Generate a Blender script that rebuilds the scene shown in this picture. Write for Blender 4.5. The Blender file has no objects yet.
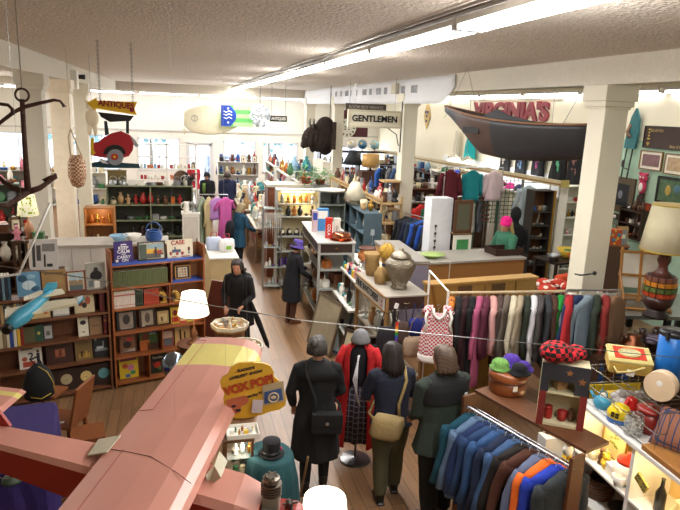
import bpy, math, random
from mathutils import Vector, Matrix, Euler
R = math.radians
sc = bpy.context.scene
COL = sc.collection
rnd = random.Random(7)
F = 615.0; PITCH = R(13.2); ROLL = R(2.3); YAW = R(14.8); H = 3.9
def _basis():
 fw = Vector((math.sin(YAW)*math.cos(PITCH), math.cos(YAW)*math.cos(PITCH), -math.sin(PITCH)))
 r0 = Vector((math.cos(YAW), -math.sin(YAW), 0))
 u0 = Vector((math.sin(YAW)*math.sin(PITCH), math.cos(YAW)*math.sin(PITCH), math.cos(PITCH)))
 c, s = math.cos(ROLL), math.sin(ROLL)
 return fw, c*r0+s*u0, -s*r0+c*u0
FW, RT, UP = _basis()
CAMP = Vector((0, 0, H))
def ray(x, y): return FW+RT*((x-340)/F)+UP*((255-y)/F)
def atz(x, y, z): d = ray(x, y); return CAMP+d*((z-H)/d.z)
def aty(x, y, Y): d = ray(x, y); return CAMP+d*(Y/d.y)
def atx(x, y, X): d = ray(x, y); return CAMP+d*(X/d.x)
cam = bpy.data.cameras.new('camera'); camo = bpy.data.objects.new('camera', cam); COL.objects.link(camo)
cam.sensor_width = 36; cam.lens = 36*F/680; cam.clip_start = 0.05; cam.clip_end = 200
mw = Matrix((RT, UP, -FW)).transposed().to_4x4(); mw.translation = CAMP; camo.matrix_world = mw
sc.camera = camo
def rgb(h):
 h = h.lstrip('#'); c = [int(h[i:i+2], 16)/255 for i in (0, 2, 4)]
 return tuple((v/12.92 if v <= .04045 else ((v+.055)/1.055)**2.4) for v in c)
_M = {}
def mat(col, rough=.6, metal=0, emit=0, var=.12, scale=8, bump=0, trans=0, alpha=1, kind=None, col2=None, bscale=None):
 key = (col, rough, metal, emit, var, scale, bump, trans, alpha, kind, col2, bscale)
 if key in _M: return _M[key]
 m = bpy.data.materials.new('m_'+str(len(_M))); m.use_nodes = True; nt = m.node_tree; N = nt.nodes; L = nt.links
 b = N['Principled BSDF']; c = rgb(col)
 b.inputs['Roughness'].default_value = rough; b.inputs['Metallic'].default_value = metal
 tc = N.new('ShaderNodeTexCoord'); ns = N.new('ShaderNodeTexNoise'); ns.inputs['Scale'].default_value = scale; ns.inputs['Detail'].default_value = 4
 L.new(tc.outputs['Object'], ns.inputs['Vector'])
 ramp = N.new('ShaderNodeMapRange'); ramp.inputs['To Min'].default_value = 1-var; ramp.inputs['To Max'].default_value = 1+var
 L.new(ns.outputs['Fac'], ramp.inputs['Value'])
 mul = N.new('ShaderNodeVectorMath'); mul.operation = 'SCALE'; L.new(ramp.outputs['Result'], mul.inputs['Scale'])
 src = None
 c2 = rgb(col2) if col2 else tuple(v*.6 for v in c)
 if kind == 'wood':
  mp = N.new('ShaderNodeMapping'); mp.inputs['Scale'].default_value = (14, 14, 1.2); L.new(tc.outputs['Object'], mp.inputs['Vector'])
  n2 = N.new('ShaderNodeTexNoise'); n2.inputs['Scale'].default_value = 2.5; n2.inputs['Detail'].default_value = 6; L.new(mp.outputs[0], n2.inputs['Vector'])
  mx = N.new('ShaderNodeMix'); mx.data_type = 'RGBA'; L.new(n2.outputs['Fac'], mx.inputs['Factor']); mx.inputs['A'].default_value = (*c2, 1); mx.inputs['B'].default_value = (*c, 1)
  src = mx.outputs['Result']
 elif kind in ('check', 'stripe', 'spots', 'plaid', 'weave'):
  if kind == 'check':
   t = N.new('ShaderNodeTexChecker'); t.inputs['Scale'].default_value = bscale or 30; L.new(tc.outputs['Object'], t.inputs['Vector']); fac = t.outputs['Fac']
  elif kind == 'stripe':
   t = N.new('ShaderNodeTexWave'); t.inputs['Scale'].default_value = bscale or 10; t.bands_direction = 'DIAGONAL'; L.new(tc.outputs['Object'], t.inputs['Vector']); fac = t.outputs['Fac']
  elif kind == 'weave':
   t = N.new('ShaderNodeTexWave'); t.inputs['Scale'].default_value = bscale or 12; t.bands_direction = 'Z'; t.inputs['Distortion'].default_value = 2; L.new(tc.outputs['Object'], t.inputs['Vector']); fac = t.outputs['Fac']
  elif kind == 'spots':
   t = N.new('ShaderNodeTexVoronoi'); t.inputs['Scale'].default_value = bscale or 12; L.new(tc.outputs['Object'], t.inputs['Vector'])
   g = N.new('ShaderNodeMath'); g.operation = 'GREATER_THAN'; g.inputs[1].default_value = .33; L.new(t.outputs['Distance'], g.inputs[0]); fac = g.outputs[0]
  else:
   w1 = N.new('ShaderNodeTexWave'); w1.inputs['Scale'].default_value = bscale or 4; w1.bands_direction = 'X'
   w2 = N.new('ShaderNodeTexWave'); w2.inputs['Scale'].default_value = bscale or 4; w2.bands_direction = 'Z'
   L.new(tc.outputs['Object'], w1.inputs['Vector']); L.new(tc.outputs['Object'], w2.inputs['Vector'])
   g1 = N.new('ShaderNodeMath'); g1.operation = 'MAXIMUM'; L.new(w1.outputs['Fac'], g1.inputs[0]); L.new(w2.outputs['Fac'], g1.inputs[1])
   g = N.new('ShaderNodeMath'); g.operation = 'LESS_THAN'; g.inputs[1].default_value = .9; L.new(g1.outputs[0], g.inputs[0]); fac = g.outputs[0]
  mx = N.new('ShaderNodeMix'); mx.data_type = 'RGBA'; L.new(fac, mx.inputs['Factor']); mx.inputs['A'].default_value = (*c2, 1); mx.inputs['B'].default_value = (*c, 1)
  src = mx.outputs['Result']
 elif kind == 'planks':
  mp = N.new('ShaderNodeMapping'); mp.inputs['Rotation'].default_value = (0, 0, R(90)); L.new(tc.outputs['Object'], mp.inputs['Vector'])
  bt = N.new('ShaderNodeTexBrick'); bt.inputs['Scale'].default_value = 1; bt.inputs['Brick Width'].default_value = 2.6; bt.inputs['Row Height'].default_value = .135
  bt.inputs['Mortar Size'].default_value = .004; bt.inputs['Color1'].default_value = (*c, 1); bt.inputs['Color2'].default_value = (*tuple(v*.72 for v in c), 1); bt.inputs['Mortar'].default_value = (*tuple(v*.35 for v in c), 1)
  L.new(mp.outputs[0], bt.inputs['Vector'])
  m2 = N.new('ShaderNodeMapping'); m2.inputs['Scale'].default_value = (9, .7, 1); L.new(tc.outputs['Object'], m2.inputs['Vector'])
  n2 = N.new('ShaderNodeTexNoise'); n2.inputs['Scale'].default_value = 3; n2.inputs['Detail'].default_value = 8; L.new(m2.outputs[0], n2.inputs['Vector'])
  r2 = N.new('ShaderNodeMapRange'); r2.inputs['To Min'].default_value = .62; r2.inputs['To Max'].default_value = 1.35; L.new(n2.outputs['Fac'], r2.inputs['Value'])
  s2 = N.new('ShaderNodeVectorMath'); s2.operation = 'SCALE'; L.new(bt.outputs['Color'], s2.inputs[0]); L.new(r2.outputs[0], s2.inputs['Scale'])
  src = s2.outputs[0]
 if src: L.new(src, mul.inputs[0])
 else: mul.inputs[0].default_value = c
 L.new(mul.outputs[0], b.inputs['Base Color'])
 if emit:
  b.inputs['Emission Strength'].default_value = emit
  if kind: L.new(mul.outputs[0], b.inputs['Emission Color'])
  else: b.inputs['Emission Color'].default_value = (*c, 1)
 if bump:
  bp = N.new('ShaderNodeBump'); bp.inputs['Strength'].default_value = bump; bp.inputs['Distance'].default_value = .05
  n3 = N.new('ShaderNodeTexNoise'); n3.inputs['Scale'].default_value = bscale or 25; n3.inputs['Detail'].default_value = 3
  L.new(tc.outputs['Object'], n3.inputs['Vector']); L.new(n3.outputs['Fac'], bp.inputs['Height']); L.new(bp.outputs[0], b.inputs['Normal'])
 if trans: b.inputs['Transmission Weight'].default_value = trans; b.inputs['IOR'].default_value = 1.3
 if alpha < 1: b.inputs['Alpha'].default_value = alpha
 _M[key] = m
 return m
def cloth(c, **k): k.setdefault('rough', .9); k.setdefault('var', .15); k.setdefault('scale', 5); return mat(c, **k)
def wood(c, **k): return mat(c, rough=k.pop('rough', .5), kind='wood', **k)
def metal(c, r=.3, **k): return mat(c, rough=r, metal=1, **k)
def glow(c, e): return mat(c, emit=e, var=0)
GLASS = mat('#e8f2f0', rough=.05, alpha=.18, var=0)
WHITEP = mat('#e9e6dc', rough=.55, var=.05)
def TR(loc=(0, 0, 0), rx=0, ry=0, rz=0, s=1):
 return Matrix.LocRotScale(Vector(loc), Euler((R(rx), R(ry), R(rz))), Vector((s, s, s)) if not hasattr(s, '__len__') else Vector(s))
class MB:
 def __init__(s): s.v = []; s.f = []; s.mi = []; s.T = Matrix.Identity(4); s.m = 0
 def _add(s, vs, fs, mi=None):
  n = len(s.v); s.v += [tuple(s.T @ Vector(p)) for p in vs]; s.f += [tuple(i+n for i in f) for f in fs]; s.mi += [s.m if mi is None else mi]*len(fs); return s
 def box(s, c, d, rz=0, mi=None, rx=0, ry=0, taper=1):
  M = TR(c, rx, ry, rz); x, y, z = d[0]/2, d[1]/2, d[2]/2; t = taper
  vs = [M @ Vector(p) for p in ((-x, -y, -z), (x, -y, -z), (x, y, -z), (-x, y, -z), (-x*t, -y*t, z), (x*t, -y*t, z), (x*t, y*t, z), (-x*t, y*t, z))]
  return s._add(vs, [(0, 3, 2, 1), (4, 5, 6, 7), (0, 1, 5, 4), (1, 2, 6, 5), (2, 3, 7, 6), (3, 0, 4, 7)], mi)
 def b2(s, x0, x1, y0, y1, z0, z1, mi=None): return s.box(((x0+x1)/2, (y0+y1)/2, (z0+z1)/2), (abs(x1-x0), abs(y1-y0), abs(z1-z0)), mi=mi)
 def loft(s, rings, cap=True, mi=None, closed=True):
  n = len(rings[0]); vs = [p for r in rings for p in r]; fs = []
  for i in range(len(rings)-1):
   for j in range(n if closed else n-1):
    a = i*n+j; b = i*n+(j+1) % n; fs.append((a, b, b+n, a+n))
  k = len(fs)
  if cap: fs += [tuple(range(n))[::-1], tuple(range((len(rings)-1)*n, len(rings)*n))]
  if isinstance(mi, list):
   n0 = len(s.mi); s._add(vs, fs, 0)
   for i in range(len(rings)-1):
    for j in range(n if closed else n-1): s.mi[n0+i*(n if closed else n-1)+j] = mi[i]
   return s
  return s._add(vs, fs, mi)
 def lathe(s, prof, n=20, c=(0, 0, 0), mi=None, M=None):
  M = (M or Matrix.Identity(4)); C = Vector(c)
  return s.loft([[C+M @ Vector((r*math.cos(2*math.pi*j/n), r*math.sin(2*math.pi*j/n), z)) for j in range(n)] for r, z in prof], mi=mi)
 def tube(s, pts, r, n=8, mi=None, flat=1):
  pts = [Vector(p) for p in pts]; rr = r if hasattr(r, '__len__') else [r]*len(pts); rings = []
  ref = Vector((0, 0, 1)); d0 = (pts[-1]-pts[0])
  if d0.length < 1e-6: d0 = pts[1]-pts[0]
  if abs(d0.normalized().z) > .9: ref = Vector((0, 1, 0))
  for i, p in enumerate(pts):
   d = (pts[min(i+1, len(pts)-1)]-pts[max(i-1, 0)]); d = d.normalized() if d.length > 1e-9 else Vector((0, 0, 1))
   a = d.cross(ref)
   if a.length < .05: a = d.cross(Vector((1, 0, 0)))
   a.normalize(); b = a.cross(d)
   rings.append([p+(a*math.cos(2*math.pi*j/n)+b*math.sin(2*math.pi*j/n)*flat)*rr[i] for j in range(n)])
  return s.loft(rings, mi=mi)
 def sph(s, c, r, n=14, m=9, mi=None):
  r = r if hasattr(r, '__len__') else (r, r, r); C = Vector(c); rings = []
  for i in range(m+1):
   t = math.pi*(i/m-.5); q = max(math.cos(t), .02)
   rings.append([C+Vector((r[0]*q*math.cos(2*math.pi*j/n), r[1]*q*math.sin(2*math.pi*j/n), r[2]*math.sin(t))) for j in range(n)])
  return s.loft(rings, mi=mi)
 def prism(s, out, t, M=None, mi=None):    
  M = M or Matrix.Identity(4); n = len(out)
  vs = [M @ Vector((x, -t/2, z)) for x, z in out]+[M @ Vector((x, t/2, z)) for x, z in out]
  fs = [tuple(range(n)), tuple(range(n, 2*n))[::-1]]+[(i, i+n, (i+1) % n+n, (i+1) % n) for i in range(n)]
  return s._add(vs, fs, mi)
 def ring(s, c, R_, r, n=20, M=None, mi=None):
  M = M or Matrix.Identity(4); C = Vector(c); rings = []
  for i in range(n+1):
   a = 2*math.pi*i/n
   rings.append([C+M @ Vector(((R_+r*math.cos(2*math.pi*j/6))*math.cos(a), (R_+r*math.cos(2*math.pi*j/6))*math.sin(a), r*math.sin(2*math.pi*j/6))) for j in range(6)])
  return s.loft(rings, cap=False, mi=mi)
 def build(s, name, m, parent=None, loc=None, rz=0, smooth=False, bevel=0, sub=0, rem=0, rot=None):
  me = bpy.data.meshes.new(name); me.from_pydata(s.v, [], s.f); ms = m if isinstance(m, (list, tuple)) else [m]
  for x in ms: me.materials.append(x)
  if len(ms) > 1: me.polygons.foreach_set('material_index', [min(i, len(ms)-1) for i in s.mi])
  if smooth: me.polygons.foreach_set('use_smooth', [True]*len(me.polygons))
  me.validate(); me.update()
  o = bpy.data.objects.new(name, me); COL.objects.link(o)
  if parent: o.parent = parent
  if loc is not None: o.location = loc
  if rz: o.rotation_euler.z = R(rz)
  if rot: o.rotation_euler = Euler([R(a) for a in rot])
  if rem: q = o.modifiers.new('remesh', 'REMESH'); q.mode = 'VOXEL'; q.voxel_size = rem; q.use_smooth_shade = True; q2 = o.modifiers.new('sm', 'SMOOTH'); q2.iterations = 3; q2.factor = .5
  if bevel: q = o.modifiers.new('bevel', 'BEVEL'); q.width = bevel; q.segments = 2; q.limit_method = 'ANGLE'
  if sub: q = o.modifiers.new('sub', 'SUBSURF'); q.levels = sub; q.render_levels = sub
  return o
USED = {}
def tag(o, label, cat, group=None, kind=None):
 if len(label.split()) > 16: print('LONG', label)
 k = label.lower()
 if k in USED and USED[k] != (group or id(o)): print('DUPLABEL', label)
 USED[k] = group or id(o)
 o['label'] = label; o['category'] = cat
 if group: o['group'] = group
 if kind: o['kind'] = kind
 return o
def thing(name, label, cat, loc=(0, 0, 0), rz=0, group=None, rot=None):
 o = bpy.data.objects.new(name, None); o.empty_display_size = .1; COL.objects.link(o); o.location = loc; o.rotation_euler = (0, 0, R(rz))
 if rot: o.rotation_euler = Euler([R(a) for a in rot])
 return tag(o, label, cat, group)
def struct(o): o['kind'] = 'structure'; return o
def copy_tree(o, parent=None):
 c = o.copy(); COL.objects.link(c)
 if parent: c.parent = parent; c.matrix_parent_inverse = o.matrix_parent_inverse
 for ch in [q for q in list(COL.objects) if q.parent == o]: copy_tree(ch, c)
 return c
TEXTS = []
def text(body, size, m, parent, loc, rot=(90, 0, 0), ext=.003, name='lettering', sx=1, bold=0, align='CENTER'):
 cu = bpy.data.curves.new(name, 'FONT'); cu.body = body; cu.size = size; cu.extrude = ext; cu.align_x = align; cu.align_y = 'CENTER'; cu.offset = bold
 cu.materials.append(m); o = bpy.data.objects.new(name, cu); COL.objects.link(o)
 if parent: o.parent = parent
 o.location = loc; o.rotation_euler = Euler([R(a) for a in rot]); o.scale = (sx, 1, 1)
 TEXTS.append(o); return o
def area(loc, rot, sx, sy, power, col=(1, 1, 1)):
 l = bpy.data.lights.new('lamp_light', 'AREA'); l.shape = 'RECTANGLE'; l.size = sx; l.size_y = sy; l.energy = power; l.color = col
 o = bpy.data.objects.new('lamp_light', l); COL.objects.link(o); o.location = loc; o.rotation_euler = Euler([R(a) for a in rot]); return o
def point(loc, power, col=(1, .82, .55), r=.05):
 l = bpy.data.lights.new('bulb_or_fill_light', 'POINT'); l.energy = power; l.color = col; l.shadow_soft_size = r
 o = bpy.data.objects.new('bulb_or_fill_light', l); COL.objects.link(o); o.location = loc; return o
sc.view_settings.view_transform = 'Standard'; sc.view_settings.look = 'None'; sc.view_settings.gamma = 1; sc.view_settings.exposure = .2
try: sc.view_settings.use_curve_mapping = False
except Exception: pass
w = bpy.data.worlds.new('world'); sc.world = w; w.use_nodes = True
bg = w.node_tree.nodes['Background']; bg.inputs[0].default_value = (.75, .87, 1, 1); bg.inputs[1].default_value = 4
XL, XR, YB, ZC = -8.5, 9.0, 28.0, 4.69
FLOOR = mat('#8f6c4c', rough=.38, kind='planks', var=.1, scale=1.5)
CEIL = mat('#e3d8cb', rough=.95, var=.55, scale=50, bump=1.0, bscale=30)  # strong colour speckle stands in for shading on the popcorn bumps
CREAM = mat('#ebe3cc', rough=.8, var=.03, scale=2)
MINT = mat('#a9c9b2', rough=.8, var=.04, scale=2)
BEAMW = mat('#d9d3c4', rough=.85, var=.06, scale=18, bump=.5, bscale=22)
POST = mat('#e2dcc8', rough=.6, var=.05, scale=4)
struct(MB().b2(XL-.2, XR+.2, -4, YB+.2, -.15, 0).build('floor', FLOOR))
struct(MB().b2(XL-.2, XR+.2, -4, YB+.2, ZC, ZC+.15).build('ceiling', CEIL))
struct(MB().b2(XL-.2, XL, -4, YB, 0, ZC).build('wall_left', CREAM))
struct(MB().b2(XL, XR, -4.2, -4, 0, ZC).build('wall_front', CREAM))
wr = MB(); wr.b2(XR, XR+.2, -4, YB, 0, ZC, mi=0); wr.b2(XR-.02, XR, -4, 12.9, 0, 3.55, mi=1)
struct(wr.build('wall_right', [CREAM, MINT]))
struct(MB().b2(XR-.08, XR-.02, 12.9, 13.05, 1.6, 3.75).build('trim_1', wood('#7d5a35')))
opn = [(-7.9, -4.9, 1.05, 2.55), (-4.5, -2.5, 1.05, 2.55), (-1.75, 0.0, 1.05, 2.45), (.26, 1.42, .02, 2.32), (1.85, 3.3, 1.0, 2.4), (3.6, 5.2, 1.0, 2.4), (5.6, 8.6, 1.0, 2.3)]
bw = MB(); x = XL
for (a, b, c, d) in opn:
 bw.b2(x, a, YB, YB+.2, 0, ZC); bw.b2(a, b, YB, YB+.2, d, ZC);
 if c > .1: bw.b2(a, b, YB, YB+.2, 0, c)
 x = b
bw.b2(x, XR, YB, YB+.2, 0, ZC)
struct(bw.build('wall_back', mat('#efece4', rough=.8, var=.03)))
TRIMM = mat('#dcdde0', rough=.6, var=.03)
n = 0
for i, (a, b, c, d) in enumerate(opn):
 fr = MB(); t = .06
 fr.b2(a, a+t, YB-.03, YB+.1, c, d); fr.b2(b-t, b, YB-.03, YB+.1, c, d); fr.b2(a, b, YB-.03, YB+.1, d-t, d); fr.b2(a, b, YB-.03, YB+.1, c, c+t)
 if c > .1:
  n += 1; m = (a+b)/2; fr.b2(m-.02, m+.02, YB, YB+.08, c, d)
  o = struct(fr.build('window_%d' % n, TRIMM)); MB().b2(a, b, YB+.05, YB+.06, c, d).build('pane', GLASS, o)
 else:
  fr.b2(a+.06, a+.16, YB, YB+.06, c, d); fr.b2(b-.16, b-.06, YB, YB+.06, c, d); fr.b2(a, b, YB, YB+.06, c, .3); fr.b2(a, b, YB, YB+.06, d-.16, d)
  o = struct(fr.build('door_1', TRIMM)); MB().b2(a+.1, b-.1, YB+.03, YB+.035, .3, d-.1).build('pane', GLASS, o)
  MB().box((a+.12, YB-.04, 1.05), (.03, .05, .25)).build('door_handle', metal('#aaaaaa'), o)
struct(MB().b2(XL, XR, YB-.05, YB, 2.74, 2.80).build('trim_2', mat('#c9c7c2', rough=.6)))
struct(MB().b2(XL, XR, 26.7, YB, 4.36, ZC).build('trim_3', CEIL))
out = MB().b2(-30, 40, 28.3, 70, -.3, -.1).build('pavement', mat('#c9c9cc', rough=.9)); struct(out)
for k, (px, hh) in enumerate([(151, 4.6), (90, 3.6), (268, 4.2)]):
 p = aty(px, 170, 36); t = thing('street_tree', ['leafy bluish tree outside the window beside the shop door', 'leafy tree outside behind the painted car sign', 'leafy tree outside the window behind the bison head side'][k], 'tree', (p.x, 36, -.1))
 MB().tube([(0, 0, 0), (.05, 0, 1.4), (0, 0, 2.4)], [.12, .09, .05]).build('trunk', wood('#6b5442'), t)
 lf = MB()
 for i in range(130):
  a, b, c = rnd.gauss(0, .75), rnd.gauss(0, .6), rnd.gauss(hh*.65, .5); s = rnd.uniform(.08, .2)
  lf._add([(a-s, b, c), (a, b+s*.5, c+s), (a+s, b, c), (a, b-s*.3, c-s)], [(0, 1, 2, 3)])
 lf.build('foliage', mat('#4f8f9a', rough=.8, var=.4), t)
c = thing('parked_car', 'dark blue car parked outside the shop door', 'car', (2.2, 34, -.1), 90)
cb = MB(); cb.prism([(-2.1, .3), (2.1, .3), (2.15, .8), (1.2, .95), (.7, 1.45), (-1, 1.45), (-1.6, .95), (-2.1, .9)], 1.7); cb.build('body', mat('#35537c', rough=.3), c, bevel=.05)
for sx in (-1.3, 1.3):
 for sy in (-.8, .8): MB().lathe([(.01, -.1), (.32, -.1), (.32, .1), (.01, .1)], 16, M=TR(rx=90)).build('wheel', mat('#222222'), c, loc=(sx, sy, .32))
def ylabel(i, w): return w[i]
for nm, x0, x1, ob in (('beam_right', 5.2, 5.5, 4.35), ('beam_left', -2.76, -2.4, 4.33)):
 b = MB(); b.b2(x0, x1, -3.9, 26.69, ob, ZC); struct(b.build('trim_4' if nm == 'beam_right' else 'trim_5', BEAMW))
def column(name, label, x, y, w=.36, top=4.33, m=POST):
 t = thing(name, label, 'column', (x, y, 0)); t['kind'] = 'structure'
 MB().b2(-w/2, w/2, -w/2, w/2, 0, top-.22).build('shaft', m, t, bevel=.01)
 c = MB(); h = w/2
 for z0, z1, e in ((top-.30, top-.27, .02), (top-.27, top-.2, .045), (top-.2, top, .07)): c.b2(-h-e, h+e, -h-e, h+e, z0, z1)
 c.build('capital', m, t, bevel=.008)
 MB().b2(-h-.02, h+.02, -h-.02, h+.02, 0, .12).build('plinth', m, t)
 return t
column('support_column', 'cream square column between the long clothes rail and mint wall', 5.38, 7.07, .34, 4.35)
column('support_column', 'cream square column holding the white gentlemen bracket sign', 5.38, 14.4, .34, 4.35)
column('support_column', 'cream square column just right of the bison head', 5.38, 21.4, .34, 4.35)
column('support_column', 'farthest cream square column left of the bison head', 5.38, 26.3, .38, 4.35)
column('support_column', 'cracked grey white column in front, behind the hanging anchor', -2.58, 12.6, .36, m=mat('#cfcabb', rough=.75, var=.12, scale=3))
column('support_column', 'warm lit cream column between anchor and red car sign', -2.58, 15.4, .40, m=mat('#efe3cc', rough=.6))  # warm lamplight on this shaft is put into its base colour
column('support_column', 'narrow white column beside the hanging woven basket', -2.58, 18.4, .34)
TUBE = glow('#ffffff', 11)
def fixture(label, loc, L, rz=0, rot=None, ntube=2, grp=None, power=55, wall=False):
 t = thing('fluorescent_fixture', label, 'ceiling light', loc, rz, grp)
 hw = .14 if ntube > 1 else .07; MB().b2(-hw, hw, 0, L, -.03, .03).build('housing', mat('#eeeeea', rough=.4), t)
 for k in range(ntube):
  xx = (k-(ntube-1)/2)*.15
  MB().tube([(xx, .03, -.055), (xx, L-.03, -.055)], .025, 8).build('tube', TUBE, t)
 for e in (.02, L-.02): MB().b2(-hw, hw, e-.02, e+.02, -.075, -.03).build('end_cap', mat('#dddddd'), t)
 return t
ys = [2.6+i*2.42 for i in range(10)]+[.18, -2.24]  # last two strips are unseen, added to brighten the foreground
nth = ['nearest', 'second', 'third', 'fourth', 'fifth', 'sixth', 'seventh', 'eighth', 'ninth', 'farthest']
for i, y in enumerate(ys):
 xx = 2.36
 fixture('white fluorescent ceiling strip, the %s along the middle of the ceiling' % (nth+['added one overhead', 'added one behind the viewer'])[i], (xx, y, ZC-.03), 2.38)
 area((xx, y+1.2, ZC-.16), (0, 0, 0), .25, 2.2, 62 if 0 < i < 10 else 48 if i == 0 else 22, (1, .98, .95))
 if i % 2 == 0: point((xx, y+1.2, ZC-.45), 42, (1, .97, .93), .15)  # added fill below the strips to brighten the ceiling, no bulb here
cd = MB(); cd.tube([(2.1, 1.5, ZC-.03), (2.1, 9, ZC-.03), (2.14, 9.5, ZC-.04), (2.08, 15, ZC-.03), (2.1, 26.5, ZC-.03)], .022, 6); cd.tube([(2.0, 3, ZC-.02), (2.04, 12, ZC-.02), (2.06, 22, ZC-.02)], .01, 5)
tag(cd.build('ceiling_conduit', metal('#8c857c', .5)), 'grey metal conduit running along the ceiling beside the light strips', 'pipe')
for i, y in enumerate([5.2, 7.7, 10.2, 12.7, 15.2, 17.7, 20.2, 22.7]):
 f = fixture('slim fluorescent strip high on the right wall, %s of that row' % nth[i], (XR-.11, y, 4.54), 2.4, ntube=1)
 area((XR-1.0, y+1.2, 4.5), (0, 0, 0), .2, 2.2, 17, (1, .97, .9))
for i, xx in enumerate([-1.7, .75, 3.15, 5.6]):
 t = fixture(['short fluorescent strip high on the back wall over the red car sign side', 'fluorescent strip on the back wall above the shop door', 'fluorescent strip on the back wall above the green towel', 'rightmost fluorescent strip high on the back wall'][i], (xx, 26.6, 4.33), 2.3, -90*-1, ntube=1)
 t.rotation_euler.z = R(90)
 area((xx-1.1, 26.5, 4.2), (20, 0, 0), 2.2, .2, 14, (1, 1, 1))
for i, y in enumerate([9.5, 13.0, 17, 21]):
 fixture(['fluorescent strip above the left aisle behind the iron anchor', 'second fluorescent strip above the left aisle', 'third fluorescent strip above the left aisle', 'farthest fluorescent strip above the left aisle'][i], (-5.2, y, 4.3), 2.4)
 point((-5.2, y+1.2, 3.9), 30, (1, .97, .93), .15)  # added fill under the left strips, not a separate bulb
 area((-5.2, y+1.2, 4.15), (0, 0, 0), .3, 2.2, 80, (1, .96, .9))
for (a, b, c, d) in opn:
 area(((a+b)/2, YB-.1, (c+d)/2), (-90, 0, 0), b-a, d-c, 28*(b-a), (.85, .93, 1))
for px, py, Y in ((76, 79, 15.5), (119, 87, 26)):
 p = atx(px, py, -2.4); t = thing('spotlight', 'small black spotlight on the left beam, %s' % ('the nearer one' if px < 90 else 'the farther one'), 'light', (-2.4, p.y, 4.45))
 MB().b2(0, .04, -.03, .03, -.04, .04).build('mount', mat('#222222'), t)
 MB().lathe([(.03, 0), (.05, .02), (.06, .16), (.05, .17)], 12, M=TR(ry=90)).build('lamp_head', mat('#1c1c1c', rough=.4), t, loc=(.04, 0, 0))
p = atx(71, 76, -2.4); tag(MB().b2(-2.4, -2.26, p.y-.14, p.y+.14, 4.15, 4.56).build('junction_box', WHITEP), 'cream junction box on the left beam beside a black spotlight', 'electrical box')
p = atx(397, 82, 5.15); tag(MB().b2(5.06, 5.15, p.y-.16, p.y+.16, 4.35, 4.6).build('speaker_box', mat('#c9c0a8')), 'small beige box fixed on the white banner near its end', 'electrical box')
bn = MB(); y0, y1 = 11.4, 26.5; rings = []
def bz(y): return 4.12 if y > 12.2 else 4.12+(12.2-y)**2*.5
N_ = 60
vs = []; fs = []
for i in range(N_+1):
 y = y0+(y1-y0)*i/N_
 for k in range(7):
  z = 4.66+(bz(y)-4.66)*k/6; xo = 5.17+.012*math.sin(y*3+k)*k/6; vs.append((xo, y, z))
for i in range(N_):
 for k in range(6): a = i*7+k; fs.append((a, a+1, a+8, a+7))
bn._add(vs, fs); o = bn.build('paper_banner', mat('#e4e6ea', rough=.7, var=.05, scale=3), smooth=True); q = o.modifiers.new('s', 'SOLIDIFY'); q.thickness = .006
tag(o, 'long white paper banner covering the right beam with faint grey characters', 'banner')
mk = MB()
for i, wd in enumerate([1, 2, 2, 3, 1, 1, 3, 2, 3, 2, 2, 2, 3]):
 y = 21.6-i*.66
 if 1:
  for k in range(wd):
   yy = y-.14*k; mk.b2(5.148, 5.156, yy-.045, yy+.045, 4.36, 4.38); mk.b2(5.148, 5.156, yy-.045, yy+.045, 4.5, 4.52); mk.b2(5.148, 5.156, yy+.03, yy+.045, 4.38, 4.5); mk.b2(5.148, 5.156, yy-.045, yy-.03, 4.36, 4.5)
q = mk.build('printed_characters', mat('#8d9096'), o); q['kind'] = 'stuff'
def hexmix(a, f):
 c = [int(a[1+i:3+i], 16) for i in (0, 2, 4)]
 return '#%02x%02x%02x' % tuple(max(0, min(255, int(v*f))) for v in c)
def it_mug(b, s): b.lathe([(.001, 0), (.038*s, 0), (.042*s, .09*s), (.034*s, .09*s), (.033*s, .012*s), (.001, .012*s)], 12); b.tube([(.04*s, 0, .075*s), (.07*s, 0, .07*s), (.07*s, 0, .03*s), (.038*s, 0, .02*s)], .006*s, 5)
def it_bottle(b, s): b.lathe([(.001, 0), (.035*s, 0), (.037*s, .13*s), (.014*s, .18*s), (.012*s, .23*s), (.016*s, .24*s), (.001, .24*s)], 12)
def it_vase(b, s): b.lathe([(.001, 0), (.04*s, 0), (.07*s, .08*s), (.06*s, .15*s), (.025*s, .2*s), (.04*s, .24*s), (.034*s, .24*s), (.02*s, .2*s), (.001, .18*s)], 14)
def it_bowl(b, s): b.lathe([(.001, 0), (.04*s, 0), (.05*s, .015*s), (.1*s, .07*s), (.095*s, .07*s), (.045*s, .02*s), (.001, .018*s)], 16)
def it_plate(b, s):
 M = TR((0, 0, .12*s), rx=75); b.lathe([(.001, 0), (.07*s, 0), (.12*s, .015*s), (.12*s, .02*s), (.07*s, .008*s), (.001, .008*s)], 18, M=M); b.box((0, .03*s, .02*s), (.06*s, .05*s, .04*s))
def it_box(b, s): b.box((0, 0, .05*s), (.14*s, .1*s, .1*s)); b.box((0, 0, .105*s), (.145*s, .105*s, .012*s)); b.box((0, -.052*s, .06*s), (.02*s, .01*s, .02*s))
def it_teapot(b, s): b.lathe([(.001, 0), (.045*s, 0), (.075*s, .05*s), (.06*s, .1*s), (.03*s, .115*s), (.012*s, .12*s), (.014*s, .14*s), (.001, .145*s)], 14); b.tube([(.06*s, 0, .04*s), (.1*s, 0, .07*s), (.12*s, 0, .11*s)], [.016*s, .011*s, .008*s], 6); b.tube([(-.06*s, 0, .09*s), (-.11*s, 0, .085*s), (-.11*s, 0, .035*s), (-.065*s, 0, .03*s)], .007*s, 5)
def it_jar(b, s): b.lathe([(.001, 0), (.04*s, 0), (.043*s, .01*s), (.043*s, .1*s), (.035*s, .115*s), (.04*s, .116*s), (.04*s, .135*s), (.001, .137*s)], 12)
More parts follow.
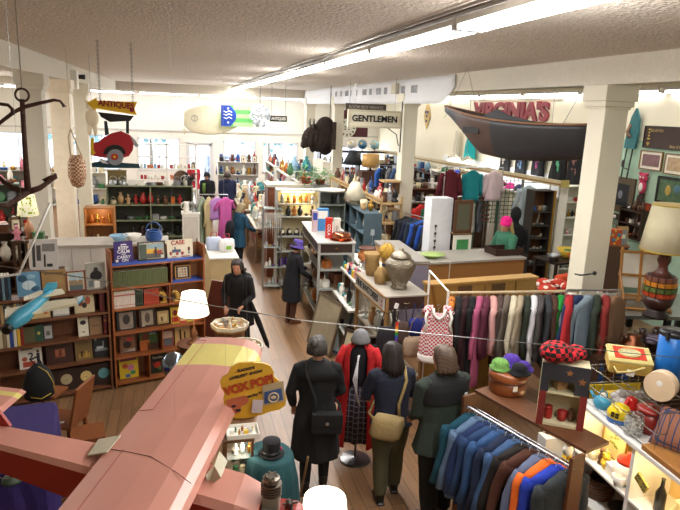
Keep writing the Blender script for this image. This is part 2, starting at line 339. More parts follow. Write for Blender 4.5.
def it_figurine(b, s): b.lathe([(.001, 0), (.035*s, 0), (.036*s, .012*s), (.025*s, .03*s), (.034*s, .08*s), (.02*s, .115*s), (.012*s, .125*s), (.001, .13*s)], 10); b.sph((0, 0, .145*s), .024*s, 10, 7); b.tube([(.02*s, 0, .11*s), (.045*s, -.01*s, .08*s), (.02*s, -.03*s, .07*s)], .008*s, 5); b.tube([(-.02*s, 0, .11*s), (-.045*s, -.01*s, .08*s), (-.02*s, -.03*s, .07*s)], .008*s, 5)
def it_candlestick(b, s): b.lathe([(.001, 0), (.045*s, 0), (.04*s, .012*s), (.012*s, .03*s), (.018*s, .06*s), (.008*s, .09*s), (.014*s, .14*s), (.008*s, .18*s), (.024*s, .2*s), (.02*s, .215*s), (.001, .215*s)], 12)
def it_frame(b, s):
 M = TR((0, 0, 0), rx=-12); b.T = b.T @ M
 for c, d in (((0, 0, .012*s), (.18*s, .016, .024*s)), ((0, 0, .228*s), (.18*s, .016, .024*s)), ((-.08*s, 0, .12*s), (.024*s, .016, .24*s)), ((.08*s, 0, .12*s), (.024*s, .016, .24*s))): b.box(c, d)
 b.box((0, .004, .12*s), (.14*s, .006, .2*s), mi=1); b.box((0, .0, .1*s), (.07*s, .006, .09*s), mi=2)
def it_pitcher(b, s): b.lathe([(.001, 0), (.045*s, 0), (.06*s, .07*s), (.04*s, .14*s), (.05*s, .19*s), (.044*s, .19*s), (.034*s, .14*s), (.001, .12*s)], 14); b.tube([(-.05*s, 0, .18*s), (-.09*s, 0, .15*s), (-.09*s, 0, .08*s), (-.055*s, 0, .06*s)], .008*s, 5); b.box((.05*s, 0, .185*s), (.03*s, .03*s, .012*s), ry=-20)
def it_basket(b, s):
 for k in range(7): z = .02*s*k; r = (.09+.012*math.sin(k*.6))*s; b.ring((0, 0, z+.01*s), r, .012*s, 18)
 b.lathe([(.001, .004*s), (.09*s, .004*s), (.001, .01*s)], 16); b.tube([(.1*s*math.cos(a), 0, .13*s+.12*s*math.sin(a)) for a in [math.pi*i/8 for i in range(9)]], .008*s, 5)
def it_clock(b, s): b.prism([(-.09*s, 0), (.09*s, 0), (.07*s, .03*s), (.07*s, .12*s), (.04*s, .17*s), (0, .19*s), (-.04*s, .17*s), (-.07*s, .12*s), (-.07*s, .03*s)], .07*s); b.lathe([(.001, 0), (.05*s, 0), (.048*s, .012*s), (.001, .012*s)], 16, c=(0, -.035*s, .11*s), M=TR(rx=90), mi=1)
def it_dishes(b, s):
 for k in range(5): b.lathe([(.001, 0), (.06*s, 0), (.1*s, .014*s), (.1*s, .018*s), (.001, .012*s)], 16, c=(0, 0, k*.014*s))
def it_radio(b, s): b.box((0, 0, .07*s), (.22*s, .09*s, .14*s)); b.lathe([(.001, 0), (.045*s, 0), (.045*s, .008*s), (.001, .01*s)], 14, c=(-.05*s, -.045*s, .07*s), M=TR(rx=90), mi=1); b.lathe([(.001, 0), (.015*s, 0), (.013*s, .02*s), (.001, .02*s)], 10, c=(.06*s, -.045*s, .05*s), M=TR(rx=90), mi=1)
def it_lantern(b, s): b.lathe([(.001, 0), (.05*s, 0), (.05*s, .03*s), (.02*s, .05*s), (.045*s, .09*s), (.03*s, .15*s), (.018*s, .18*s), (.001, .18*s)], 12); b.tube([(.055*s*math.cos(a), 0, .16*s+.08*s*math.sin(a)) for a in [math.pi*i/6 for i in range(7)]], .004*s, 4)
def it_book(b, s): b.box((0, 0, .11*s), (.15*s, .025*s, .22*s), mi=0, rx=-10); b.box((0, -.013*s, .12*s), (.1*s, .004*s, .06*s), mi=1, rx=-10)
def it_toy(b, s): b.sph((0, 0, .06*s), (.05*s, .045*s, .06*s), 12, 8); b.sph((0, -.01*s, .14*s), .042*s, 12, 8); b.sph((.032*s, 0, .178*s), .016*s, 8, 6); b.sph((-.032*s, 0, .178*s), .016*s, 8, 6); [b.sph((x*s, y*s, z*s), .02*s, 8, 6) for x, y, z in ((.05, -.03, .07), (-.05, -.03, .07), (.035, -.04, .02), (-.035, -.04, .02))]
ITEMS = {'mug': (it_mug, 'mug', .08), 'bottle': (it_bottle, 'bottle', .08), 'vase': (it_vase, 'vase', .13), 'bowl': (it_bowl, 'bowl', .2), 'plate': (it_plate, 'plate', .22), 'box': (it_box, 'box', .15), 'teapot': (it_teapot, 'teapot', .22),
'jar': (it_jar, 'jar', .09), 'figurine': (it_figurine, 'figurine', .09), 'candlestick': (it_candlestick, 'candlestick', .09), 'framed_photo': (it_frame, 'picture', .19), 'pitcher': (it_pitcher, 'pitcher', .14), 'basket': (it_basket, 'basket', .22),
'mantel_clock': (it_clock, 'clock', .18), 'dish_stack': (it_dishes, 'dishes', .2), 'radio': (it_radio, 'radio', .23), 'lantern': (it_lantern, 'lantern', .11), 'book': (it_book, 'book', .15), 'stuffed_toy': (it_toy, 'toy', .13)}
CN = {'white': '#e8e4da', 'cream': '#d9cda8', 'brown': '#5a3824', 'dark brown': '#2e1d15', 'black': '#17171a', 'red': '#a82420', 'blue': '#2d5597', 'pale blue': '#8fb4cf', 'green': '#3f6f46', 'teal': '#2c8286',
'amber': '#a8611f', 'orange': '#cf6a24', 'yellow': '#d8b436', 'pink': '#cf7f92', 'grey': '#85878a', 'silver': '#b9bcc0', 'brass': '#b58a42', 'copper': '#a65f3e', 'purple': '#55397f', 'clear glass': '#cfdcdc', 'tan': '#b08d61'}
METALS = {'silver', 'brass', 'copper'}
def cmat(cn):
 if cn in METALS: return metal(CN[cn], .3, var=.1)
 if cn == 'clear glass': return mat(CN[cn], rough=.1, alpha=.45, var=.05)
 return mat(CN[cn], rough=.4, var=.14, scale=14)
_P = {}
LSEEN = {}
def item(kind, cn, loc, place, group=None, s=1.0, rz=0, extra=''):
 fn, word, w_ = ITEMS[kind]; key = (kind, cn, round(s, 2))
 if key in _P: o = _P[key].copy(); COL.objects.link(o); o['label'] = ''
 else:
  b = MB(); fn(b, s); ms = [cmat(cn), mat('#e5ddc5', rough=.6, var=.3, scale=30), mat('#6d5a48', rough=.7, var=.5, scale=25)]
  o = b.build(kind, ms, smooth=kind not in ('box', 'framed_photo', 'book', 'mantel_clock', 'radio')); _P[key] = o
  if kind in ('vase', 'mug', 'bottle', 'bowl', 'teapot', 'jar'): pass
 o.location = loc; o.rotation_euler = (0, 0, R(rz))
 kw = kind.replace('_', ' ')
 lab = ('%s %s %s %s' % (cn, kw, place, extra)).strip()
 LSEEN.setdefault(lab, []).append((o, place, kw, cn)); o['category'] = word
 if group: o['group'] = group
 o['_near'] = ''
 return o
ROWS = []
def row(p0, p1, n, place, kinds, cols, s=1.0, group=None, jit=.03, face=0, smax=None):
 p0 = Vector(p0); p1 = Vector(p1); L = (p1-p0).length; d = (p1-p0).normalized(); q = Vector((-d.y, d.x, 0)); out = []
 pos = .0; lastk = None; cells = L/n
 for i in range(n):
  k = rnd.choice(kinds); cn = rnd.choice(cols); t = (i+.5)*cells
  ss = s*rnd.uniform(.85, 1.15); wmax = cells/ITEMS[k][2]*.92; ss = round(min(ss, wmax)*10)/10
  if ss > wmax: ss -= .1
  ss = max(ss, .4)
  if smax: ss = min(ss, smax)
  a = rnd.uniform(-20, 20)+face
  o = item(k, cn, p0+d*t+q*rnd.uniform(-jit, jit), place, group, ss, a); out.append((o, cn, k.replace('_', ' ')))
 ROWS.append(out)
 return out
def finish_labels():
 nb = {}
 for r in ROWS:
  for i, (o, cn, k) in enumerate(r):
   l = '%s %s' % (r[i-1][1], r[i-1][2]) if i else None; g = '%s %s' % (r[i+1][1], r[i+1][2]) if i+1 < len(r) else None
   nb[o.name] = (l, g, i, len(r))
 for lab, L in LSEEN.items():
  L2 = {}
  for (o, place, kw, cn) in L:
   b = lab
   if len(L) > 1 and o.name in nb:
    l, g, i, n = nb[o.name]
    b = lab+(', beside a %s' % l if l else ', at the row end beside a %s' % g if g else '')
    if len(b.split()) > 16: b = lab+(' beside %s' % (l or g))
   L2.setdefault(b, []).append(o)
  for b, os_ in L2.items():
   if len(b.split()) > 16: b = ' '.join(b.split()[:16])
   g = None
   if len(os_) > 1:
    g = 'matching '+lab
   for i, o in enumerate(os_):
    bb = b
    if g and len(b.split()) <= 13 and len(os_) <= 6:
     bb = b+', '+['first', 'second', 'third', 'fourth', 'fifth', 'sixth'][i]+' one'
     if bb.lower() in USED: bb = b
    gg = o.get('group') or g
    if bb == b and g: gg = g
    tag(o, bb, o['category'], gg)
 for o in COL.objects:
  if '_near' in o: del o['_near']
def shelf_unit(name, label, cat, loc, rz, w, d, zs, m, back=None, sides=True, legs=False, t=.025, top=True, h=None, backm=None, div=0):
 """front at local y=0, goes back to +d, width along x centred; zs = list of board heights (top faces)"""
 u = thing(name, label, cat, loc, rz); h = h or zs[-1]
 if sides:
  for sx in (-1, 1): MB().b2(sx*(w/2-t) if sx > 0 else -w/2, w/2 if sx > 0 else -w/2+t, 0, d, 0, h).build('side_panel', m, u, bevel=.003)
 if legs:
  for sx in (-1, 1):
   for yy in (.02, d-.02): MB().b2(sx*(w/2-.02)-.016, sx*(w/2-.02)+.016, yy-.016, yy+.016, 0, h).build('leg', m, u)
 for z in zs: MB().b2(-w/2+t*.9, w/2-t*.9, 0.002, d-.002, z-t, z).build('shelf', m, u, bevel=.002)
 if back: MB().b2(-w/2+t, w/2-t, d-.012, d, .02, h-.01).build('back_panel', backm or m, u)
 for k in range(div): x = -w/2+w*(k+1)/(div+1); MB().b2(x-t/2, x+t/2, .005, d-.013, .02, h-t).build('divider', m, u)
 return u
def loc2w(u, p):
 a = u.rotation_euler.z; c, s = math.cos(a), math.sin(a); x, y, z = p
 return Vector((u.location.x+c*x-s*y, u.location.y+s*x+c*y, u.location.z+z))
def fill(u, w, d, z, n, place, kinds, cols, s=1.0, y=None, **k):
 y = d*.5 if y is None else y
 return row(loc2w(u, (-w/2+.05, y, z)), loc2w(u, (w/2-.05, y, z)), n, place, kinds, cols, s, face=math.degrees(u.rotation_euler.z), **k)
HANG = metal('#b9bcc2', .35)
def garment_mesh(b, L, w=.23, th=.05, sl=.55, slw=.06, seed=0, flare=1.05, neck=.07, mi=0):
 r = random.Random(seed); ph = r.uniform(0, 6); k = r.uniform(18, 30)
 zs = [(-.06, neck*.8, .035), (-.085, neck+.01, .045), (-.115, w*.62, .05), (-.155, w*.88, .05), (-.24, w*.86, th), (-.36, w*.8, th*1.15)]
 nz = max(3, int(L/.14));
 for i in range(1, nz+1): f = i/nz; zs.append((-.36-(L-.30)*f, w*(.8+(flare-.85)*f), th*(1.15+.35*f)))
 rings = []; n = 28
 for z, hw, t in zs:
  ring = []; amp = .016*min(1, max(0, (-z-.15)/.4))
  for j in range(n):
   a = 2*math.pi*j/n; c, s = math.cos(a), math.sin(a); x = hw*math.copysign(abs(c)**.8, c); y = t*math.copysign(abs(s)**.8, s)
   y += amp*math.sin(x*k+ph+z*2); x += amp*.6*math.sin(z*6+ph)
   ring.append((x, y, z))
  rings.append(ring)
 b.loft(rings, mi=mi)
 if sl:
  for sx in (-1, 1):
   pts = []; rr = []
   for f in (0, .15, .4, .7, 1): pts.append((sx*(w*.82+.10*f+.012*math.sin(f*5+ph)), .012*math.sin(f*7+ph)*1+(.02 if f else 0), -.16-sl*f)); rr.append(slw*(1-.28*f))
   b.tube(pts, rr, 10, flat=.75, mi=mi)
def hanger_mesh(b, w=.2):
 b.tube([(0, 0, -.09), (0, 0, -.035), (.022, 0, -.012), (.012, 0, .012), (-.012, 0, .012), (-.02, 0, -.004)], .003, 5)
 b.tube([(-w, 0, -.16), (0, 0, -.085), (w, 0, -.16)], .0045, 5)
def garment(kind, label, col, loc, rz=0, L=.7, w=.22, th=.045, sl=.5, seed=0, m=None, group=None, hanger=True, cat=None, slw=.06, hm=None, rot=None, flare=1.05):
 t = thing(kind, label, cat or kind.split('_')[-1], loc, rz, group, rot)
 b = MB(); garment_mesh(b, L, w, th, sl, slw, seed, flare); b.build('fabric', m or cloth(col, bump=.15, bscale=60), t, smooth=True)
 if hanger: h = MB(); hanger_mesh(h, w*.82); h.build('hanger', hm or HANG, t)
 return t
def rail(name, label, p0, p1, zf=0, posts=True, m=None, r=.014):
 m = m or metal('#c8cacc', .3); p0 = Vector(p0); p1 = Vector(p1)
 t = thing(name, label, 'clothes rail', (p0.x, p0.y, zf)); o = t.location
 MB().tube([p0-o, p1-o], r, 8).build('rail', m, t)
 if posts:
  d = (p1-p0).normalized(); q = Vector((-d.y, d.x, 0))
  for p in (p0, p1):
   MB().tube([p-o, Vector((p.x, p.y, zf+.02))-o], r, 8).build('post', m, t)
   MB().tube([Vector((p.x, p.y, zf+.02))-o-q*.25, Vector((p.x, p.y, zf+.02))-o+q*.25], r, 8).build('foot', m, t)
 return t
SKIN = mat('#c08a6e', rough=.55, var=.06)
def limb(b, pts, rr, n=12, flat=1): b.tube(pts, rr, n, flat=flat)
def person(label, loc, rz, h=1.68, lean=0, top='#16161a', topL=.85, topm=None, pants='#1a1a20', pm=None, hair='#3a2a20', hairL=.12, hair_style='long', shoes='#15110f', arms=None, stride=.0, head=(0, 0), slim=1.0, collar=True, hood=False, flare=1.0, vox=.013, legs_bare=False, sleeve='long', hat=None, topname='coat', group=None, pantsr=1.0):
 t = thing('person', label, 'person', loc, rz, group); k = h/1.7
 def S(p): return Vector(p)*k
 piv = Vector((0, 0, .95)); Lr = Matrix.Rotation(R(-lean), 4, 'X')
 def U(p): return (piv+Lr @ (Vector(p)-piv))*k        
 hipz, kn, an = .9, .49, .09
 legs = []
 for sx in (-1, 1):
  st = stride*sx
  legs.append([S((sx*.085, 0, hipz)), S((sx*.095, st*.55+.02, kn)), S((sx*.1, st-.02, an))])
 sh = [U((sx*.185*slim, 0, 1.39)) for sx in (-1, 1)]
 arms = arms or [((-.24, .02, 1.12), (-.23, .12, .9)), ((.24, .02, 1.12), (.23, .12, .9))]
 A = []
 for i, (e, w_) in enumerate(arms): A.append([sh[i], U(e), U(w_)])
 hc = U((0, .02, 1.585)); hy, hp = head
 HM = Matrix.Translation(hc) @ Euler((R(hp), 0, R(hy))).to_matrix().to_4x4()
 def HD(p): return HM @ (Vector(p)*k)
 b = MB()
 tor = [(.84, .15, .10), (.92, .165, .115), (1.03, .135, .095), (1.18, .15, .105), (1.32, .175, .105), (1.40, .15, .08), (1.45, .06, .055)]
 def ringp(z, rx, ry, f=U, dy=0): return [f((rx*math.cos(2*math.pi*j/16)*slim, ry*math.sin(2*math.pi*j/16)+dy, z)) for j in range(16)]
 b.loft([ringp(*q) for q in tor])
 b.tube([U((0, 0, 1.38)), U((0, .005, 1.47)), hc-Vector((0, 0, .04))*k], [.06*k, .05*k, .052*k], 12)
 b.loft([[HD((rx*math.cos(2*math.pi*j/16), ry*math.sin(2*math.pi*j/16)+dy, z)) for j in range(16)] for z, rx, ry, dy in ((-.115, .022, .025, .05), (-.10, .045, .045, .035), (-.06, .062, .08, .012), (-.01, .071, .094, .002), (.04, .075, .098, -.002), (.08, .066, .085, -.004), (.11, .04, .055, -.004), (.12, .012, .015, -.004))])
 b.tube([HD((0, .085, .02)), HD((0, .108, -.02)), HD((0, .09, -.032))], [.008*k, .014*k, .01*k], 8)
 b.tube([HD((-.022, .082, -.058)), HD((0, .09, -.056)), HD((.022, .082, -.058))], [.007*k, .01*k, .007*k], 6)
 for sx in (-1, 1): b.sph(HD((sx*.075, -.005, -.005)), (.012*k, .02*k, .032*k), 8, 6)
 for (p, q, r_) in legs: b.tube([p, (p+q)/2, q, (q*.6+r_*.4), r_], [.085*k, .075*k, .055*k, .055*k, .036*k], 12)
 for i, (p, q, r_) in enumerate(legs): b.tube([r_, r_+S((0, .05, -.05)), r_+S((0, .15, -.065))], [.036*k, .036*k, .02*k], 10)
 for i, (s_, e, w_) in enumerate(A):
  b.tube([s_, (s_+e)/2, e, (e+w_)/2, w_], [.05*k, .046*k, .038*k, .036*k, .025*k], 10)
  d = (w_-e).normalized(); up = Vector((0, 0, 1)); q = d.cross(up)
  if q.length < .2: q = d.cross(Vector((0, 1, 0)))
  q.normalize(); nrm = q.cross(d).normalized()
  b.tube([w_, w_+d*.04*k, w_+d*.085*k], [.024*k, .032*k, .03*k], 10, flat=.55)
  for fi, (off, ln) in enumerate(((-.027, .062), (-.009, .075), (.009, .07), (.026, .055))):
   p0 = w_+d*.075*k+q*off*k; p1 = p0+d*ln*.45*k-nrm*.006*k; p2 = p1+d*ln*.35*k-nrm*.02*k; p3 = p2+d*ln*.15*k-nrm*.025*k
   b.tube([p0, p1, p2, p3], [.0095*k, .009*k, .0085*k, .007*k], 6)
  sd = -1 if i == 0 else 1
  p0 = w_+d*.03*k-q*sd*.024*k; b.tube([p0, p0+d*.03*k-q*sd*.022*k, p0+d*.055*k-q*sd*.028*k], [.012*k, .0105*k, .008*k], 6)
 b.build('body', SKIN, t, rem=.008 if vox < .013 else .011)
 ey = MB()
 for sx in (-1, 1): ey.sph(HD((sx*.03, .082, .012)), (.012*k, .008*k, .007*k), 8, 6)
 ey.build('eyes', mat('#1c1512', rough=.2), t, smooth=True)
 b = MB()
 for (p, q, r_) in legs: b.tube([p+S((0, 0, .03)), (p+q)/2, q, q*.5+r_*.5, r_+S((0, 0, .01))], [.105*k*pantsr, .09*k*pantsr, .068*k*pantsr, .066*k*pantsr, .052*k*pantsr], 12)
 b.loft([ringp(*q) for q in ((.80, .14, .11), (.9, .175, .13), (1.0, .155, .115), (1.04, .14, .105))])
 b.build('trousers', pm or cloth(pants, bump=.1), t, rem=.015)
 for i, (p, q, r_) in enumerate(legs):
  b = MB(); b.tube([r_+S((0, -.045, -.045)), r_+S((0, .03, -.04)), r_+S((0, .13, -.055)), r_+S((0, .19, -.062))], [.036*k, .045*k, .045*k, .026*k], 12, flat=.8)
  b.tube([r_+S((0, -.01, .07)), r_+S((0, 0, -.03))], [.048*k, .05*k], 10); b.box(r_+S((0, .07, -.08)), (.085*k, .27*k, .02*k)); b.build('shoe', mat(shoes, rough=.45), t, rem=.01)
 b = MB(); zb = 1.42-topL
 prof = [(1.455, .075, .07), (1.43, .12, .085), (1.40, .175, .105), (1.34, .20, .13), (1.22, .195, .14), (1.05, .18, .135), (.93, .2*(.5+.5*flare), .15)]
 prof = [q for q in prof if q[0] > zb+.05]
 if zb < .9:
  nn = 4
  for i in range(1, nn+1): f = i/nn; z = .93+(zb-.93)*f; prof.append((z, (.2+.035*f)*flare, (.15+.035*f)*flare))
 else: prof.append((zb, .195, .145))
 rings = []
 for z, rx, ry in prof:
  fold = .012*max(0, min(1, (1.2-z)/.4)); f_ = U if z > .93 else (lambda p: S(p)+(U((0, 0, .93))-S((0, 0, .93)))*max(0, (p[2]-.3)/.63))
  rings.append([f_(((rx+fold*math.sin(j*2.1))*math.cos(2*math.pi*j/24)*slim, (ry+fold*math.cos(j*1.7))*math.sin(2*math.pi*j/24), z)) for j in range(24)])
 b.loft(rings)
 for (s_, e, w_) in A:
  b.tube([s_*.7+U((0, 0, 1.39))*.3, s_+(e-s_)*.05, (s_+e)/2, e, (e+w_)/2, w_], [.07*k, .069*k, .064*k, .058*k, .053*k, .044*k], 12)
  b.sph(e, .056*k, 10, 7)
 if collar: b.tube([U((.075*math.cos(a), .065*math.sin(a), 1.455)) for a in [2*math.pi*j/12 for j in range(13)]], .024*k, 8)
 if hood: b.loft([[U((rx*math.cos(2*math.pi*j/14), -.09+ry*math.sin(2*math.pi*j/14), z)) for j in range(14)] for z, rx, ry in ((1.30, .04, .03), (1.34, .1, .05), (1.42, .12, .06), (1.47, .1, .05), (1.49, .05, .03))])
 b.build(topname, topm or cloth(top, bump=.2, bscale=40), t, rem=vox)
 if hair_style != 'none':
  rh = random.Random(hash(label) % 999 if False else len(label)); b = MB()
  b.loft([[HD((rx*math.cos(2*math.pi*j/16), min(ry*math.sin(2*math.pi*j/16), .062 if z < .06 else 9)+dy, z)) for j in range(16)] for z, rx, ry, dy in ((-.06, .07, .085, -.02), (0, .084, .106, -.012), (.05, .088, .11, -.008), (.09, .076, .097, -.006), (.122, .046, .062, -.004), (.134, .012, .015, -.004))])
  nl = 46 if hair_style == 'long' else 26
  for i in range(nl):
   a = math.pi*(1.02+.96*(i+.5)/nl)+rh.uniform(-.05, .05); x0, y0 = math.cos(a), math.sin(a)
   LL = hairL*rh.uniform(.85, 1.1); pts = [HD((.02*x0, .02*y0, .128)), HD((.072*x0, .09*y0, .09)), HD((.09*x0, .108*y0, .02)), HD((.092*x0, .108*y0-.005, -.05))]
   rr = [.012*k, .02*k, .022*k, .021*k]
   if hair_style == 'long':
    pts += [HD((.1*x0+rh.uniform(-.012, .012), .112*y0-.012, -.05-LL*.5)), HD((.088*x0+rh.uniform(-.015, .015), .1*y0-.02, -.05-LL))]; rr += [.021*k, .008*k]
   b.tube(pts, rr, 6)
  if hair_style == 'bun': b.sph(HD((0, -.1, .07)), .05*k, 12, 8); b.ring(HD((0, -.1, .07)), .03*k, .02*k)
  b.build('hair', mat(hair, rough=.55, var=.35, scale=14, kind='stripe', col2=hexmix(hair, .75), bscale=14), t, smooth=True)
 if hat:
  kind, hc_ = hat; b = MB()
  if kind == 'beanie': b.lathe([(.094*k, -.01*k), (.102*k, 0), (.104*k, .05*k), (.1*k, .055*k), (.1*k, .09*k), (.08*k, .13*k), (.045*k, .155*k), (.001, .162*k)], 20, M=HM @ TR(rx=8), c=(0, 0, 0), mi=0)
  elif kind == 'bucket': b.lathe([(.15*k, -.01*k), (.14*k, 0), (.105*k, .04*k), (.1*k, .1*k), (.085*k, .14*k), (.001, .15*k)], 20, M=HM, mi=0)
  elif kind == 'cap': b.lathe([(.092*k, .02*k), (.096*k, .05*k), (.08*k, .11*k), (.04*k, .14*k), (.001, .145*k)], 18, M=HM); b.box(HD((0, .12, .035)), (.14*k, .1*k, .012*k))
  b.build('hat', cloth(hc_, bump=.4, bscale=50), t, smooth=True)
 t['_k'] = k
 del t['_k']
 return t, HD, U
BLK = mat('#0c0c0f', rough=.85, var=.2, scale=6, bump=.15, bscale=60)
t1, HD1, U1 = person('person in a long black coat with a black shoulder bag, grey hair pinned up', (1.30, 5.62, 0), -10, 1.68, lean=4, topL=1.0, topm=BLK, pants='#101013', hair='#4a4542', hair_style='bun', stride=.06, head=(-25, -4), flare=1.12,
 arms=[((-.27, .0, 1.12), (-.24, .14, .93)), ((.26, .06, 1.12), (.2, .24, 1.0))], collar=True)
c = MB(); rings = []
for z, rx, ry in ((1.30, .24, .17), (1.38, .21, .15), (1.44, .13, .11), (1.47, .09, .085)): rings.append([U1((rx*math.cos(2*math.pi*j/20), ry*math.sin(2*math.pi*j/20), z)) for j in range(20)])
c.loft(rings, cap=False); q = c.build('cape_collar', BLK, t1, smooth=True); m_ = q.modifiers.new('s', 'SOLIDIFY'); m_.thickness = .015
def sling(t, U, col, sx, z0=.86, w=.32, h=.22, y=-.21, strapc=None, tilt=0, shape='box'):
 g = thing('shoulder_bag', SL[0], 'bag', t.location, math.degrees(t.rotation_euler.z))
 b = MB(); b.T = Matrix.Translation(U((sx*.10, y, z0))) @ TR(ry=tilt)
 if shape == 'box': b.box((0, 0, 0), (w, .09, h)); b.box((0, -.05, h*.18), (w*1.02, .012, h*.62))
 else:
  b.loft([[(rx*math.copysign(abs(math.cos(2*math.pi*j/16))**.7, math.cos(2*math.pi*j/16)), ry*math.sin(2*math.pi*j/16), z) for j in range(16)] for z, rx, ry in ((-h/2, w*.36, .035), (-h*.35, w*.48, .055), (h*.2, w*.5, .05), (h/2, w*.42, .02))])
 b.build('pouch', cloth(col, bump=.2), g, smooth=shape != 'box', bevel=.012 if shape == 'box' else 0)
 s = MB(); s.tube([U((sx*.10, y, z0))+Vector((-.12*sx, 0, h*.3)), U((-sx*.02, -.2, 1.12)), U((-sx*.11, -.15, 1.35)), U((-sx*.12, -.03, 1.465)), U((-sx*.1, .13, 1.36)), U((sx*.1, .2, 1.1)), U((sx*.24, .0, .98)), U((sx*.10, y, z0))+Vector((.13*sx, 0, h*.35))], .017, 6, flat=.35)
 s.build('strap', cloth(strapc or col), g, smooth=True)
 if shape == 'box': MB().box(U((sx*.10, y-.06, z0+.01)), (.03, .01, .03)).build('clasp', metal('#c9c9c9'), g)
SL = ['black shoulder bag carried by the person in the long black coat']; sling(t1, U1, '#101014', 1, .88, .30, .21)
t2, HD2, U2 = person('person in a navy top and olive trousers with long dark brown hair', (2.02, 5.36, 0), -4, 1.66, lean=8, topL=.56, top='#1a1e30', pants='#4b4630', hair='#241a16', hairL=.16, stride=.09, head=(0, -14), arms=[((-.25, .1, 1.14), (-.18, .3, 1.05)), ((.25, .1, 1.14), (.19, .3, 1.08))], topname='jacket', pantsr=1.28, collar=False)
SL = ['tan canvas messenger bag on the person in olive trousers']; sling(t2, U2, '#a08a5e', -1, .90, .34, .26, strapc='#8a7448', tilt=14, shape='soft')
t3, HD3, U3 = person('person in a dark green and black fleece jacket with brown hair', (2.36, 4.90, 0), 12, 1.80, lean=3, topL=.66, top='#28332b', pants='#0d0d10', hair='#5a4534', hairL=.06, stride=.03, head=(18, -6), slim=1.2, arms=[((-.24, .04, 1.12), (-.17, .22, 1.0)), ((.25, .05, 1.12), (.18, .22, 1.0))], topname='fleece_jacket', pantsr=1.35)
yk = MB()
yk.loft([[U3((rx*math.cos(2*math.pi*j/24)*1.2, ry*math.sin(2*math.pi*j/24), z)) for j in range(24)] for z, rx, ry in ((1.21, .203, .150), (1.34, .212, .143), (1.40, .19, .122), (1.44, .125, .09), (1.465, .08, .075))])
for sx in (-1, 1): yk.tube([U3((sx*.15, 0, 1.39)), U3((sx*.19, .0, 1.36)), U3((sx*.215, .02, 1.25))], [.08, .08, .072], 12)
yk.build('black_yoke', BLK, t3, rem=.012)
MB().box(U3((.14, -.148, 1.30)), (.028, .006, .022)).build('chest_patch', mat('#e8e8e8'), t3)
t4, HD4, U4 = person('person in a black coat with a backpack and long umbrella, facing the shelves', (.88, 9.35, 0), 150, 1.62, lean=10, topL=.85, topm=BLK, pants='#0f0f12', hair='#3c3330', hairL=.1, head=(8, -16), stride=.04, arms=[((-.25, .06, 1.12), (-.16, .25, 1.02)), ((.25, .06, 1.14), (.18, .2, .95))])
g = thing('backpack', 'black backpack worn by the person carrying the long umbrella', 'backpack', t4.location, 150)
b = MB(); b.loft([[U4((rx*math.cos(2*math.pi*j/16), -.21+ry*math.sin(2*math.pi*j/16), z)) for j in range(16)] for z, rx, ry in ((.98, .10, .05), (1.02, .15, .09), (1.2, .155, .1), (1.36, .12, .07), (1.4, .04, .03))]); b.build('pouch', cloth('#15151a'), g, smooth=True)
for sx in (-1, 1): s = MB(); s.tube([U4((sx*.1, -.14, 1.36)), U4((sx*.1, 0, 1.47)), U4((sx*.12, .15, 1.3)), U4((sx*.17, .08, 1.08)), U4((sx*.12, -.16, 1.04))], .02, 6, flat=.4); s.build('strap', cloth('#15151a'), g, smooth=True)
hp = aty(243, 284, 9.2); tp = aty(269, 330, 9.25)
g = thing('umbrella', 'long black furled umbrella pointing down beside the person with a backpack', 'umbrella', (tp.x, tp.y, 0))
b = MB(); o_ = Vector((tp.x, tp.y, 0)); top_ = Vector((hp.x+.1, 9.2, 1.0))-o_; bot = Vector((0, 0, .14)); b.tube([bot, bot.lerp(top_, .08), bot.lerp(top_, .55), bot.lerp(top_, .9), top_], [.008, .035, .045, .03, .012], 10); b.build('canopy', cloth('#0b0b0d'), g, smooth=True)
b = MB(); b.tube([top_, top_+Vector((-.06, 0, .1)), top_+Vector((-.11, 0, .11)), top_+Vector((-.13, 0, .06))], .012, 8); b.build('handle', mat('#1a1512', rough=.3), g, smooth=True)
t5, HD5, U5 = person('person in a dark coat with a purple bucket hat reaching into shelves', (1.95, 10.8, 0), -75, 1.56, lean=8, topL=.95, topm=cloth('#15161d', bump=.15), pants='#4a2c1c', hair='#2a221e', hair_style='short', shoes='#5a3520', head=(-10, -12), hat=('bucket', '#5b4a9c'), arms=[((-.26, .14, 1.16), (-.22, .42, 1.1)), ((.26, .08, 1.14), (.2, .34, 1.0))])
t6, HD6, U6 = person('person with wavy blonde hair in a teal coat browsing the cluttered tables', (1.32, 14.75, 0), -62, 1.64, lean=8, topL=.8, top='#17445e', pants='#14151c', hair='#a3906c', hairL=.1, head=(-10, -14), arms=[((-.25, .14, 1.14), (-.16, .42, 1.1)), ((.25, .12, 1.14), (.18, .38, 1.06))], slim=1.1, hood=True)
g = thing('backpack', 'dark backpack worn by the person in the teal coat', 'backpack', t6.location, -62)
b = MB(); b.loft([[U6((rx*math.cos(2*math.pi*j/16), -.25+ry*math.sin(2*math.pi*j/16), z)) for j in range(16)] for z, rx, ry in ((.85, .10, .05), (.9, .15, .09), (1.1, .155, .1), (1.22, .12, .07), (1.26, .04, .03))]); b.build('pouch', cloth('#14161e'), g, smooth=True)
t7, HD7, U7 = person('person in a navy coat and brown knit cap walking towards the shop door', (1.52, 20.9, 0), -4, 1.76, topL=.95, top='#1a2140', pants='#14151c', hair='#40342c', hair_style='short', hat=('beanie', '#7b6a60'), slim=1.15, hood=True)
t8, HD8, U8 = person('person in a black jacket and green scarf with a dark cap', (.90, 21.3, 0), 150, 1.70, lean=6, topL=.7, top='#17181c', pants='#23242a', hair='#201a18', hair_style='short', hat=('cap', '#20232e'), head=(0, -12), slim=1.1)
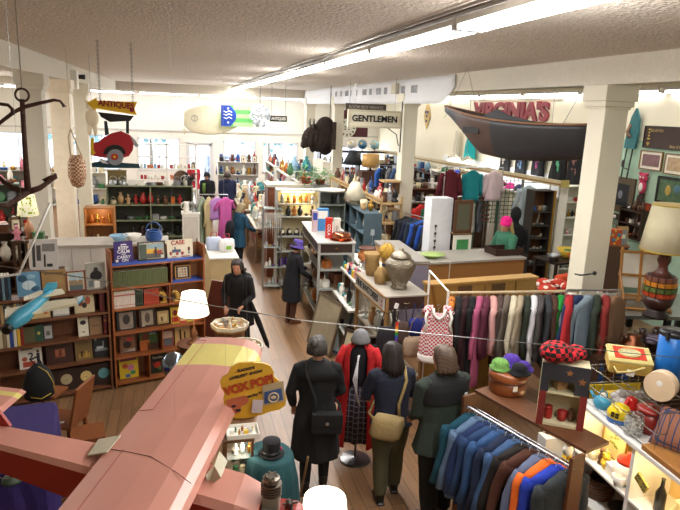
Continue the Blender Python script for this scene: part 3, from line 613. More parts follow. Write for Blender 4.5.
b = MB(); b.tube([U8((.04, .16, 1.36)), U8((.05, .18, 1.2)), U8((.05, .17, 1.02))], [.05, .055, .04], 10); b.build('scarf', cloth('#63843c'), t8, smooth=True)
t10, HD10, U10 = person('person in a red coat standing just inside the shop door', (.52, 25.4, 0), 20, 1.66, topL=.8, top='#b01c2c', pants='#222228', hair='#5a4a48', hairL=.05, slim=1.1)
p9 = atz(509, 224, 1.82); P9L = (p9.x, p9.y, 0)
t9, HD9, U9 = person('person with long blonde hair and a hot pink knit hat behind the brown counter', P9L, 105, 1.94, lean=4, topL=.6, top='#3f7a60', pants='#2a2d38', hair='#c9ab6c', hairL=.2, hat=('beanie', '#f01e8c'), head=(10, -10), arms=[((-.26, .14, 1.16), (-.18, .34, 1.12)), ((.26, .08, 1.14), (.2, .3, 1.0))])
PINKLIT = mat('#d99a8a', rough=.34, var=.08, scale=5)  # pink paint with light reflecting off the top surfaces mixed in
REDP = mat('#a32c20', rough=.35, var=.12, scale=5)
YEL = mat('#e6d97c', rough=.4, var=.06)
TAPE = mat('#cfc8b0', rough=.7, var=.15, scale=20)
WZ = 2.72
ptop = (atz(198, 337, WZ)+atz(263, 352, WZ))/2; pbot = (atz(58, 510, WZ)+atz(190, 508, WZ))/2
sp = (ptop-pbot).normalized(); ang = math.degrees(math.atan2(sp.y, sp.x))-90   
rootp = (atz(150, 452, WZ)+atz(235, 458, WZ))/2;
pl = thing('model_airplane', 'large pink and red model airplane with yellow stripes hanging in the foreground', 'model airplane', (rootp.x, rootp.y, WZ), ang)
inv = (Matrix.Translation(rootp) @ Matrix.Rotation(R(ang), 4, 'Z')).inverted()
def PL(px, py, z): return inv @ atz(px, py, z)
a1, a2 = PL(198, 337, WZ), PL(264, 353, WZ); b1, b2 = PL(58, 510, WZ), PL(190, 508, WZ)
def wing_ring(y, xt, xl, th=.05, tw=0):
 c = xl-xt; pr = [(0, .0), (.25, .45), (.5, .8), (.75, 1.0), (.9, .85), (.97, .5), (1, 0), (.97, -.25), (.85, -.35), (.5, -.3), (.2, -.1)]
 return [(xt+c*u, y, th*v) for u, v in pr]
ytip = (a1.y+a2.y)/2; slope = (a2.y-a1.y)/(a2.x-a1.x)
xt0, xl0 = a1.x, a2.x; ye = (b1.y+b2.y)/2
def edges(y):
 f = (ytip-y)/(ytip-ye); return a1.x+(b1.x-a1.x)*f, a2.x+(b2.x-a2.x)*f
fr = [1, .93, .90, .80, .74, .5, .25, 0, -.6, -1.0, -1.3]
rings = []; mis = []
for i, f in enumerate(fr):
 y = ye+(ytip-ye)*f; xt, xl = edges(y)
 if i == 0: xt += .02; xl -= .01
 r_ = wing_ring(y, xt, xl, .05); r_ = [(x, yy+(x-(xt+xl)/2)*slope*max(0, f), z) for x, yy, z in r_]
 rings.append(r_)
for i in range(len(fr)-1): mis.append(1 if (fr[i] <= .93 and fr[i+1] >= .74) else 0)
wg = MB(); wg.loft(rings, mi=mis); wg.build('wing', [PINKLIT, YEL], pl)
sm = MB()
def WP(f, u):
 y = ye+(ytip-ye)*f; xt, xl = edges(y); x = xt+(xl-xt)*u; return Vector((x, y+(x-(xt+xl)/2)*slope*max(0, f), .05*(.45*u/.25 if u < .25 else .45+.35*(u-.25)/.25 if u < .5 else .8+.2*(u-.5)/.25 if u < .75 else 1.0)+.0006))
sm.tube([WP(.965, .17), WP(.965, .04)], .0012, 4); sm.tube([WP(.965, .17), WP(.7, .17), WP(.42, .17)], .0013, 4); sm.tube([WP(.42, .17), WP(.42, .01)], .0013, 4)
sm.build('aileron_seam', mat('#a8352c'), pl)
s2 = MB(); s2.tube([WP(.22, .01), WP(.20, .2), WP(.165, .5), WP(.1, .8), WP(.06, .97)], .0015, 4); s2.build('panel_seam', mat('#6b3a32'), pl)
s3 = MB(); s3.tube([WP(.21, .18), WP(0, .18), WP(-.5, .18)], .0012, 4); s3.build('flap_seam', mat('#a8352c'), pl)
f0 = PL(-60, 421, WZ-.02); f1 = PL(208, 482, WZ-.03); f2 = PL(262, 493, WZ-.03); f3 = PL(300, 502, WZ-.08)
fu = MB();
def fring(p, w, h, top):
 return [(p.x, p.y+s*w, top+z*h) for s, z in ((-1, -.9), (-1, -.12), (-.8, 0), (.8, 0), (1, -.12), (1, -.9), (.8, -1), (-.8, -1))]
pts = [(f0, .055, .09), (f0.lerp(f1, .4), .075, .13), (f0.lerp(f1, .75), .095, .17), (f1, .105, .19)]
rg = [fring(p, w, h, -.02) for p, w, h in pts]+[fring(f1.lerp(f2, .6), .105, .19, -.03), fring(f2, .09, .17, -.05)]
fb = MB(); fb.loft(rg, mi=1)
n_ = 8
for i in range(len(rg)-1):
 for j in (1, 2, 3): fb.mi[i*8+j] = 0  # upper fuselage faces take the light-mixed pink, sides stay red
fb.build('fuselage', [PINKLIT, REDP], pl)
nc = MB(); c_ = f2; nc.loft([fring(c_+Vector((-.01, 0, 0)), .09, .17, -.09), fring(c_+Vector((.11, -.0, 0)), .075, .15, -.09), fring(c_+Vector((.13, 0, 0)), .06, .13, -.1)], mi=1); nc.build('nose_cowl', [PINKLIT, REDP], pl)
spn = MB(); spn.lathe([(.001, .11), (.03, .085), (.052, .04), (.058, 0), (.001, 0)], 16, M=TR(ry=90)); spn.build('spinner', mat('#c9706c', rough=.25), pl, loc=c_+Vector((.135, 0, -.14)), smooth=True)
e = thing_e = MB(); e.box((0, 0, 0), (.055, .05, .09)); e.box((.0, -.045, -.01), (.05, .07, .035)); e.build('engine', metal('#b5b2aa', .45), pl, loc=c_+Vector((.03, .0, -.04)))
e = MB()
for k in range(5): e.lathe([(.001, 0), (.034, 0), (.034, .004), (.02, .005), (.001, .005)], 16, c=(0, 0, k*.009))
e.lathe([(.001, .045), (.026, .045), (.028, .06), (.02, .066), (.001, .066)], 14)
for k in range(6): a = k*math.pi/3; e.lathe([(.001, .06), (.004, .06), (.004, .07), (.001, .07)], 6, c=(.018*math.cos(a), .018*math.sin(a), 0))
e.build('cylinder_head', metal('#8d867c', .4), pl, loc=c_+Vector((.03, 0, .0)))
e = MB(); e.lathe([(.001, 0), (.012, 0), (.012, .02), (.006, .03), (.001, .03)], 10); e.tube([(-.02, 0, .01), (.03, .01, .015)], .004, 5); e.tube([(.012, -.02, .004), (.012, .03, .01)], .003, 5)
e.build('carburettor', metal('#6f6b66', .4), pl, loc=c_+Vector((.085, .02, -.06)))
e = MB(); e.tube([(0, -.108, -.06), (0, -.125, -.09), (.02, -.13, -.13), (.06, -.12, -.15)], .008, 8); e.build('exhaust_pipe', mat('#d8d2c0', rough=.4), pl, loc=f1.lerp(f2, .5), smooth=True)
for nm, cx, s in (('a', -1, -1), ('b', 1, 1)):
 tb = MB(); xt, xl = edges(0.0)
 if s < 0: q4 = [PL(88, 456, WZ-.012), PL(99, 440, WZ-.012), PL(121, 436, WZ+.01), PL(107, 453, WZ+.01)]; tb._add(q4, [(0, 1, 2, 3)])
 else: tb._add([PL(214, 466, WZ+.02), PL(219, 452, WZ+.02), PL(227, 462, WZ-.0), PL(221, 478, WZ-.0), PL(209, 486, WZ-.04), PL(206, 475, WZ-.0)], [(0, 1, 2, 3), (0, 3, 4, 5)])
 q = tb.build('repair_tape', TAPE, pl); m_ = q.modifiers.new('s', 'SOLIDIFY'); m_.thickness = .004
s1 = PL(26, 386, WZ+.03); s0 = PL(-40, 385, WZ+.03)
tf = f0.lerp(f1, .03)
st = MB(); L_ = max(.25, s1.y-f0.y)
q1 = PL(2, 407, WZ+.03)
stb = [[(s0.x-.05, 0+f0.y, .0), (s1.x-.05+.02, f0.y, .0)], ]
rings = []
for f, mi in ((0, 0), (.55, 0), (.68, 1), (.85, 0), (1.0, 0)):
 yy = f0.y+.02+(s1.y-f0.y-.02)*f; xr = q1.x+(s1.x-q1.x)*f; rings.append([(xr-.28, yy, .01), (xr-.15, yy, .022), (xr-.02, yy, .015), (xr, yy, .004), (xr-.02, yy, -.004), (xr-.28, yy, .0)])
st.loft(rings, mi=[0, 0, 1, 0]); st.build('tail_stabiliser', [PINKLIT, YEL], pl)
fn = MB(); fx = PL(6, 425, WZ).x; fn.prism([(fx-.3, -.02), (fx, -.02), (fx-.12, .16), (fx-.25, .2)], .014, TR((0, f0.y+.0, 0))); fn.build('tail_fin', REDP, pl)
for i, (u, f) in enumerate(((.5, .35), (.5, -.5))):
 p = WP(f, u); cbl = MB(); cbl.tube([p, (p.x+.02, p.y, ZC-WZ)], .0003, 4); cbl.build('suspension_wire', metal('#bbbbbb'), pl)
VY = 2.25
def vp(px, py): p = aty(px, py, VY); return (p.x, p.z)
out = [(240.7, 362.3), (252, 361.8), (263, 362.8), (270, 365.3), (273.5, 371), (273.5, 376), (279, 380.5), (284, 389), (286.5, 398), (285, 405), (279, 409), (270, 411), (262, 414), (254, 416), (244.8, 417.5), (235, 417.6), (228, 414), (224.5, 407), (223.2, 398.8), (224.6, 393.2), (221.2, 387.6), (220, 381.4), (222.5, 376.5), (228, 373.7), (231, 366.7)]
cx, cz = vp(252, 390)
vs = thing('hanging_sign', 'yellow cloud-shaped cut-out sign with orange vox pop lettering, hung on wires', 'sign', (cx, VY, cz))
o2 = [(a-cx, b-cz) for a, b in (vp(*p) for p in out)]
MB().prism(o2, .012).build('board', mat('#e0b232', rough=.5, var=.1), vs)
k_ = VY/F*1.03
def sgn(body, px, py, hpx, m, ang, bold=0, sx=1): x, z = vp(px, py); return text(body, hpx*k_*1.0, m, vs, (x-cx, -.0085, z-cz), (90, ang, 0), .001, bold=bold, sx=sx)
DK = mat('#1b2336'); ORG = mat('#b8481f', rough=.5)
for b_, px, py, hh, m_, a_, bo, sx in (("RADIO'S", 246, 368.5, 4, DK, -9, .0004, 1.2), ('LIVELIEST SHOW', 246, 374, 4.2, DK, -11, .0004, 1.12), ('VOX POP!', 249, 384.5, 12.5, ORG, -13, .003, .92), ('Every Tuesday Night', 250, 395, 4.6, DK, -13, .0003, 1.05)): sgn(b_, px, py, hh, m_, a_, bo, sx)
p0 = vp(227, 399);
pk = MB(); pk.prism([(a-cx, b-cz) for a, b in (vp(*p) for p in ((226, 399), (245, 394.5), (249, 399), (246, 403), (241, 405), (240, 411), (236, 413), (228, 408)))], .004, TR((0, -.008, 0))); pk.build('packet_panel', mat('#c06a4a', rough=.5), vs)
sgn('LIPTON', 236, 399.8, 3.6, mat('#e8c9a0'), -13, .0003); sgn('TEA', 240, 403.5, 3.0, mat('#e8c9a0'), -13, .0003)
sb = MB(); [sb.sph((vp(x, y)[0]-cx, -.011, vp(x, y)[1]-cz), (rx*k_, .002, rz_*k_), 10, 6) for x, y, rx, rz_ in ((233.5, 405, 2.6, 1.5), (238, 409, 3.2, 1.6))]; sb.build('brush_stroke', DK, vs)
bp_ = MB(); bp_.prism([(a-cx, b-cz) for a, b in (vp(*p) for p in ((262, 384.5), (283, 380), (285, 400), (262.5, 405)))], .004, TR((0, -.008, 0))); bp_.build('soup_panel', mat('#b7a884', rough=.5), vs)
bp_ = MB(); bp_.prism([(a-cx, b-cz) for a, b in (vp(*p) for p in ((264, 391), (281, 387), (282.5, 398.5), (264, 402.5)))], .004, TR((0, -.0105, 0))); bp_.build('blue_field', mat('#3f5f96', rough=.5), vs)
bb = MB(); x, z = vp(273, 396); bb.ring((x-cx, -.0135, z-cz), 5.2*k_, .9*k_, 18, TR(rx=90, s=(1, 1, 1))); bb.sph((x-cx, -.013, z-cz), (3.2*k_, .002, 2*k_), 12, 6); bb.build('soup_bowl', mat('#d8c9a0', rough=.5), vs)
sgn('Lipton', 272.5, 387.5, 4.6, DK, -18, .0003)
tg = MB(); x, z = vp(257, 405); tg.box((x-cx, -.012, z-cz), (.042, .003, .055), ry=6); tg.build('price_tag', mat('#d9d2d6'), vs)
for px, py in ((247, 363), (225.5, 372)):
 x, z = vp(px, py); wv = MB(); wv.tube([(x-cx, 0, z-cz), (x-cx-.01, 0, ZC-cz)], .0003, 4); wv.build('hanging_wire', metal('#bbbbbb'), vs)
wy = 3.0
wp = [aty(x, y, wy) for x, y in ((-60, 250), (0, 266), (60, 274), (110, 282), (160, 296), (215, 306), (300, 320), (430, 334), (560, 346), (680, 358), (740, 363))]
b = MB(); b.tube(wp, .0028, 5); tag(b.build('string_wire', metal('#9a9a9a', .4), smooth=True), 'thin grey wire strung across the whole shop in front of the shelves', 'wire')
AY = 5.0
an_c = aty(23, 88, AY); an = thing('iron_anchor', 'rusty old iron grapnel anchor hanging at the upper left', 'anchor', (an_c.x, AY, an_c.z))
RUST = mat('#4a3026', rough=.8, var=.35, scale=25, bump=.4, metal=.3)
def ap(px, py, dy=0): p = aty(px, py, AY+dy); return Vector((p.x-an_c.x, dy, p.z-an_c.z))
b = MB(); b.tube([ap(22, 99), ap(25, 150), ap(28, 192)], [.017, .018, .024], 10); b.build('shank', RUST, an, smooth=True)
b = MB(); b.ring(ap(22, 95), .045, .008, 22, TR(rx=90)); b.build('ring', RUST, an, smooth=True)
b = MB(); b.tube([ap(-3, 125), ap(14, 112), ap(24, 107), ap(40, 103), ap(54, 100), ap(60, 101), ap(64, 106)], [.013, .014, .015, .013, .011, .009, .01], 8); b.tube([ap(64, 106), ap(64.3, 107)], .015, 8); b.build('stock', RUST, an, smooth=True)
b = MB(); b.tube([ap(0, 104), ap(8, 105), ap(12, 109), ap(13, 115)], [.012, .012, .012, .014], 8); b.build('stock_hook', RUST, an, smooth=True)
for nm, pts, fl in (('a', [(28, 192, 0), (40, 188, .05), (50, 181, .1), (56, 174, .14)], [(39, 181), (47, 177), (54, 176), (55, 180), (50, 183), (43, 184)]), ('b', [(28, 192, 0), (16, 200, -.1), (6, 206, -.2), (-6, 204, -.3)], None), ('c', [(28, 192, 0), (15, 189, .08), (4, 182, .15), (-4, 174, .2)], None)):
 b = MB(); b.tube([ap(x, y, d) for x, y, d in pts], [.024, .021, .017, .01], 8)
 if fl: b.prism([(ap(x, y).x, ap(x, y).z) for x, y in fl], .02, TR((0, .1, 0)))
 b.build('fluke_arm', RUST, an, smooth=True)
b = MB(); b.tube([ap(22, 90), (ap(22, 90).x, 0, ZC-an_c.z)], .005, 5); b.build('rope', cloth('#9c9482'), an)
b = MB(); wl = [aty(x, y, 4.2) for x, y in ((50, 203), (34, 240), (19, 274), (0, 277), (-30, 279))]; b.tube(wl, .009, 6)
tag(b.build('bent_rod', mat('#e9e9e6', rough=.4), smooth=True), 'white bent metal rod hanging in front of the left shelves', 'rod')
SY = 4.3
mp = aty(38, 305, SY); mp_t = thing('model_airplane', 'small blue model airplane with white wings hanging before the left bookcase', 'model airplane', mp)
BLU = mat('#3f93ae', rough=.4, var=.08); IV = mat('#e4dcc0', rough=.5, var=.06)
def sp_(px, py, dy=0): p = aty(px, py, SY+dy); return p-mp
b = MB(); b.tube([sp_(8, 328, -.15), sp_(14, 322, -.1), sp_(22, 316, -.05), sp_(34, 306, .05), sp_(46, 296, .18), sp_(51, 290, .25)], [.03, .05, .058, .042, .028, .02], 10); b.build('fuselage', BLU, mp_t, smooth=True)
b = MB(); b.tube([sp_(8, 328, -.17), sp_(6, 331, -.2)], [.035, .03], 12); b.build('engine_cowl', metal('#3a3a3a', .5), mp_t)
def slab(b, pts, t, mi=0):
 n = len(pts); vs = [Vector(p) for p in pts]+[Vector(p)+Vector((0, 0, t)) for p in pts]; b._add(vs, [tuple(range(n))[::-1], tuple(range(n, 2*n))]+[(i, (i+1) % n, (i+1) % n+n, i+n) for i in range(n)], mi)
b = MB(); slab(b, [sp_(5, 311, .12), sp_(5, 320, -.1), sp_(42, 313, -.02), sp_(78, 305, -.02), sp_(76, 300, .1), sp_(40, 304, .13)], .014); b.build('wing', IV, mp_t)
b = MB(); slab(b, [sp_(76, 300, .1), sp_(78, 305, -.02), sp_(84, 299, .02), sp_(83, 297, .1)], .015); b.build('wing_tip', BLU, mp_t)
b = MB(); slab(b, [sp_(24, 298, .24), sp_(24, 301, .1), sp_(46, 297, .12), sp_(65, 294, .16), sp_(62, 290, .28), sp_(40, 292, .3)], .01); b.build('tail_stabiliser', IV, mp_t)
b = MB(); q = [sp_(43, 297, .2), sp_(52, 291, .24), sp_(57, 288, .26), sp_(57, 282, .26), sp_(47, 283, .24), sp_(43, 290, .2)]; n = 6
b._add([v+Vector((0, -.006, 0)) for v in q]+[v+Vector((0, .006, 0)) for v in q], [tuple(range(6)), tuple(range(6, 12))[::-1]]+[(i, i+6, (i+1) % 6+6, (i+1) % 6) for i in range(6)]); b.build('tail_fin', BLU, mp_t)
b = MB(); b.tube([sp_(30, 309), sp_(30, 309)+Vector((0, 0, ZC-sp_(30, 309).z-mp.z))], .001, 4); b.build('suspension_wire', metal('#888888'), mp_t)
QY = 9.0
cxp = aty(115, 135, QY)
cs = thing('hanging_sign', 'cut-out antiques sign with yellow arrow over a red painted car', 'sign', cxp)
def qp(px, py): p = aty(px, py, QY); return (p.x-cxp.x, p.z-cxp.z)
def patch(pts, col, y, t=.012, name='panel', m=None): b = MB(); b.prism([qp(*p) for p in pts], t, TR((0, y, 0))); return b.build(name, m or mat(col, rough=.5), cs)
patch([(87, 103), (97, 97.5), (97, 100.5), (137.5, 102), (134.5, 108.5), (137, 115), (96, 108.5), (96, 111)], '#e0b51e', -.03, name='arrow')
for b_, x, y, hh in (('ANTIQUES', 116.5, 104.8, 5.4),): q = qp(x, y); text(b_, hh*QY/F*1.3, mat('#8c1f22'), cs, (q[0], -.042, q[1]), (90, 4, 0), .002, bold=.004, sx=.92)
patch([(130, 108), (134.5, 108.5), (134, 112), (130, 111.5)], '#8c1f22', -.04, .01, 'arrow_emblem')
def ell(cx_, cy_, rx, ry, n=24, a0=0, a1=360): return [(cx_+rx*math.cos(R(a0+(a1-a0)*i/(n if a1-a0 < 360 else n))), cy_-ry*math.sin(R(a0+(a1-a0)*i/n))) for i in range(n+(1 if a1-a0 < 360 else 0))]
patch([(91, 143), (98, 142), (104, 137), (112, 133), (121, 131), (130, 135), (133.5, 143), (133, 150), (129, 156), (122, 158), (108, 158), (100, 157), (91, 155)], '#a81f2a', -.01, .03, 'car_body')
patch([(92, 163), (104, 160), (125, 163), (139, 164), (140, 168), (110, 168), (92, 167)], '#123c46', .0, .03, 'ground_board')
patch(ell(115, 154, 11, 9.5, 24, 0, 180), '#101010', -.035, .015, 'fender')
patch(ell(115.5, 157, 8.2, 8), '#8d9298', -.045, .015, 'tyre'); patch(ell(115, 156.5, 3.6, 3.2), '#b01f24', -.055, .015, 'hub'); patch(ell(115, 156.5, 1.4, 1.3), '#e0b51e', -.065, .01, 'hub_cap')
patch([(125, 133), (130, 135), (136, 141), (138.5, 146), (136, 147), (131, 143), (127, 138)], '#9ba3a5', .01, .012, 'rear_wing')
patch([(101, 158), (106, 161), (109, 164), (103, 163), (99, 160)], '#dfe2e2', -.02, .012, 'dust_cloud')
patch([(91, 138), (94, 138), (94, 150), (96, 153), (92, 156), (91, 150)], '#d9b11f', -.025, .012, 'headlamp_stalk')
patch([(98, 112), (134, 116), (130, 121), (110, 122), (101, 117)], '#141414', .005, .012, 'canopy_roof')
patch([(104, 121), (107, 121), (109, 134), (105, 136)], '#20343c', .005, .01, 'canopy_post'); patch([(126, 119), (129, 119), (129, 134), (126, 133)], '#20343c', .005, .01, 'canopy_post')
for px in (100, 133):
 q = qp(px, 100 if px < 110 else 103); ch = MB(); z = q[1]; i = 0
 while z < ZC-cxp.z-.03 and i < 40: ch.ring((q[0], 0, z+.018), .014, .004, 8, TR(rx=90, rz=90*(i % 2))); z += .028; i += 1
 ch.build('chain', metal('#9a9a9a'), cs)
BX = (4.9, 8.2)
pa, pb = aty(445, 113, 10.2), aty(600, 128, 7.4)
axis = Vector((pb.x-pa.x, pb.y-pa.y, 0)); L_ = axis.length; ba = math.degrees(math.atan2(axis.y, axis.x))
bt = thing('model_boat', 'large dark half-built model sailboat hull hanging before the red name sign', 'model boat', (pa.x, pa.y, (pa.z+pb.z)/2-.02), ba)
rings = []; N_ = 16
for i in range(N_+1):
 f = i/N_; beam = .34*math.sin(math.pi*min(1, .12+.62*f))**.8*(1 if f < .85 else 1); beam = max(.02, beam*(min(1, f/.25)**.6)); dep = (.10+.50*min(1, f/.3)**1.2) if f < .5 else .60-.14*(f-.5)*2
 sheer = .10*(1-f)**2*2-.05*math.sin(math.pi*f)
 rings.append([(f*L_, beam*math.sin(a), sheer-dep*(math.cos(a)**1.3 if math.cos(a) > 0 else 0)) for a in [R(-90+180*j/14) for j in range(15)]])
h = MB(); h.loft(rings, cap=True, closed=False, mi=[1 if .12 < i/N_ < .42 else 0 for i in range(N_)]); q = h.build('hull', [mat('#26262a', rough=.5, var=.15), wood('#4b3227', col2='#3a2a26')], bt, smooth=True); m_ = q.modifiers.new('s', 'SOLIDIFY'); m_.thickness = .02
for s in (-1, 1): g = MB(); g.tube([(r[7][0], s*abs(r[0][1])*1.02, r[0][2]) for r in rings], .018, 6); g.build('gunwale', wood('#8f6443'), bt, smooth=True)
dk = MB(); dk.loft([[(r[0][0], r[0][1]*.95, r[0][2]-.03), (r[0][0], -r[0][1]*.95, r[0][2]-.03)] for r in rings[7:]], cap=False, closed=False); q = dk.build('deck', mat('#3a3a3c'), bt); m_ = q.modifiers.new('s', 'SOLIDIFY'); m_.thickness = .015
sg = MB(); sg.prism([(.95, 0), (1.35, .17), (1.6, .08), (2.1, .0), (1.2, -.04)], .03, TR((0, -.22, 0))); sg.build('coaming', mat('#2b2b2e'), bt)
mk = MB(); mk.box((L_*.3, -.27, -.17), (.34, .03, .1)); mk.build('side_opening', mat('#0c0a09'), bt)
for x in (.3, L_-.3):
 wv = MB(); wv.tube([(x-.25, -.05, .0), (x+.15, 0, ZC-.02-bt.location.z), (x+.5, .0, .0)], .004, 4); wv.build('suspension_wire', metal('#666666'), bt)
gp = atz(325, 498, 1.80)
fl = thing('floor_lamp', 'glowing white drum-shaded lamp at the bottom edge beside the airplane nose', 'lamp', (gp.x, gp.y, 0))
MB().lathe([(.001, 0), (.15, 0), (.14, .025), (.02, .04), (.012, .1), (.012, 1.5), (.001, 1.5)], 20).build('stand', metal('#5a5248', .4), fl, smooth=True)
sh = MB(); sh.lathe([(.150, 1.52), (.118, 1.80), (.112, 1.80), (.144, 1.52)], 28); sh.build('lamp_shade', mat('#fff4de', rough=.8, emit=1.6, var=0), fl, smooth=True)
MB().lathe([(.001, 1.56), (.03, 1.58), (.045, 1.65), (.03, 1.72), (.001, 1.74)], 14).build('bulb', glow('#fff3d8', 25), fl, smooth=True)
MB().lathe([(.001, 1.775), (.112, 1.775), (.112, 1.785), (.001, 1.785)], 24).build('diffuser', mat('#fffaf0', emit=3.5, var=0), fl)
point((gp.x, gp.y, 1.95), 6);
tp_ = atz(276, 462, .95)
tt = thing('draped_table', 'small table under a dark teal cloth behind the airplane nose', 'table', (tp_.x-.02, tp_.y+.18, 0), 10)
MB().lathe([(.001, .0), (.15, 0), (.14, .03), (.03, .05), (.03, .86), (.12, .9), (.16, .9), (.001, .92)], 16).build('pedestal', wood('#4a2f1e'), tt)
b = MB(); rings = []
for z, r_ in ((.935, .001), (.935, .17), (.92, .19), (.7, .21), (.4, .24), (.12, .27)): rings.append([((r_+(.025*math.sin(j*1.9) if z < .9 else 0))*math.cos(2*math.pi*j/36), (r_+(.025*math.sin(j*1.9) if z < .9 else 0))*1.25*math.sin(2*math.pi*j/36), z) for j in range(36)])
b.loft(rings, cap=False); o = b.build('tablecloth', cloth('#1f4a50', bump=.15), smooth=True, loc=tt.location, rz=10); q = o.modifiers.new('s', 'SOLIDIFY'); q.thickness = .006; tag(o, 'dark teal cloth draped over the small table under the top hat', 'tablecloth')
tx, ty = tt.location.x+.0, tt.location.y-.04
hh = thing('top_hat', 'black top hat with a pink flower standing on the teal cloth', 'hat', (tx, ty, .94))
MB().lathe([(.001, 0), (.1, .004), (.112, .012), (.113, .018), (.085, .012), (.078, .02), (.075, .08), (.08, .135), (.077, .14), (.001, .14)], 28).build('crown', cloth('#17171a', bump=.1), hh, smooth=True)
MB().lathe([(.078, .02), (.081, .022), (.079, .05), (.076, .05)], 24).build('hat_band', mat('#2a2a2e', rough=.3), hh, smooth=True)
b = MB(); [b.sph((.079+.008*math.cos(a), .0, .05+.01*math.sin(a)), .009, 8, 6) for a in (0, 1.3, 2.5, 3.8, 5)]; b.build('flower', mat('#d02a62'), hh, smooth=True)
cp = atz(243, 432, 1.15)
cc = thing('curio_cabinet', 'small lit glass curio cabinet below the yellow cut-out sign', 'cabinet', (cp.x-.04, cp.y+.05, 0), 0)
WC = wood('#6b4526')
for sx in (-1, 1):
 for yy in (-.1, .1): MB().b2(sx*.115-.012, sx*.115+.012, yy-.012, yy+.012, 0, 1.1).build('corner_post', WC, cc)
for z in (.02, .25, .5, .72, .92): MB().b2(-.11, .11, -.1, .1, z, z+.008).build('glass_shelf', GLASS, cc)
MB().b2(-.105, .105, .095, .1, .02, 1.09).build('mirror_back', metal('#cfd2d0', .12), cc); MB().b2(-.13, .13, -.115, .115, 1.09, 1.11).build('top', WC, cc)
tr = thing('white_tray', 'white rectangular tray of trinkets on top of the small curio cabinet', 'tray', (cp.x, cp.y+.05, 1.11))
MB().b2(-.14, .14, -.1, .1, 0, .008).build('base', WHITEP, tr)
b = MB(); b.b2(-.14, .14, -.1, -.092, .008, .04); b.b2(-.14, .14, .092, .1, .008, .04); b.b2(-.14, -.132, -.092, .092, .008, .04); b.b2(.132, .14, -.092, .092, .008, .04); b.build('rim', WHITEP, tr)
for i in range(7): item(rnd.choice(['figurine', 'jar', 'box']), ['white', 'green', 'brass', 'amber', 'yellow', 'silver', 'cream'][i], (cp.x-.09+.03*i, cp.y+.05+.03*math.sin(i*2.5), 1.119), 'in the white tray on the curio cabinet', s=.3)
for z, nm in ((.258, 'lower'), (.508, 'second'), (.728, 'third'), (.928, 'top')): row((cp.x-.09, cp.y+.03, z), (cp.x+.09, cp.y+.03, z), 3, 'on the %s glass shelf of the curio cabinet' % nm, ['figurine', 'vase', 'bottle', 'jar'], ['white', 'red', 'brass', 'cream', 'green', 'clear glass'], .7, jit=.005)
point((cp.x, cp.y-.05, 1.04), 2.0, (1, .9, .7), .02)
cn = atz(308, 457, .9); c2 = atz(300, 497, .02); b = MB(); b.tube([c2-Vector((0, 0, .0)), cn], [.013, .01], 8)
tag(b.build('walking_stick', wood('#9c7448'), smooth=True), 'pale wooden walking stick leaning against the teal draped table', 'stick')
SHW = wood('#7e4f30', col2='#5c3520'); ORW = wood('#a35f30', col2='#7f4220')
def place(u, x, y, z, name, label, cat, group=None, drz=0, rot=None):
 p = loc2w(u, (x, y, z)); return thing(name, label, cat, p, math.degrees(u.rotation_euler.z)+drz, group)
def flat_item(u, x, z, w, h, base, art, label, name='picture_book', cat='book', y=.14, t=.02, lean=8, texts=(), border=None, group=None, part='cover'):
 th = place(u, x, y, z, name, label, cat, group); L = Matrix.Rotation(R(-lean), 4, 'X')
 b = MB(); b.T = L; b.b2(-w/2, w/2, 0, t, .0, h); b.build(part, mat(base, rough=.4, var=.1), th)
 if art:
  b = MB(); b.T = L; ms = [];
  for a in art:
   if a[0] == 'o': _, cx, cz, r_, rz_, c = a; b.sph((w*(cx-.5), -.002, h*cz), (w*r_, .003, h*rz_), 14, 6, mi=len(ms)); ms.append(mat(c, rough=.4, var=.2, scale=20))
   else: x0, z0, x1, z1, c = a; b.b2(w*(x0-.5), w*(x1-.5), -.003, 0, h*z0, h*z1, mi=len(ms)); ms.append(mat(c, rough=.4, var=.25, scale=25))
  b.build('cover_art', ms, th)
 for (s, cx, cz, sz, c) in texts:
  p = L @ Vector((w*(cx-.5), -.005, h*cz)); text(s, sz, mat(c), th, p, (90-lean, 0, 0), .001, bold=sz*.02)
 if border:
  b = MB(); b.T = L; q = .014
  b.b2(-w/2-q, w/2+q, -.012, t, 0, q); b.b2(-w/2-q, w/2+q, -.012, t, h-q, h); b.b2(-w/2-q, -w/2+.002, -.012, t, 0, h); b.b2(w/2-.002, w/2+q, -.012, t, 0, h); b.build('frame', mat(border, rough=.4), th)
 return th
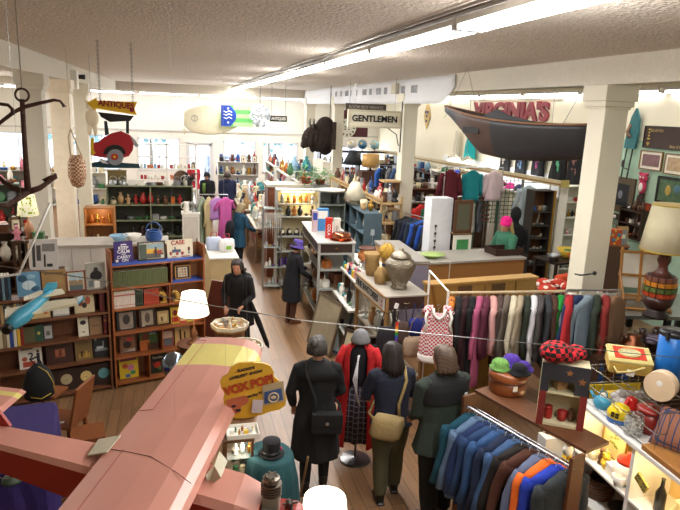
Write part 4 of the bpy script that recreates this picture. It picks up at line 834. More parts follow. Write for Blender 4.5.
def spines(u, x0, x1, z, n, cols, h, d, label, group, y=.06, band=None, hv=.0, lean=None, names='book', stack=False):
 """a run of upright books, one object each (cover > page_block part)"""
 w = (x1-x0)/n; protos = {}
 for i in range(n):
  c = cols[i % len(cols)] if not isinstance(cols, str) else cols
  hh = h*(1-rnd.random()*hv); ww = w*.88
  key = (c, round(hh, 2)); p = loc2w(u, (x0+w*(i+.5), y, z))
  if key in protos and not hv: o = copy_tree(protos[key])
  else:
   o = thing(names, 'tmp%d%s%f' % (i, group, x0), 'book'); del USED[('tmp%d%s%f' % (i, group, x0)).lower()]
   b = MB(); b.b2(-ww/2, ww/2, 0, d, 0, hh);
   cv = b.build('cover', mat(c, rough=.5, var=.1), o, bevel=.003)
   b = MB(); b.b2(-ww/2+.003, ww/2-.003, .004, d-.004, hh-.002, hh+.0015); b.build('page_block', mat('#d9cfb4', rough=.9), cv)
   if band:
    b = MB(); b.b2(-ww/2, ww/2, -.0015, .001, hh*.72, hh*.8); b.b2(-ww/2, ww/2, -.0015, .001, hh*.15, hh*.18); b.build('spine_band', mat(band, rough=.5), cv)
   protos[key] = o
  o.location = p; o.rotation_euler = (0, 0, u.rotation_euler.z)
  if lean: o.rotation_euler = Euler((0, R(lean), u.rotation_euler.z))
  lb = label if isinstance(label, str) else label[i]
  tag(o, lb, 'book', group)
AN = 16.5
c1 = Vector((-.96, 8.42, 0)); dr = Vector((math.cos(R(AN)), math.sin(R(AN)), 0))
W1 = 1.38; u1 = shelf_unit('bookcase', 'low brown wooden bookcase at left with dark albums on its bottom shelf', 'bookcase', c1-dr*(W1/2), AN, W1, .28, [.06, .46, .80, 1.13, 1.43], SHW, back=True, h=1.45)
W2 = 1.30; u2 = shelf_unit('bookcase', 'taller orange brown bookcase with blue topped shelf and green book set', 'bookcase', c1+dr*(W2/2+.03), AN, W2, .28, [.06, .44, .79, 1.14, 1.44, 1.76], ORW, back=True, h=1.96, backm=wood('#8a5a36', col2='#6e4226'))
MB().b2(-W2/2+.03, W2/2-.03, -.004, .25, 1.7601, 1.766).build('blue_shelf_liner', mat('#3e5bb0', rough=.6), u2)
MB().b2(.18, W2/2-.03, -.004, .25, 1.4401, 1.446).build('blue_shelf_liner', mat('#3e5bb0', rough=.6), u2)
for z0, z1, x in ((.06, .41, -.17), (.46, .76, .02), (1.14, 1.41, .14), (1.44, 1.73, .17)): MB().b2(x-.008, x+.008, .01, .26, z0, z1).build('divider', ORW, u2)
lb = ['gold leaf round emblem', 'ivory round emblem', 'cream and gold horseman round emblem', 'pale teal round emblem']; cc_ = ['#a9823f', '#b9a884', '#d8c27a', '#5f9aa0']
for i, x in enumerate((-.14, .11, .36, .59)):
 flat_item(u1, x, .06, .25, .30, '#33201a', [('o', .5, .52, .3, .25, cc_[i]), ('o', .5, .5, .17, .13, hexmix(cc_[i], .55))], 'dark brown album with a %s on the bottom shelf' % lb[i], name='record_album', cat='album', lean=5, y=.1)
flat_item(u1, -.30, .46, .27, .31, '#dcd9cf', [('o', .24, .42, .12, .1, '#a4533a'), (.15, .08, .7, .3, '#a4452e'), (.76, .12, .9, .62, '#1e2430'), ('o', .83, .7, .06, .06, '#3a2a26'), (.1, .82, .62, .86, '#4a4a4a')], 'white book with red marks and a dark standing figure on its cover', texts=[('2', .52, .5, .13, '#222222')], y=.1)
flat_item(u1, .05, .46, .33, .30, '#3f241c', [(.32, .3, .7, .66, '#a45e40'), (.35, .33, .45, .62, '#c98462'), (.47, .33, .57, .62, '#7d3f2c'), (.59, .33, .68, .62, '#c98462')], 'brown album with a copper window panel on its cover', y=.1)
flat_item(u1, .35, .46, .22, .30, '#7a6339', [(.2, .1, .85, .3, '#b18a3e'), (.3, .14, .45, .42, '#4a3418'), (.6, .12, .68, .4, '#c9a352')], 'tan gold book with a harbour scene on its cover', y=.1)
flat_item(u1, .575, .46, .2, .30, '#1a1c20', [(.1, .3, .9, .42, '#8d959a'), (.2, .38, .6, .52, '#c6ccce'), (.6, .4, .68, .75, '#9aa3a8'), (.08, .8, .22, .94, '#c9d0c4')], 'black book with a pale grey ship on its cover', y=.1)
cl = ['#d6cba8', '#30559c', '#d8d2c0', '#ddb22f', '#6a6a40']
spines(u1, -.64, -.36, .80, 7, ['#cfc6a8', '#8f7d5c', '#d4ccb8', '#2f4f9a', '#e0dccc', '#d9b13a', '#8a2c26'], .25, .17, ['%s spined book on the third shelf of the left bookcase' % c for c in ('cream', 'tan', 'ivory', 'blue', 'white', 'yellow', 'maroon')], 'mixed books at the left of the third shelf', hv=.1)
flat_item(u1, -.29, .80, .13, .21, '#5e5c3c', [], 'olive green book leaning on the third shelf', lean=6, t=.03)
o = flat_item(u1, -.18, .80, .10, .22, '#24503c', [('o', .5, .5, .2, .1, '#d0c26a')], 'dark green book with gold oval leaning on the third shelf', lean=10, t=.03)
o = flat_item(u1, -.07, .80, .12, .21, '#2b2b2e', [(.15, .1, .9, .9, '#b5b4b0'), (.3, .3, .7, .6, '#4d4d52')], 'black and silver book leaning beside the dark green one', lean=14, t=.03)
flat_item(u1, .36, .80, .13, .26, '#e0dcc8', [('o', .5, .72, .3, .12, '#2a1c18'), (.35, .2, .65, .25, '#4a3a30')], 'tall white book with a dark diamond emblem on its cover', y=.1)
flat_item(u1, .52, .80, .16, .25, '#8d6c48', [(.2, .45, .8, .55, '#6a4a2c')], 'plain tan book standing by the maroon book', y=.1)
spines(u1, .61, .66, .80, 1, ['#6e1f26'], .26, .2, ['maroon book with gold spine lettering at the right of the third shelf'], 'x', band='#b98a4a')
spines(u1, -.64, -.34, 1.13, 8, ['#3a4438', '#b99a6c', '#2a2c34', '#cfc6b0', '#6a3a2a', '#c9b27a', '#7f8f94', '#8c5230'], .24, .17, ['%s book on the fourth shelf of the left bookcase' % c for c in ('dark green', 'tan', 'black', 'white', 'brown', 'straw coloured', 'slate grey', 'rust brown')], 'mixed books on the fourth shelf', hv=.12)
flat_item(u1, -.14, 1.13, .22, .24, '#cbb27e', [('o', .3, .4, .15, .15, '#a3352a'), ('o', .6, .5, .2, .2, '#4e3a24'), ('o', .75, .3, .12, .12, '#c4612c')], 'book with painted autumn leaves, behind the small blue airplane', y=.1)
flat_item(u1, .10, 1.13, .2, .22, '#b7bcbc', [(.05, .1, .95, .4, '#dedcd0'), (.1, .6, .9, .9, '#7c98b0')], 'pale book with a snowy blue landscape on its cover', y=.1)
flat_item(u1, .39, 1.13, .25, .27, '#c6b795', [('o', .3, .55, .14, .2, '#8a3c2c'), ('o', .68, .6, .14, .2, '#a15238'), ('o', .5, .38, .13, .14, '#2a1a18')], 'cream book with reddish brown painted figures on its cover', y=.1)
spines(u1, .57, .64, 1.13, 1, ['#5a1f20'], .25, .2, ['dark red book at the right end of the fourth shelf'], 'x')
spines(u1, -.66, -.46, 1.43, 6, ['#22303c', '#4a6474', '#1d242c', '#6f8896', '#27323a', '#35566a'], .31, .2, ['%s record sleeve standing at the left of the top shelf' % c for c in ('navy', 'steel blue', 'black', 'pale grey blue', 'charcoal', 'deep blue')], 'record sleeves on the top shelf', hv=.05)
flat_item(u1, -.25, 1.43, .27, .31, '#5f93b4', [('o', .5, .45, .3, .2, '#c6dae2'), ('o', .25, .75, .2, .15, '#27506e'), ('o', .75, .3, .2, .12, '#2c5a7a'), ('o', .6, .8, .2, .1, '#8fb9cf')], 'large blue cloudy sky album cover on the left bookcase', name='record_album', cat='album')
flat_item(u1, .05, 1.43, .29, .31, '#9a7a49', [(.1, .82, .9, .9, '#77582c'), (.3, .2, .7, .24, '#77582c')], 'large plain tan album cover behind the small airplane tail', name='record_album', cat='album', texts=[('ALBUM', .5, .8, .05, '#6d5228')] if 0 else ())
flat_item(u1, .31, 1.43, .21, .27, '#d8ccb0', [(.1, .55, .9, .9, '#a9c2cc'), (.1, .3, .9, .55, '#8f7a5a'), (.1, .05, .9, .3, '#57666a'), (.55, .5, .63, .78, '#f0eadc')], 'small lighthouse picture in a reddish frame', name='framed_picture', cat='picture', border='#7d3a2c')
flat_item(u1, .56, 1.43, .24, .36, '#a5a49c', [('o', .5, .75, .12, .1, '#2a2224'), ('o', .5, .52, .32, .2, '#14151c'), (.4, .05, .68, .42, '#e6e4dc'), (.1, .1, .34, .35, '#6a7478')], 'boxed figure in black clothes standing on the left bookcase', name='display_box', cat='box', t=.08, lean=0)
k1 = flat_item(u2, -.44, 1.766, .25, .29, '#35206e', [], 'purple keep calm and carry on sign on the bookcase top', name='tin_sign', cat='sign', t=.006, lean=6, texts=[('KEEP', .5, .68, .062, '#f0eef4'), ('CALM', .5, .51, .062, '#f0eef4'), ('AND', .5, .385, .026, '#f0eef4'), ('CARRY', .5, .25, .056, '#f0eef4'), ('ON', .56, .09, .056, '#f0eef4')])
b = MB(); b.b2(-.035, .035, -.003, 0, .222, .228); [b.sph((x, -.002, .245+.006*(1-abs(x)*20)), (.008, .004, .01), 8, 5) for x in (-.03, -.015, 0, .015, .03)]; b.T = Matrix.Rotation(R(-6), 4, 'X'); b.build('crown_emblem', mat('#f0eef4'), k1); b = MB(); b.b2(-.11, -.075, -.006, -.003, .01, .045); b.build('price_tag', mat('#e8e0c8'), k1)
flat_item(u2, -.06, 1.766, .35, .26, '#a9a593', [(.03, .05, .3, .85, '#3c4a42'), (.3, .35, .75, .6, '#d8a82e'), (.3, .1, .95, .35, '#4e4a48'), (.55, .3, .9, .5, '#a83a2c'), (.35, .6, .97, .85, '#8fa9b4'), (.62, .1, .7, .7, '#2a3a58'), (.85, .06, .97, .25, '#e6e0cc')], 'framed model train picture with a yellow and red locomotive', name='framed_picture', cat='picture', t=.01, border='#2c2622', texts=[('MODEL TRAINS', .55, .92, .035, '#e9e6da')])
k3 = flat_item(u2, .34, 1.766, .37, .26, '#ded6bf', [('o', .13, .26, .055, .1, '#9c3a34'), ('o', .13, .26, .03, .05, '#ded6bf'), ('o', .38, .24, .055, .1, '#9c3a34'), ('o', .38, .24, .03, .05, '#ded6bf'), ('o', .58, .24, .06, .09, '#9c3a34'), ('o', .58, .24, .03, .05, '#ded6bf'), (.18, .3, .52, .46, '#4d5672'), (.28, .44, .33, .6, '#4d5672'), ('o', .84, .46, .05, .12, '#6a3a34'), (.81, .18, .87, .34, '#6a7480')], 'cream enamel tractor sign with red lettering on the bookcase', name='tin_sign', cat='sign', t=.006, lean=6, texts=[('CASE', .42, .83, .085, '#a32c2a'), ('FARM', .25, .06, .026, '#a32c2a'), ('TRACTORS', .7, .06, .026, '#a32c2a')])
spines(u2, -.61, .13, 1.44, 24, '#56613c', .22, .17, 'dark green leatherette book in the uniform set on the upper shelf', 'uniform dark green books')
st = flat_item(u2, .37, 1.446, .2, .2, '#241c18', [(.16, .16, .84, .84, '#d9cdb0')]+[(.22+.2*i, .22+.2*j, .36+.2*i, .36+.2*j, ['#8a4a3a', '#5a4a7a', '#a06a3a'][(i+j) % 3]) for i in range(3) for j in range(3)], 'square framed set of stamps with a gold frame on the bookcase', name='framed_picture', cat='picture', border='#a9793a')
spines(u2, -.61, -.33, 1.14, 9, '#d9cfc6', .24, .17, 'white book with red spine lines in the uniform set', 'uniform white books', band='#a84a3c')
spines(u2, -.325, -.22, 1.14, 4, '#2c3a2e', .24, .17, 'dark green book between the white set and the red set', 'four dark green books', band='#58604a')
spines(u2, -.21, .0, 1.14, 8, '#a53c28', .23, .17, 'orange red book in the uniform set on the middle shelf', 'uniform red books', band='#c9694a')
def horse(u, x, z, lab, cn='#c9a04e'):
 t = place(u, x, .1, z, 'horse_head_bookend', lab, 'bookend'); b = MB(); b.b2(-.045, .045, -.04, .04, 0, .02)
 b.tube([(.03, 0, .02), (.02, 0, .08), (0, 0, .13), (-.03, 0, .15), (-.06, 0, .115)], [.035, .032, .028, .024, .014], 8); b.sph((.005, .012, .165), .01, 6, 5); b.tube([(.045, 0, .04), (.04, 0, .1), (.015, 0, .155)], [.012, .014, .008], 6); b.build('figure', mat(cn, rough=.35, var=.1), t, smooth=True)
horse(u2, .065, 1.14, 'cream horse head bookend beside the red books'); horse(u2, .25, 1.14, 'cream horse head bookend behind the glowing table lamp')
spines(u2, .11, .13, 1.14, 1, ['#6a2a2c'], .24, .17, ['single maroon book beside the first horse bookend'], 'x')
flat_item(u2, -.44, .79, .23, .27, '#201a1a', [(.1, .1, .9, .92, '#9a8a7c'), ('o', .5, .55, .24, .28, '#2a2020'), (.15, .06, .85, .25, '#b6aaa0')], 'framed dark portrait with curling horns on the third shelf', name='framed_picture', cat='picture', border='#1a1512')
flat_item(u2, -.15, .79, .21, .27, '#3a2620', [(.12, .1, .88, .9, '#a59a88'), ('o', .5, .5, .2, .3, '#5f5148'), (.12, .06, .3, .2, '#e4dccb')], 'framed sepia portrait of a seated person on the third shelf', name='framed_picture', cat='picture', border='#43261a')
flat_item(u2, .07, .79, .17, .22, '#c2a46c', [(.15, .2, .85, .75, '#d9c592'), (.3, .25, .5, .55, '#6a4a2c')], 'small sepia landscape in a black frame on the third shelf', name='framed_picture', cat='picture', border='#17120f')
for i, (x, c, a, lab) in enumerate(((.24, '#d8b13a', '#b03026', 'yellow and red'), (.36, '#c9432c', '#ead9b0', 'red and cream'), (.47, '#e0c54a', '#3a6a3c', 'yellow and green'), (.57, '#d46a2a', '#ead27a', 'orange'))): flat_item(u2, x, .79, .12, .24, c, [(.1, .1, .9, .4, a), ('o', .5, .65, .3, .18, hexmix(a, .7))], 'narrow %s comic style book behind the lamp stem' % lab, y=.12)
flat_item(u2, -.43, .44, .23, .28, '#5c3a2c', [(.1, .1, .9, .9, '#83583c'), ('o', .45, .45, .28, .2, '#2a1e1a'), ('o', .6, .7, .2, .12, '#b5352c'), (.1, .08, .9, .22, '#c9c2b0')], 'magazine with a red helmeted head on its cover', name='magazine', cat='magazine')
flat_item(u2, -.14, .44, .26, .33, '#3f5a2c', [(.0, .0, .55, .45, '#b5622c'), (.4, .0, 1, .3, '#4a3022'), (.5, .7, .95, .92, '#2f5fa8'), ('o', .3, .6, .22, .15, '#7a3a24')], 'magazine with a winding orange road and blue title', name='magazine', cat='magazine', texts=[('MAN', .72, .84, .045, '#e8e4c8'), ('DEVIL', .72, .7, .035, '#cfe0a0')])
flat_item(u2, .13, .44, .18, .26, '#8f4a44', [(.1, .5, .9, .9, '#c9b0a0'), (.2, .1, .8, .45, '#5a6a74')], 'magazine with a pinkish red street scene cover', name='magazine', cat='magazine')
flat_item(u2, .35, .44, .22, .32, '#c9a46a', [(.3, .1, .42, .7, '#2a1c18'), (.6, .1, .7, .6, '#2a1c18'), (.0, .75, 1, 1, '#d9d2c0')], 'tan poster book with two dark bottles on its cover', name='magazine', cat='magazine')
flat_item(u2, -.43, .06, .26, .30, '#d8bc2e', [('o', .3, .6, .15, .12, '#c9583a'), ('o', .6, .5, .18, .16, '#c97a9a'), ('o', .7, .25, .15, .1, '#3a8a5c'), (.3, .05, .55, .2, '#3c5fa0'), (.05, .84, .95, .95, '#7a2a4a')], 'bright yellow magazine with pink figures on the bottom shelf', name='magazine', cat='magazine')
flat_item(u2, -.02, .06, .27, .29, '#1c2a1e', [('o', .5, .42, .22, .16, '#b5301f'), ('o', .3, .5, .12, .1, '#7a241a'), ('o', .65, .25, .2, .12, '#3f6a34')], 'dark magazine with red tomatoes on the bottom shelf', name='magazine', cat='magazine', texts=[('Garden', .5, .8, .05, '#cfd6c8')])
tb = thing('side_table', 'round dark wood side table under the glowing table lamp', 'table', (.13, 7.78, 0))
MB().lathe([(.001, .84), (.22, .84), (.22, .87), (.001, .87)], 24).build('table_top', wood('#5a3320'), tb); MB().lathe([(.2, 0), (.03, .08), (.025, .84), (.001, .84)], 12).build('pedestal', wood('#5a3320'), tb)
lp = thing('table_lamp', 'glowing white table lamp in front of the tall bookcase', 'lamp', (.13, 7.78, .87))
MB().lathe([(.001, 0), (.09, 0), (.08, .02), (.03, .05), (.05, .12), (.02, .2), (.008, .22), (.008, .40), (.001, .40)], 16).build('base', wood('#7a4a28'), lp, smooth=True)
MB().lathe([(.20, .40), (.148, .68), (.142, .68), (.194, .40)], 28).build('lamp_shade', mat('#fff6e2', rough=.8, emit=1.5, var=0), lp, smooth=True)
MB().sph((0, 0, .5), .04).build('bulb', glow('#fff3d8', 25), lp, smooth=True); point((.13, 7.78, 1.63), 9); MB().lathe([(.001, .665), (.14, .665), (.14, .67), (.001, .67)], 20).build('diffuser', glow('#fff6e6', 3), lp)
cl_ = thing('gooseneck_lamp', 'chrome dome lamp with lit white reflector beside the airplane wing', 'lamp', (-.12, 6.75, 0))
MB().lathe([(.001, 0), (.13, 0), (.12, .02), (.014, .03), (.012, .9), (.001, .9)], 16).build('stand', metal('#aaaaaa', .2), cl_, smooth=True)
MB().lathe([(.001, .14), (.09, .115), (.14, .05), (.15, 0), (.145, 0), (.13, .05), (.08, .105), (.001, .13)], 24, M=TR(rx=62, ry=0, rz=25)).build('reflector', metal('#8c9db8', .12), cl_, loc=(0, 0, 1.02), smooth=True)
MB().sph((0, 0, 0), .075).build('bulb', glow('#fffaf0', 5), cl_, loc=(.02, -.035, 1.0), smooth=True)
def octo(name, label, p, r, h, n=8):
 t = thing(name, label, 'table', (p[0], p[1], 0)); b = MB(); b.lathe([(.001, h-.03), (r*.96, h-.03), (r, h), (.001, h)], n); b.build('table_top', wood('#b08a5c', col2='#8d683e'), t)
 b = MB(); b.loft([[(r*f*math.cos(2*math.pi*j/n), r*f*math.sin(2*math.pi*j/n), z) for j in range(n)] for z, f in ((h, .995), (h+.05, 1.02), (h+.05, .96), (h, .94))], cap=False); b.build('rim', mat('#d8cfb8', rough=.5), t)
 MB().lathe([(r*.8, 0), (r*.75, .1), (r*.8, h-.03), (.001, h-.03)], n).build('base', wood('#8a5a34', kind=None) if 0 else wood('#8a5a34'), t); return t
octo('octagonal_table', 'pale octagonal display table of gold trinkets near the aisle', (.62, 8.12), .26, .95)
octo('round_display_table', 'lower round display table of gold trinkets behind the airplane wing tip', (.72, 7.42), .26, .90, 20)
GM = ['brass', 'cream', 'silver', 'white', 'tan']
for q, (cx, cy, z, nm) in enumerate(((.62, 8.12, .95, 'on the octagonal display table'), (.72, 7.42, .90, 'on the round display table'))):
 for i, (r_, n_) in enumerate(((.06, 4), (.13, 7), (.2, 9))):
  for k in range(n_):
   a = 2*math.pi*k/n_+i; kk = rnd.choice(['jar', 'candlestick', 'figurine', 'bowl', 'box', 'teapot']); item(kk, GM[(k+i) % 5], (cx+r_*math.cos(a), cy+r_*math.sin(a), z), nm, s={'jar': .5, 'candlestick': .35, 'figurine': .45, 'bowl': .35, 'box': .4, 'teapot': .35}[kk], rz=k*40)
pc = thing('covered_table', 'table under a deep purple cloth at the lower left', 'table', (-1.55, 5.55, 0), 8)
for sx in (-.3, .3):
 for sy in (-.45, .45): MB().b2(sx-.02, sx+.02, sy-.02, sy+.02, 0, .93).build('leg', wood('#4a2f1e'), pc)
MB().b2(-.36, .36, -.52, .52, .93, .955).build('table_top', wood('#4a2f1e'), pc)
b = MB(); n = 40; rings = []
for z, e in ((.965, 0), (.965, 1.0), (.94, 1.04), (.6, 1.07), (.25, 1.12)):
 rings.append([((.38*e+(.015*math.sin(j*2.3) if z < .9 else 0))*max(-1, min(1, 1.35*math.cos(2*math.pi*j/n))) if e else .001*math.cos(j), (.54*e+(.015*math.sin(j*2.3) if z < .9 else 0))*max(-1, min(1, 1.35*math.sin(2*math.pi*j/n))) if e else .001*math.sin(j), z) for j in range(n)])
b.loft(rings, cap=False); o = b.build('tablecloth', cloth('#2a1a5c', bump=.15), loc=pc.location, rz=8); q = o.modifiers.new('s', 'SOLIDIFY'); q.thickness = .006; tag(o, 'deep purple cloth draped over the lower left table', 'tablecloth')
bp = thing('backpack', 'black backpack with yellow piping standing on a wooden chair', 'backpack', (-1.50, 6.62, .78), 20)
b = MB(); b.loft([[(rx*math.cos(2*math.pi*j/16), ry*math.sin(2*math.pi*j/16), z) for j in range(16)] for z, rx, ry in ((0, .10, .07), (.04, .15, .1), (.2, .155, .11), (.33, .11, .08), (.40, .04, .03))]); b.build('pouch', cloth('#15161a'), bp, smooth=True)
b = MB(); b.tube([(.14, -.06, .05), (.13, -.085, .2), (.08, -.075, .32), (.0, -.05, .39)], .005, 5); b.tube([(-.1, -.09, .08), (0, -.118, .05), (.1, -.09, .08)], .005, 5); b.build('piping', mat('#c9ab3a'), bp, smooth=True)
b = MB(); b.tube([(-.02, 0, .39), (-.06, .0, .46), (0, .0, .48), (.04, 0, .4)], .012, 6); b.build('handle', cloth('#222226'), bp, smooth=True)
CHW = wood('#8a4f26', col2='#6b3818')
ch = thing('school_chair_desk', 'orange brown wooden school desk chair with white price tags', 'chair', (-1.32, 6.75, 0), -20)
MB().b2(-.22, .2, -.2, .2, .44, .47).build('seat', CHW, ch, bevel=.008)
for sx in (-.19, .17):
 for sy in (-.17, .17): MB().b2(sx-.018, sx+.018, sy-.018, sy+.018, 0, .44).build('leg', CHW, ch)
MB().b2(-.24, .0, -.12, .16, .75, .775).build('writing_arm', CHW, ch); MB().b2(-.23, -.2, .0, .03, .44, .76).build('arm_post', CHW, ch)
MB().box((.24, 0, .68), (.03, .4, .5), ry=12).build('backrest', CHW, ch, bevel=.008)
for k, p in enumerate(((-.1, 0, .78), (.05, -.1, .475), (-.16, .08, .78))): MB().box(p, (.05, .035, .003), rz=20*k).build('price_tag', mat('#eeeae0'), ch)
cb_ = thing('small_cabinet', 'low brown wooden box chest beside the school desk chair', 'chest', (-1.02, 6.45, 0), 10)
MB().b2(-.16, .16, -.16, .16, 0, .42).build('body', CHW, cb_); MB().b2(-.17, .17, -.17, .17, .42, .44).build('lid', CHW, cb_)
for i, (x, y, w_, h_) in enumerate(((-1.12, 5.35, .34, .5), (-.78, 5.15, .3, .42))):
 c = thing('wooden_crate', ['worn brown wooden crate under the airplane fuselage, taller one', 'worn brown wooden crate under the airplane wing, shorter one'][i], 'crate', (x, y, 0), 15); b = MB()
 for k in range(4): b.b2(-w_/2, w_/2, -w_/2, -w_/2+.012, h_*k/4+.01, h_*(k+1)/4-.01); b.b2(-w_/2, w_/2, w_/2-.012, w_/2, h_*k/4+.01, h_*(k+1)/4-.01); b.b2(-w_/2, -w_/2+.012, -w_/2, w_/2, h_*k/4+.01, h_*(k+1)/4-.01); b.b2(w_/2-.012, w_/2, -w_/2, w_/2, h_*k/4+.01, h_*(k+1)/4-.01)
 b.build('slats', wood('#6e4526'), c)
 for sx in (-1, 1):
  for sy in (-1, 1): MB().box((sx*(w_/2-.02), sy*(w_/2-.02), h_/2), (.03, .03, h_)).build('corner_post', wood('#3a2416'), c)
 MB().b2(-w_/2, w_/2, -w_/2, w_/2, .0, .02).build('base', wood('#4a2e1a'), c)
fan = thing('desk_fan', 'small old wire cage desk fan in the lower left corner', 'fan', (-1.33, 4.78, .966), 40)
b = MB(); [b.ring((0, 0, .17), r_, .004, 24, TR(rx=80)) for r_ in (.05, .09, .13)]; [b.tube([(0, 0, .17), (.13*math.cos(a), -.02, .17+.13*math.sin(a))], .003, 4) for a in [math.pi*i/6 for i in range(12)]]; b.build('cage', metal('#8d948c'), fan)
b = MB(); [b.box((.05*math.cos(a), .01, .17+.05*math.sin(a)), (.09, .006, .05), ry=-math.degrees(a)) for a in (0, 2.09, 4.19)]; b.build('blade', mat('#5a8a6a'), fan); MB().lathe([(.001, 0), (.08, 0), (.07, .025), (.015, .04), (.015, .17), (.001, .17)], 16).build('base', mat('#3a4a3c'), fan, smooth=True)
cbx = shelf_unit('shelf_unit', 'dark open shelf unit at the far left edge beside the low bookcase', 'shelf', (-2.62, 7.85, 0), 16, .5, .3, [.06, .5, .95, 1.35], wood('#8a6238'), back=True)
for z, nm in ((.06, 'bottom'), (.5, 'second'), (.95, 'third'), (1.35, 'top')): fill(cbx, .5, .3, z, 3, 'on the %s shelf at the far left edge' % nm, ['box', 'radio', 'bottle', 'book'], ['black', 'blue', 'brown', 'tan'], 1.3)
wc = thing('white_chest', 'long white panelled counter behind the bookcases', 'cabinet', (-1.25, 10.9, 0), 2)
MB().b2(-.95, 1.0, 0, .6, 0, 1.5).build('body', mat('#dddad2', rough=.6, var=.06), wc); MB().b2(-1.0, 1.03, -.04, .64, 1.5, 1.53).build('counter_top', mat('#b9b2a8', rough=.5, var=.08), wc)
for i in range(7): x = -.85+i*.3; MB().b2(x-.004, x+.004, -.006, 0, .1, 1.46).build('groove', mat('#a9a69e'), wc)
flat_item(wc, -.93, .0, .42, .5, '#d9d8d4', [(.1, .1, .2, .9, '#444444'), (.25, .3, .4, .8, '#555555'), (.5, .1, .56, .5, '#333333'), (.6, .1, .8, .2, '#333333'), (.45, .6, .9, .85, '#8a8a8a')], 'white poster with a black line drawing leaning by the grey column', name='poster', cat='poster', y=-.35, t=.01).location.z = 1.2
pst = thing('display_shelf', 'narrow wooden display ledge holding the black and white poster', 'shelf', loc2w(wc, (-.93, -.32, 0)), 2); MB().b2(-.3, .28, -.12, .16, 0, 1.2).build('body', wood('#5a3a26'), pst)
nb_ = item('bowl', 'pale blue', loc2w(wc, (.2, .2, 1.53)), 'on the long white counter', s=1.6); hb = item('basket', 'blue', loc2w(wc, (.78, .25, 1.53)), 'on the long white counter', s=1.3); item('bowl', 'white', loc2w(wc, (.42, .25, 1.53)), 'on the long white counter', s=1.6)
bc = thing('cabinet', 'beige side cabinet with white top right of the orange bookcase', 'cabinet', (.78, 11.6, 0), 2)
MB().b2(-.26, .26, 0, 1.2, 0, 1.05).build('body', mat('#c2ab7c', rough=.6), bc); MB().b2(-.28, .28, -.02, 1.22, 1.05, 1.08).build('counter_top', mat('#e4e1d8'), bc)
lw = thing('leaning_board', 'dark red brown wooden board leaning beside the beige cabinet', 'board', (.62, 10.2, 0), 0); MB().box((0, 0, .5), (.5, .04, 1.0), ry=12).build('board', wood('#6a2f1e'), lw)
for i, (x, y, c, lab) in enumerate(((.62, 12.3, '#b9c4dc', 'pale blue plastic shopping bag on the white topped cabinet'), (.86, 12.1, '#e9e6e4', 'white shopping bag with red handles on the white topped cabinet'))):
 g = thing('shopping_bag', lab, 'bag', (x, y, 1.08), 10*i); b = MB(); b.loft([[(rx*math.copysign(abs(math.cos(a))**.6, math.cos(a)), ry*math.copysign(abs(math.sin(a))**.6, math.sin(a)), z) for a in [2*math.pi*j/16 for j in range(16)]] for z, rx, ry in ((0, .13, .08), (.12, .16, .1), (.24, .15, .08), (.26, .13, .05))]); b.build('pouch', mat(c, rough=.5), g, smooth=True)
 b = MB(); b.tube([(-.06, 0, .25), (-.05, 0, .36), (.05, 0, .36), (.06, 0, .25)], .008, 5); b.build('handle', mat('#c23a44'), g)
 if i: MB().box((.02, -.1, .1), (.1, .01, .07)).build('green_print', mat('#7fae3a'), g)
OLV = mat('#7d8468', rough=.6, var=.1)
ou = shelf_unit('shelf_unit', 'olive green open shelf unit full of dishes behind the bookcases', 'shelf', (-.75, 16.2, 0), 1, 2.1, .5, [.1, .55, .98, 1.38, 1.86], OLV, back=True, div=1, backm=mat('#3f4436'))
for z, nm, n, kk, cc2 in ((.55, 'low', 9, ['bowl', 'pitcher', 'dish_stack', 'lantern'], ['black', 'grey', 'dark brown', 'silver']), (.98, 'middle', 10, ['bowl', 'dish_stack', 'teapot', 'box'], ['black', 'grey', 'green', 'silver', 'white']), (1.38, 'upper', 11, ['bowl', 'figurine', 'basket', 'teapot', 'vase', 'jar'], ['brown', 'copper', 'tan', 'orange', 'cream', 'red']), (1.86, 'top', 9, ['basket', 'jar', 'box', 'pitcher', 'dish_stack'], ['white', 'brown', 'silver', 'tan', 'grey', 'white'])):
 fill(ou, 2.1, .5, z, n, 'on the %s olive shelf' % nm, kk, cc2, 1.5, y=.2)
vb = thing('storage_box', 'tall olive brown box standing on the olive shelf unit', 'box', loc2w(ou, (-.8, .38, 1.86)), 0); MB().b2(-.22, .22, -.08, .08, 0, .32).build('body', mat('#6a5c33'), vb); MB().b2(-.23, .23, -.09, .09, .32, .35).build('lid', mat('#6a5c33'), vb)
bsk = thing('round_basket', 'round brown woven basket standing on edge on the olive shelf unit', 'basket', loc2w(ou, (.78, .3, 2.02)), 0); b = MB(); b.lathe([(.001, 0), (.2, .02), (.21, .06), (.19, .05), (.001, .03)], 24, M=TR(rx=80)); b.build('weave', mat('#7a5c3e', kind='weave', bscale=20, col2='#4e3825'), bsk, smooth=True)
wk = thing('cabinet', 'white narrow cabinet at the right end of the olive shelf unit', 'cabinet', (.22, 14.9, 0), 0); MB().b2(-.2, .2, 0, .4, 0, 1.35).build('body', WHITEP, wk); MB().b2(-.22, .22, -.01, .41, 1.35, 1.38).build('top', WHITEP, wk); MB().b2(-.17, .17, -.012, 0, .1, 1.3).build('door', mat('#d4cfc3'), wk); MB().b2(.12, .14, -.03, -.012, .7, .78).build('door_handle', metal('#888888'), wk)
for i, (x, c) in enumerate(((-.1, 'white'), (.08, 'silver'))): item('pitcher', c, (.22+x, 15.1, 1.38), 'on the narrow white cabinet', s=1.3)
hb = thing('potted_plant', 'dark spidery leaved dried plant above the narrow white cabinet', 'plant', (.3, 15.6, 1.86) if 0 else loc2w(ou, (.98, .15, 1.86)), 0); MB().lathe([(.001, 0), (.06, 0), (.08, .12), (.001, .11)], 12).build('pot', mat('#2a2622'), hb); b = MB()
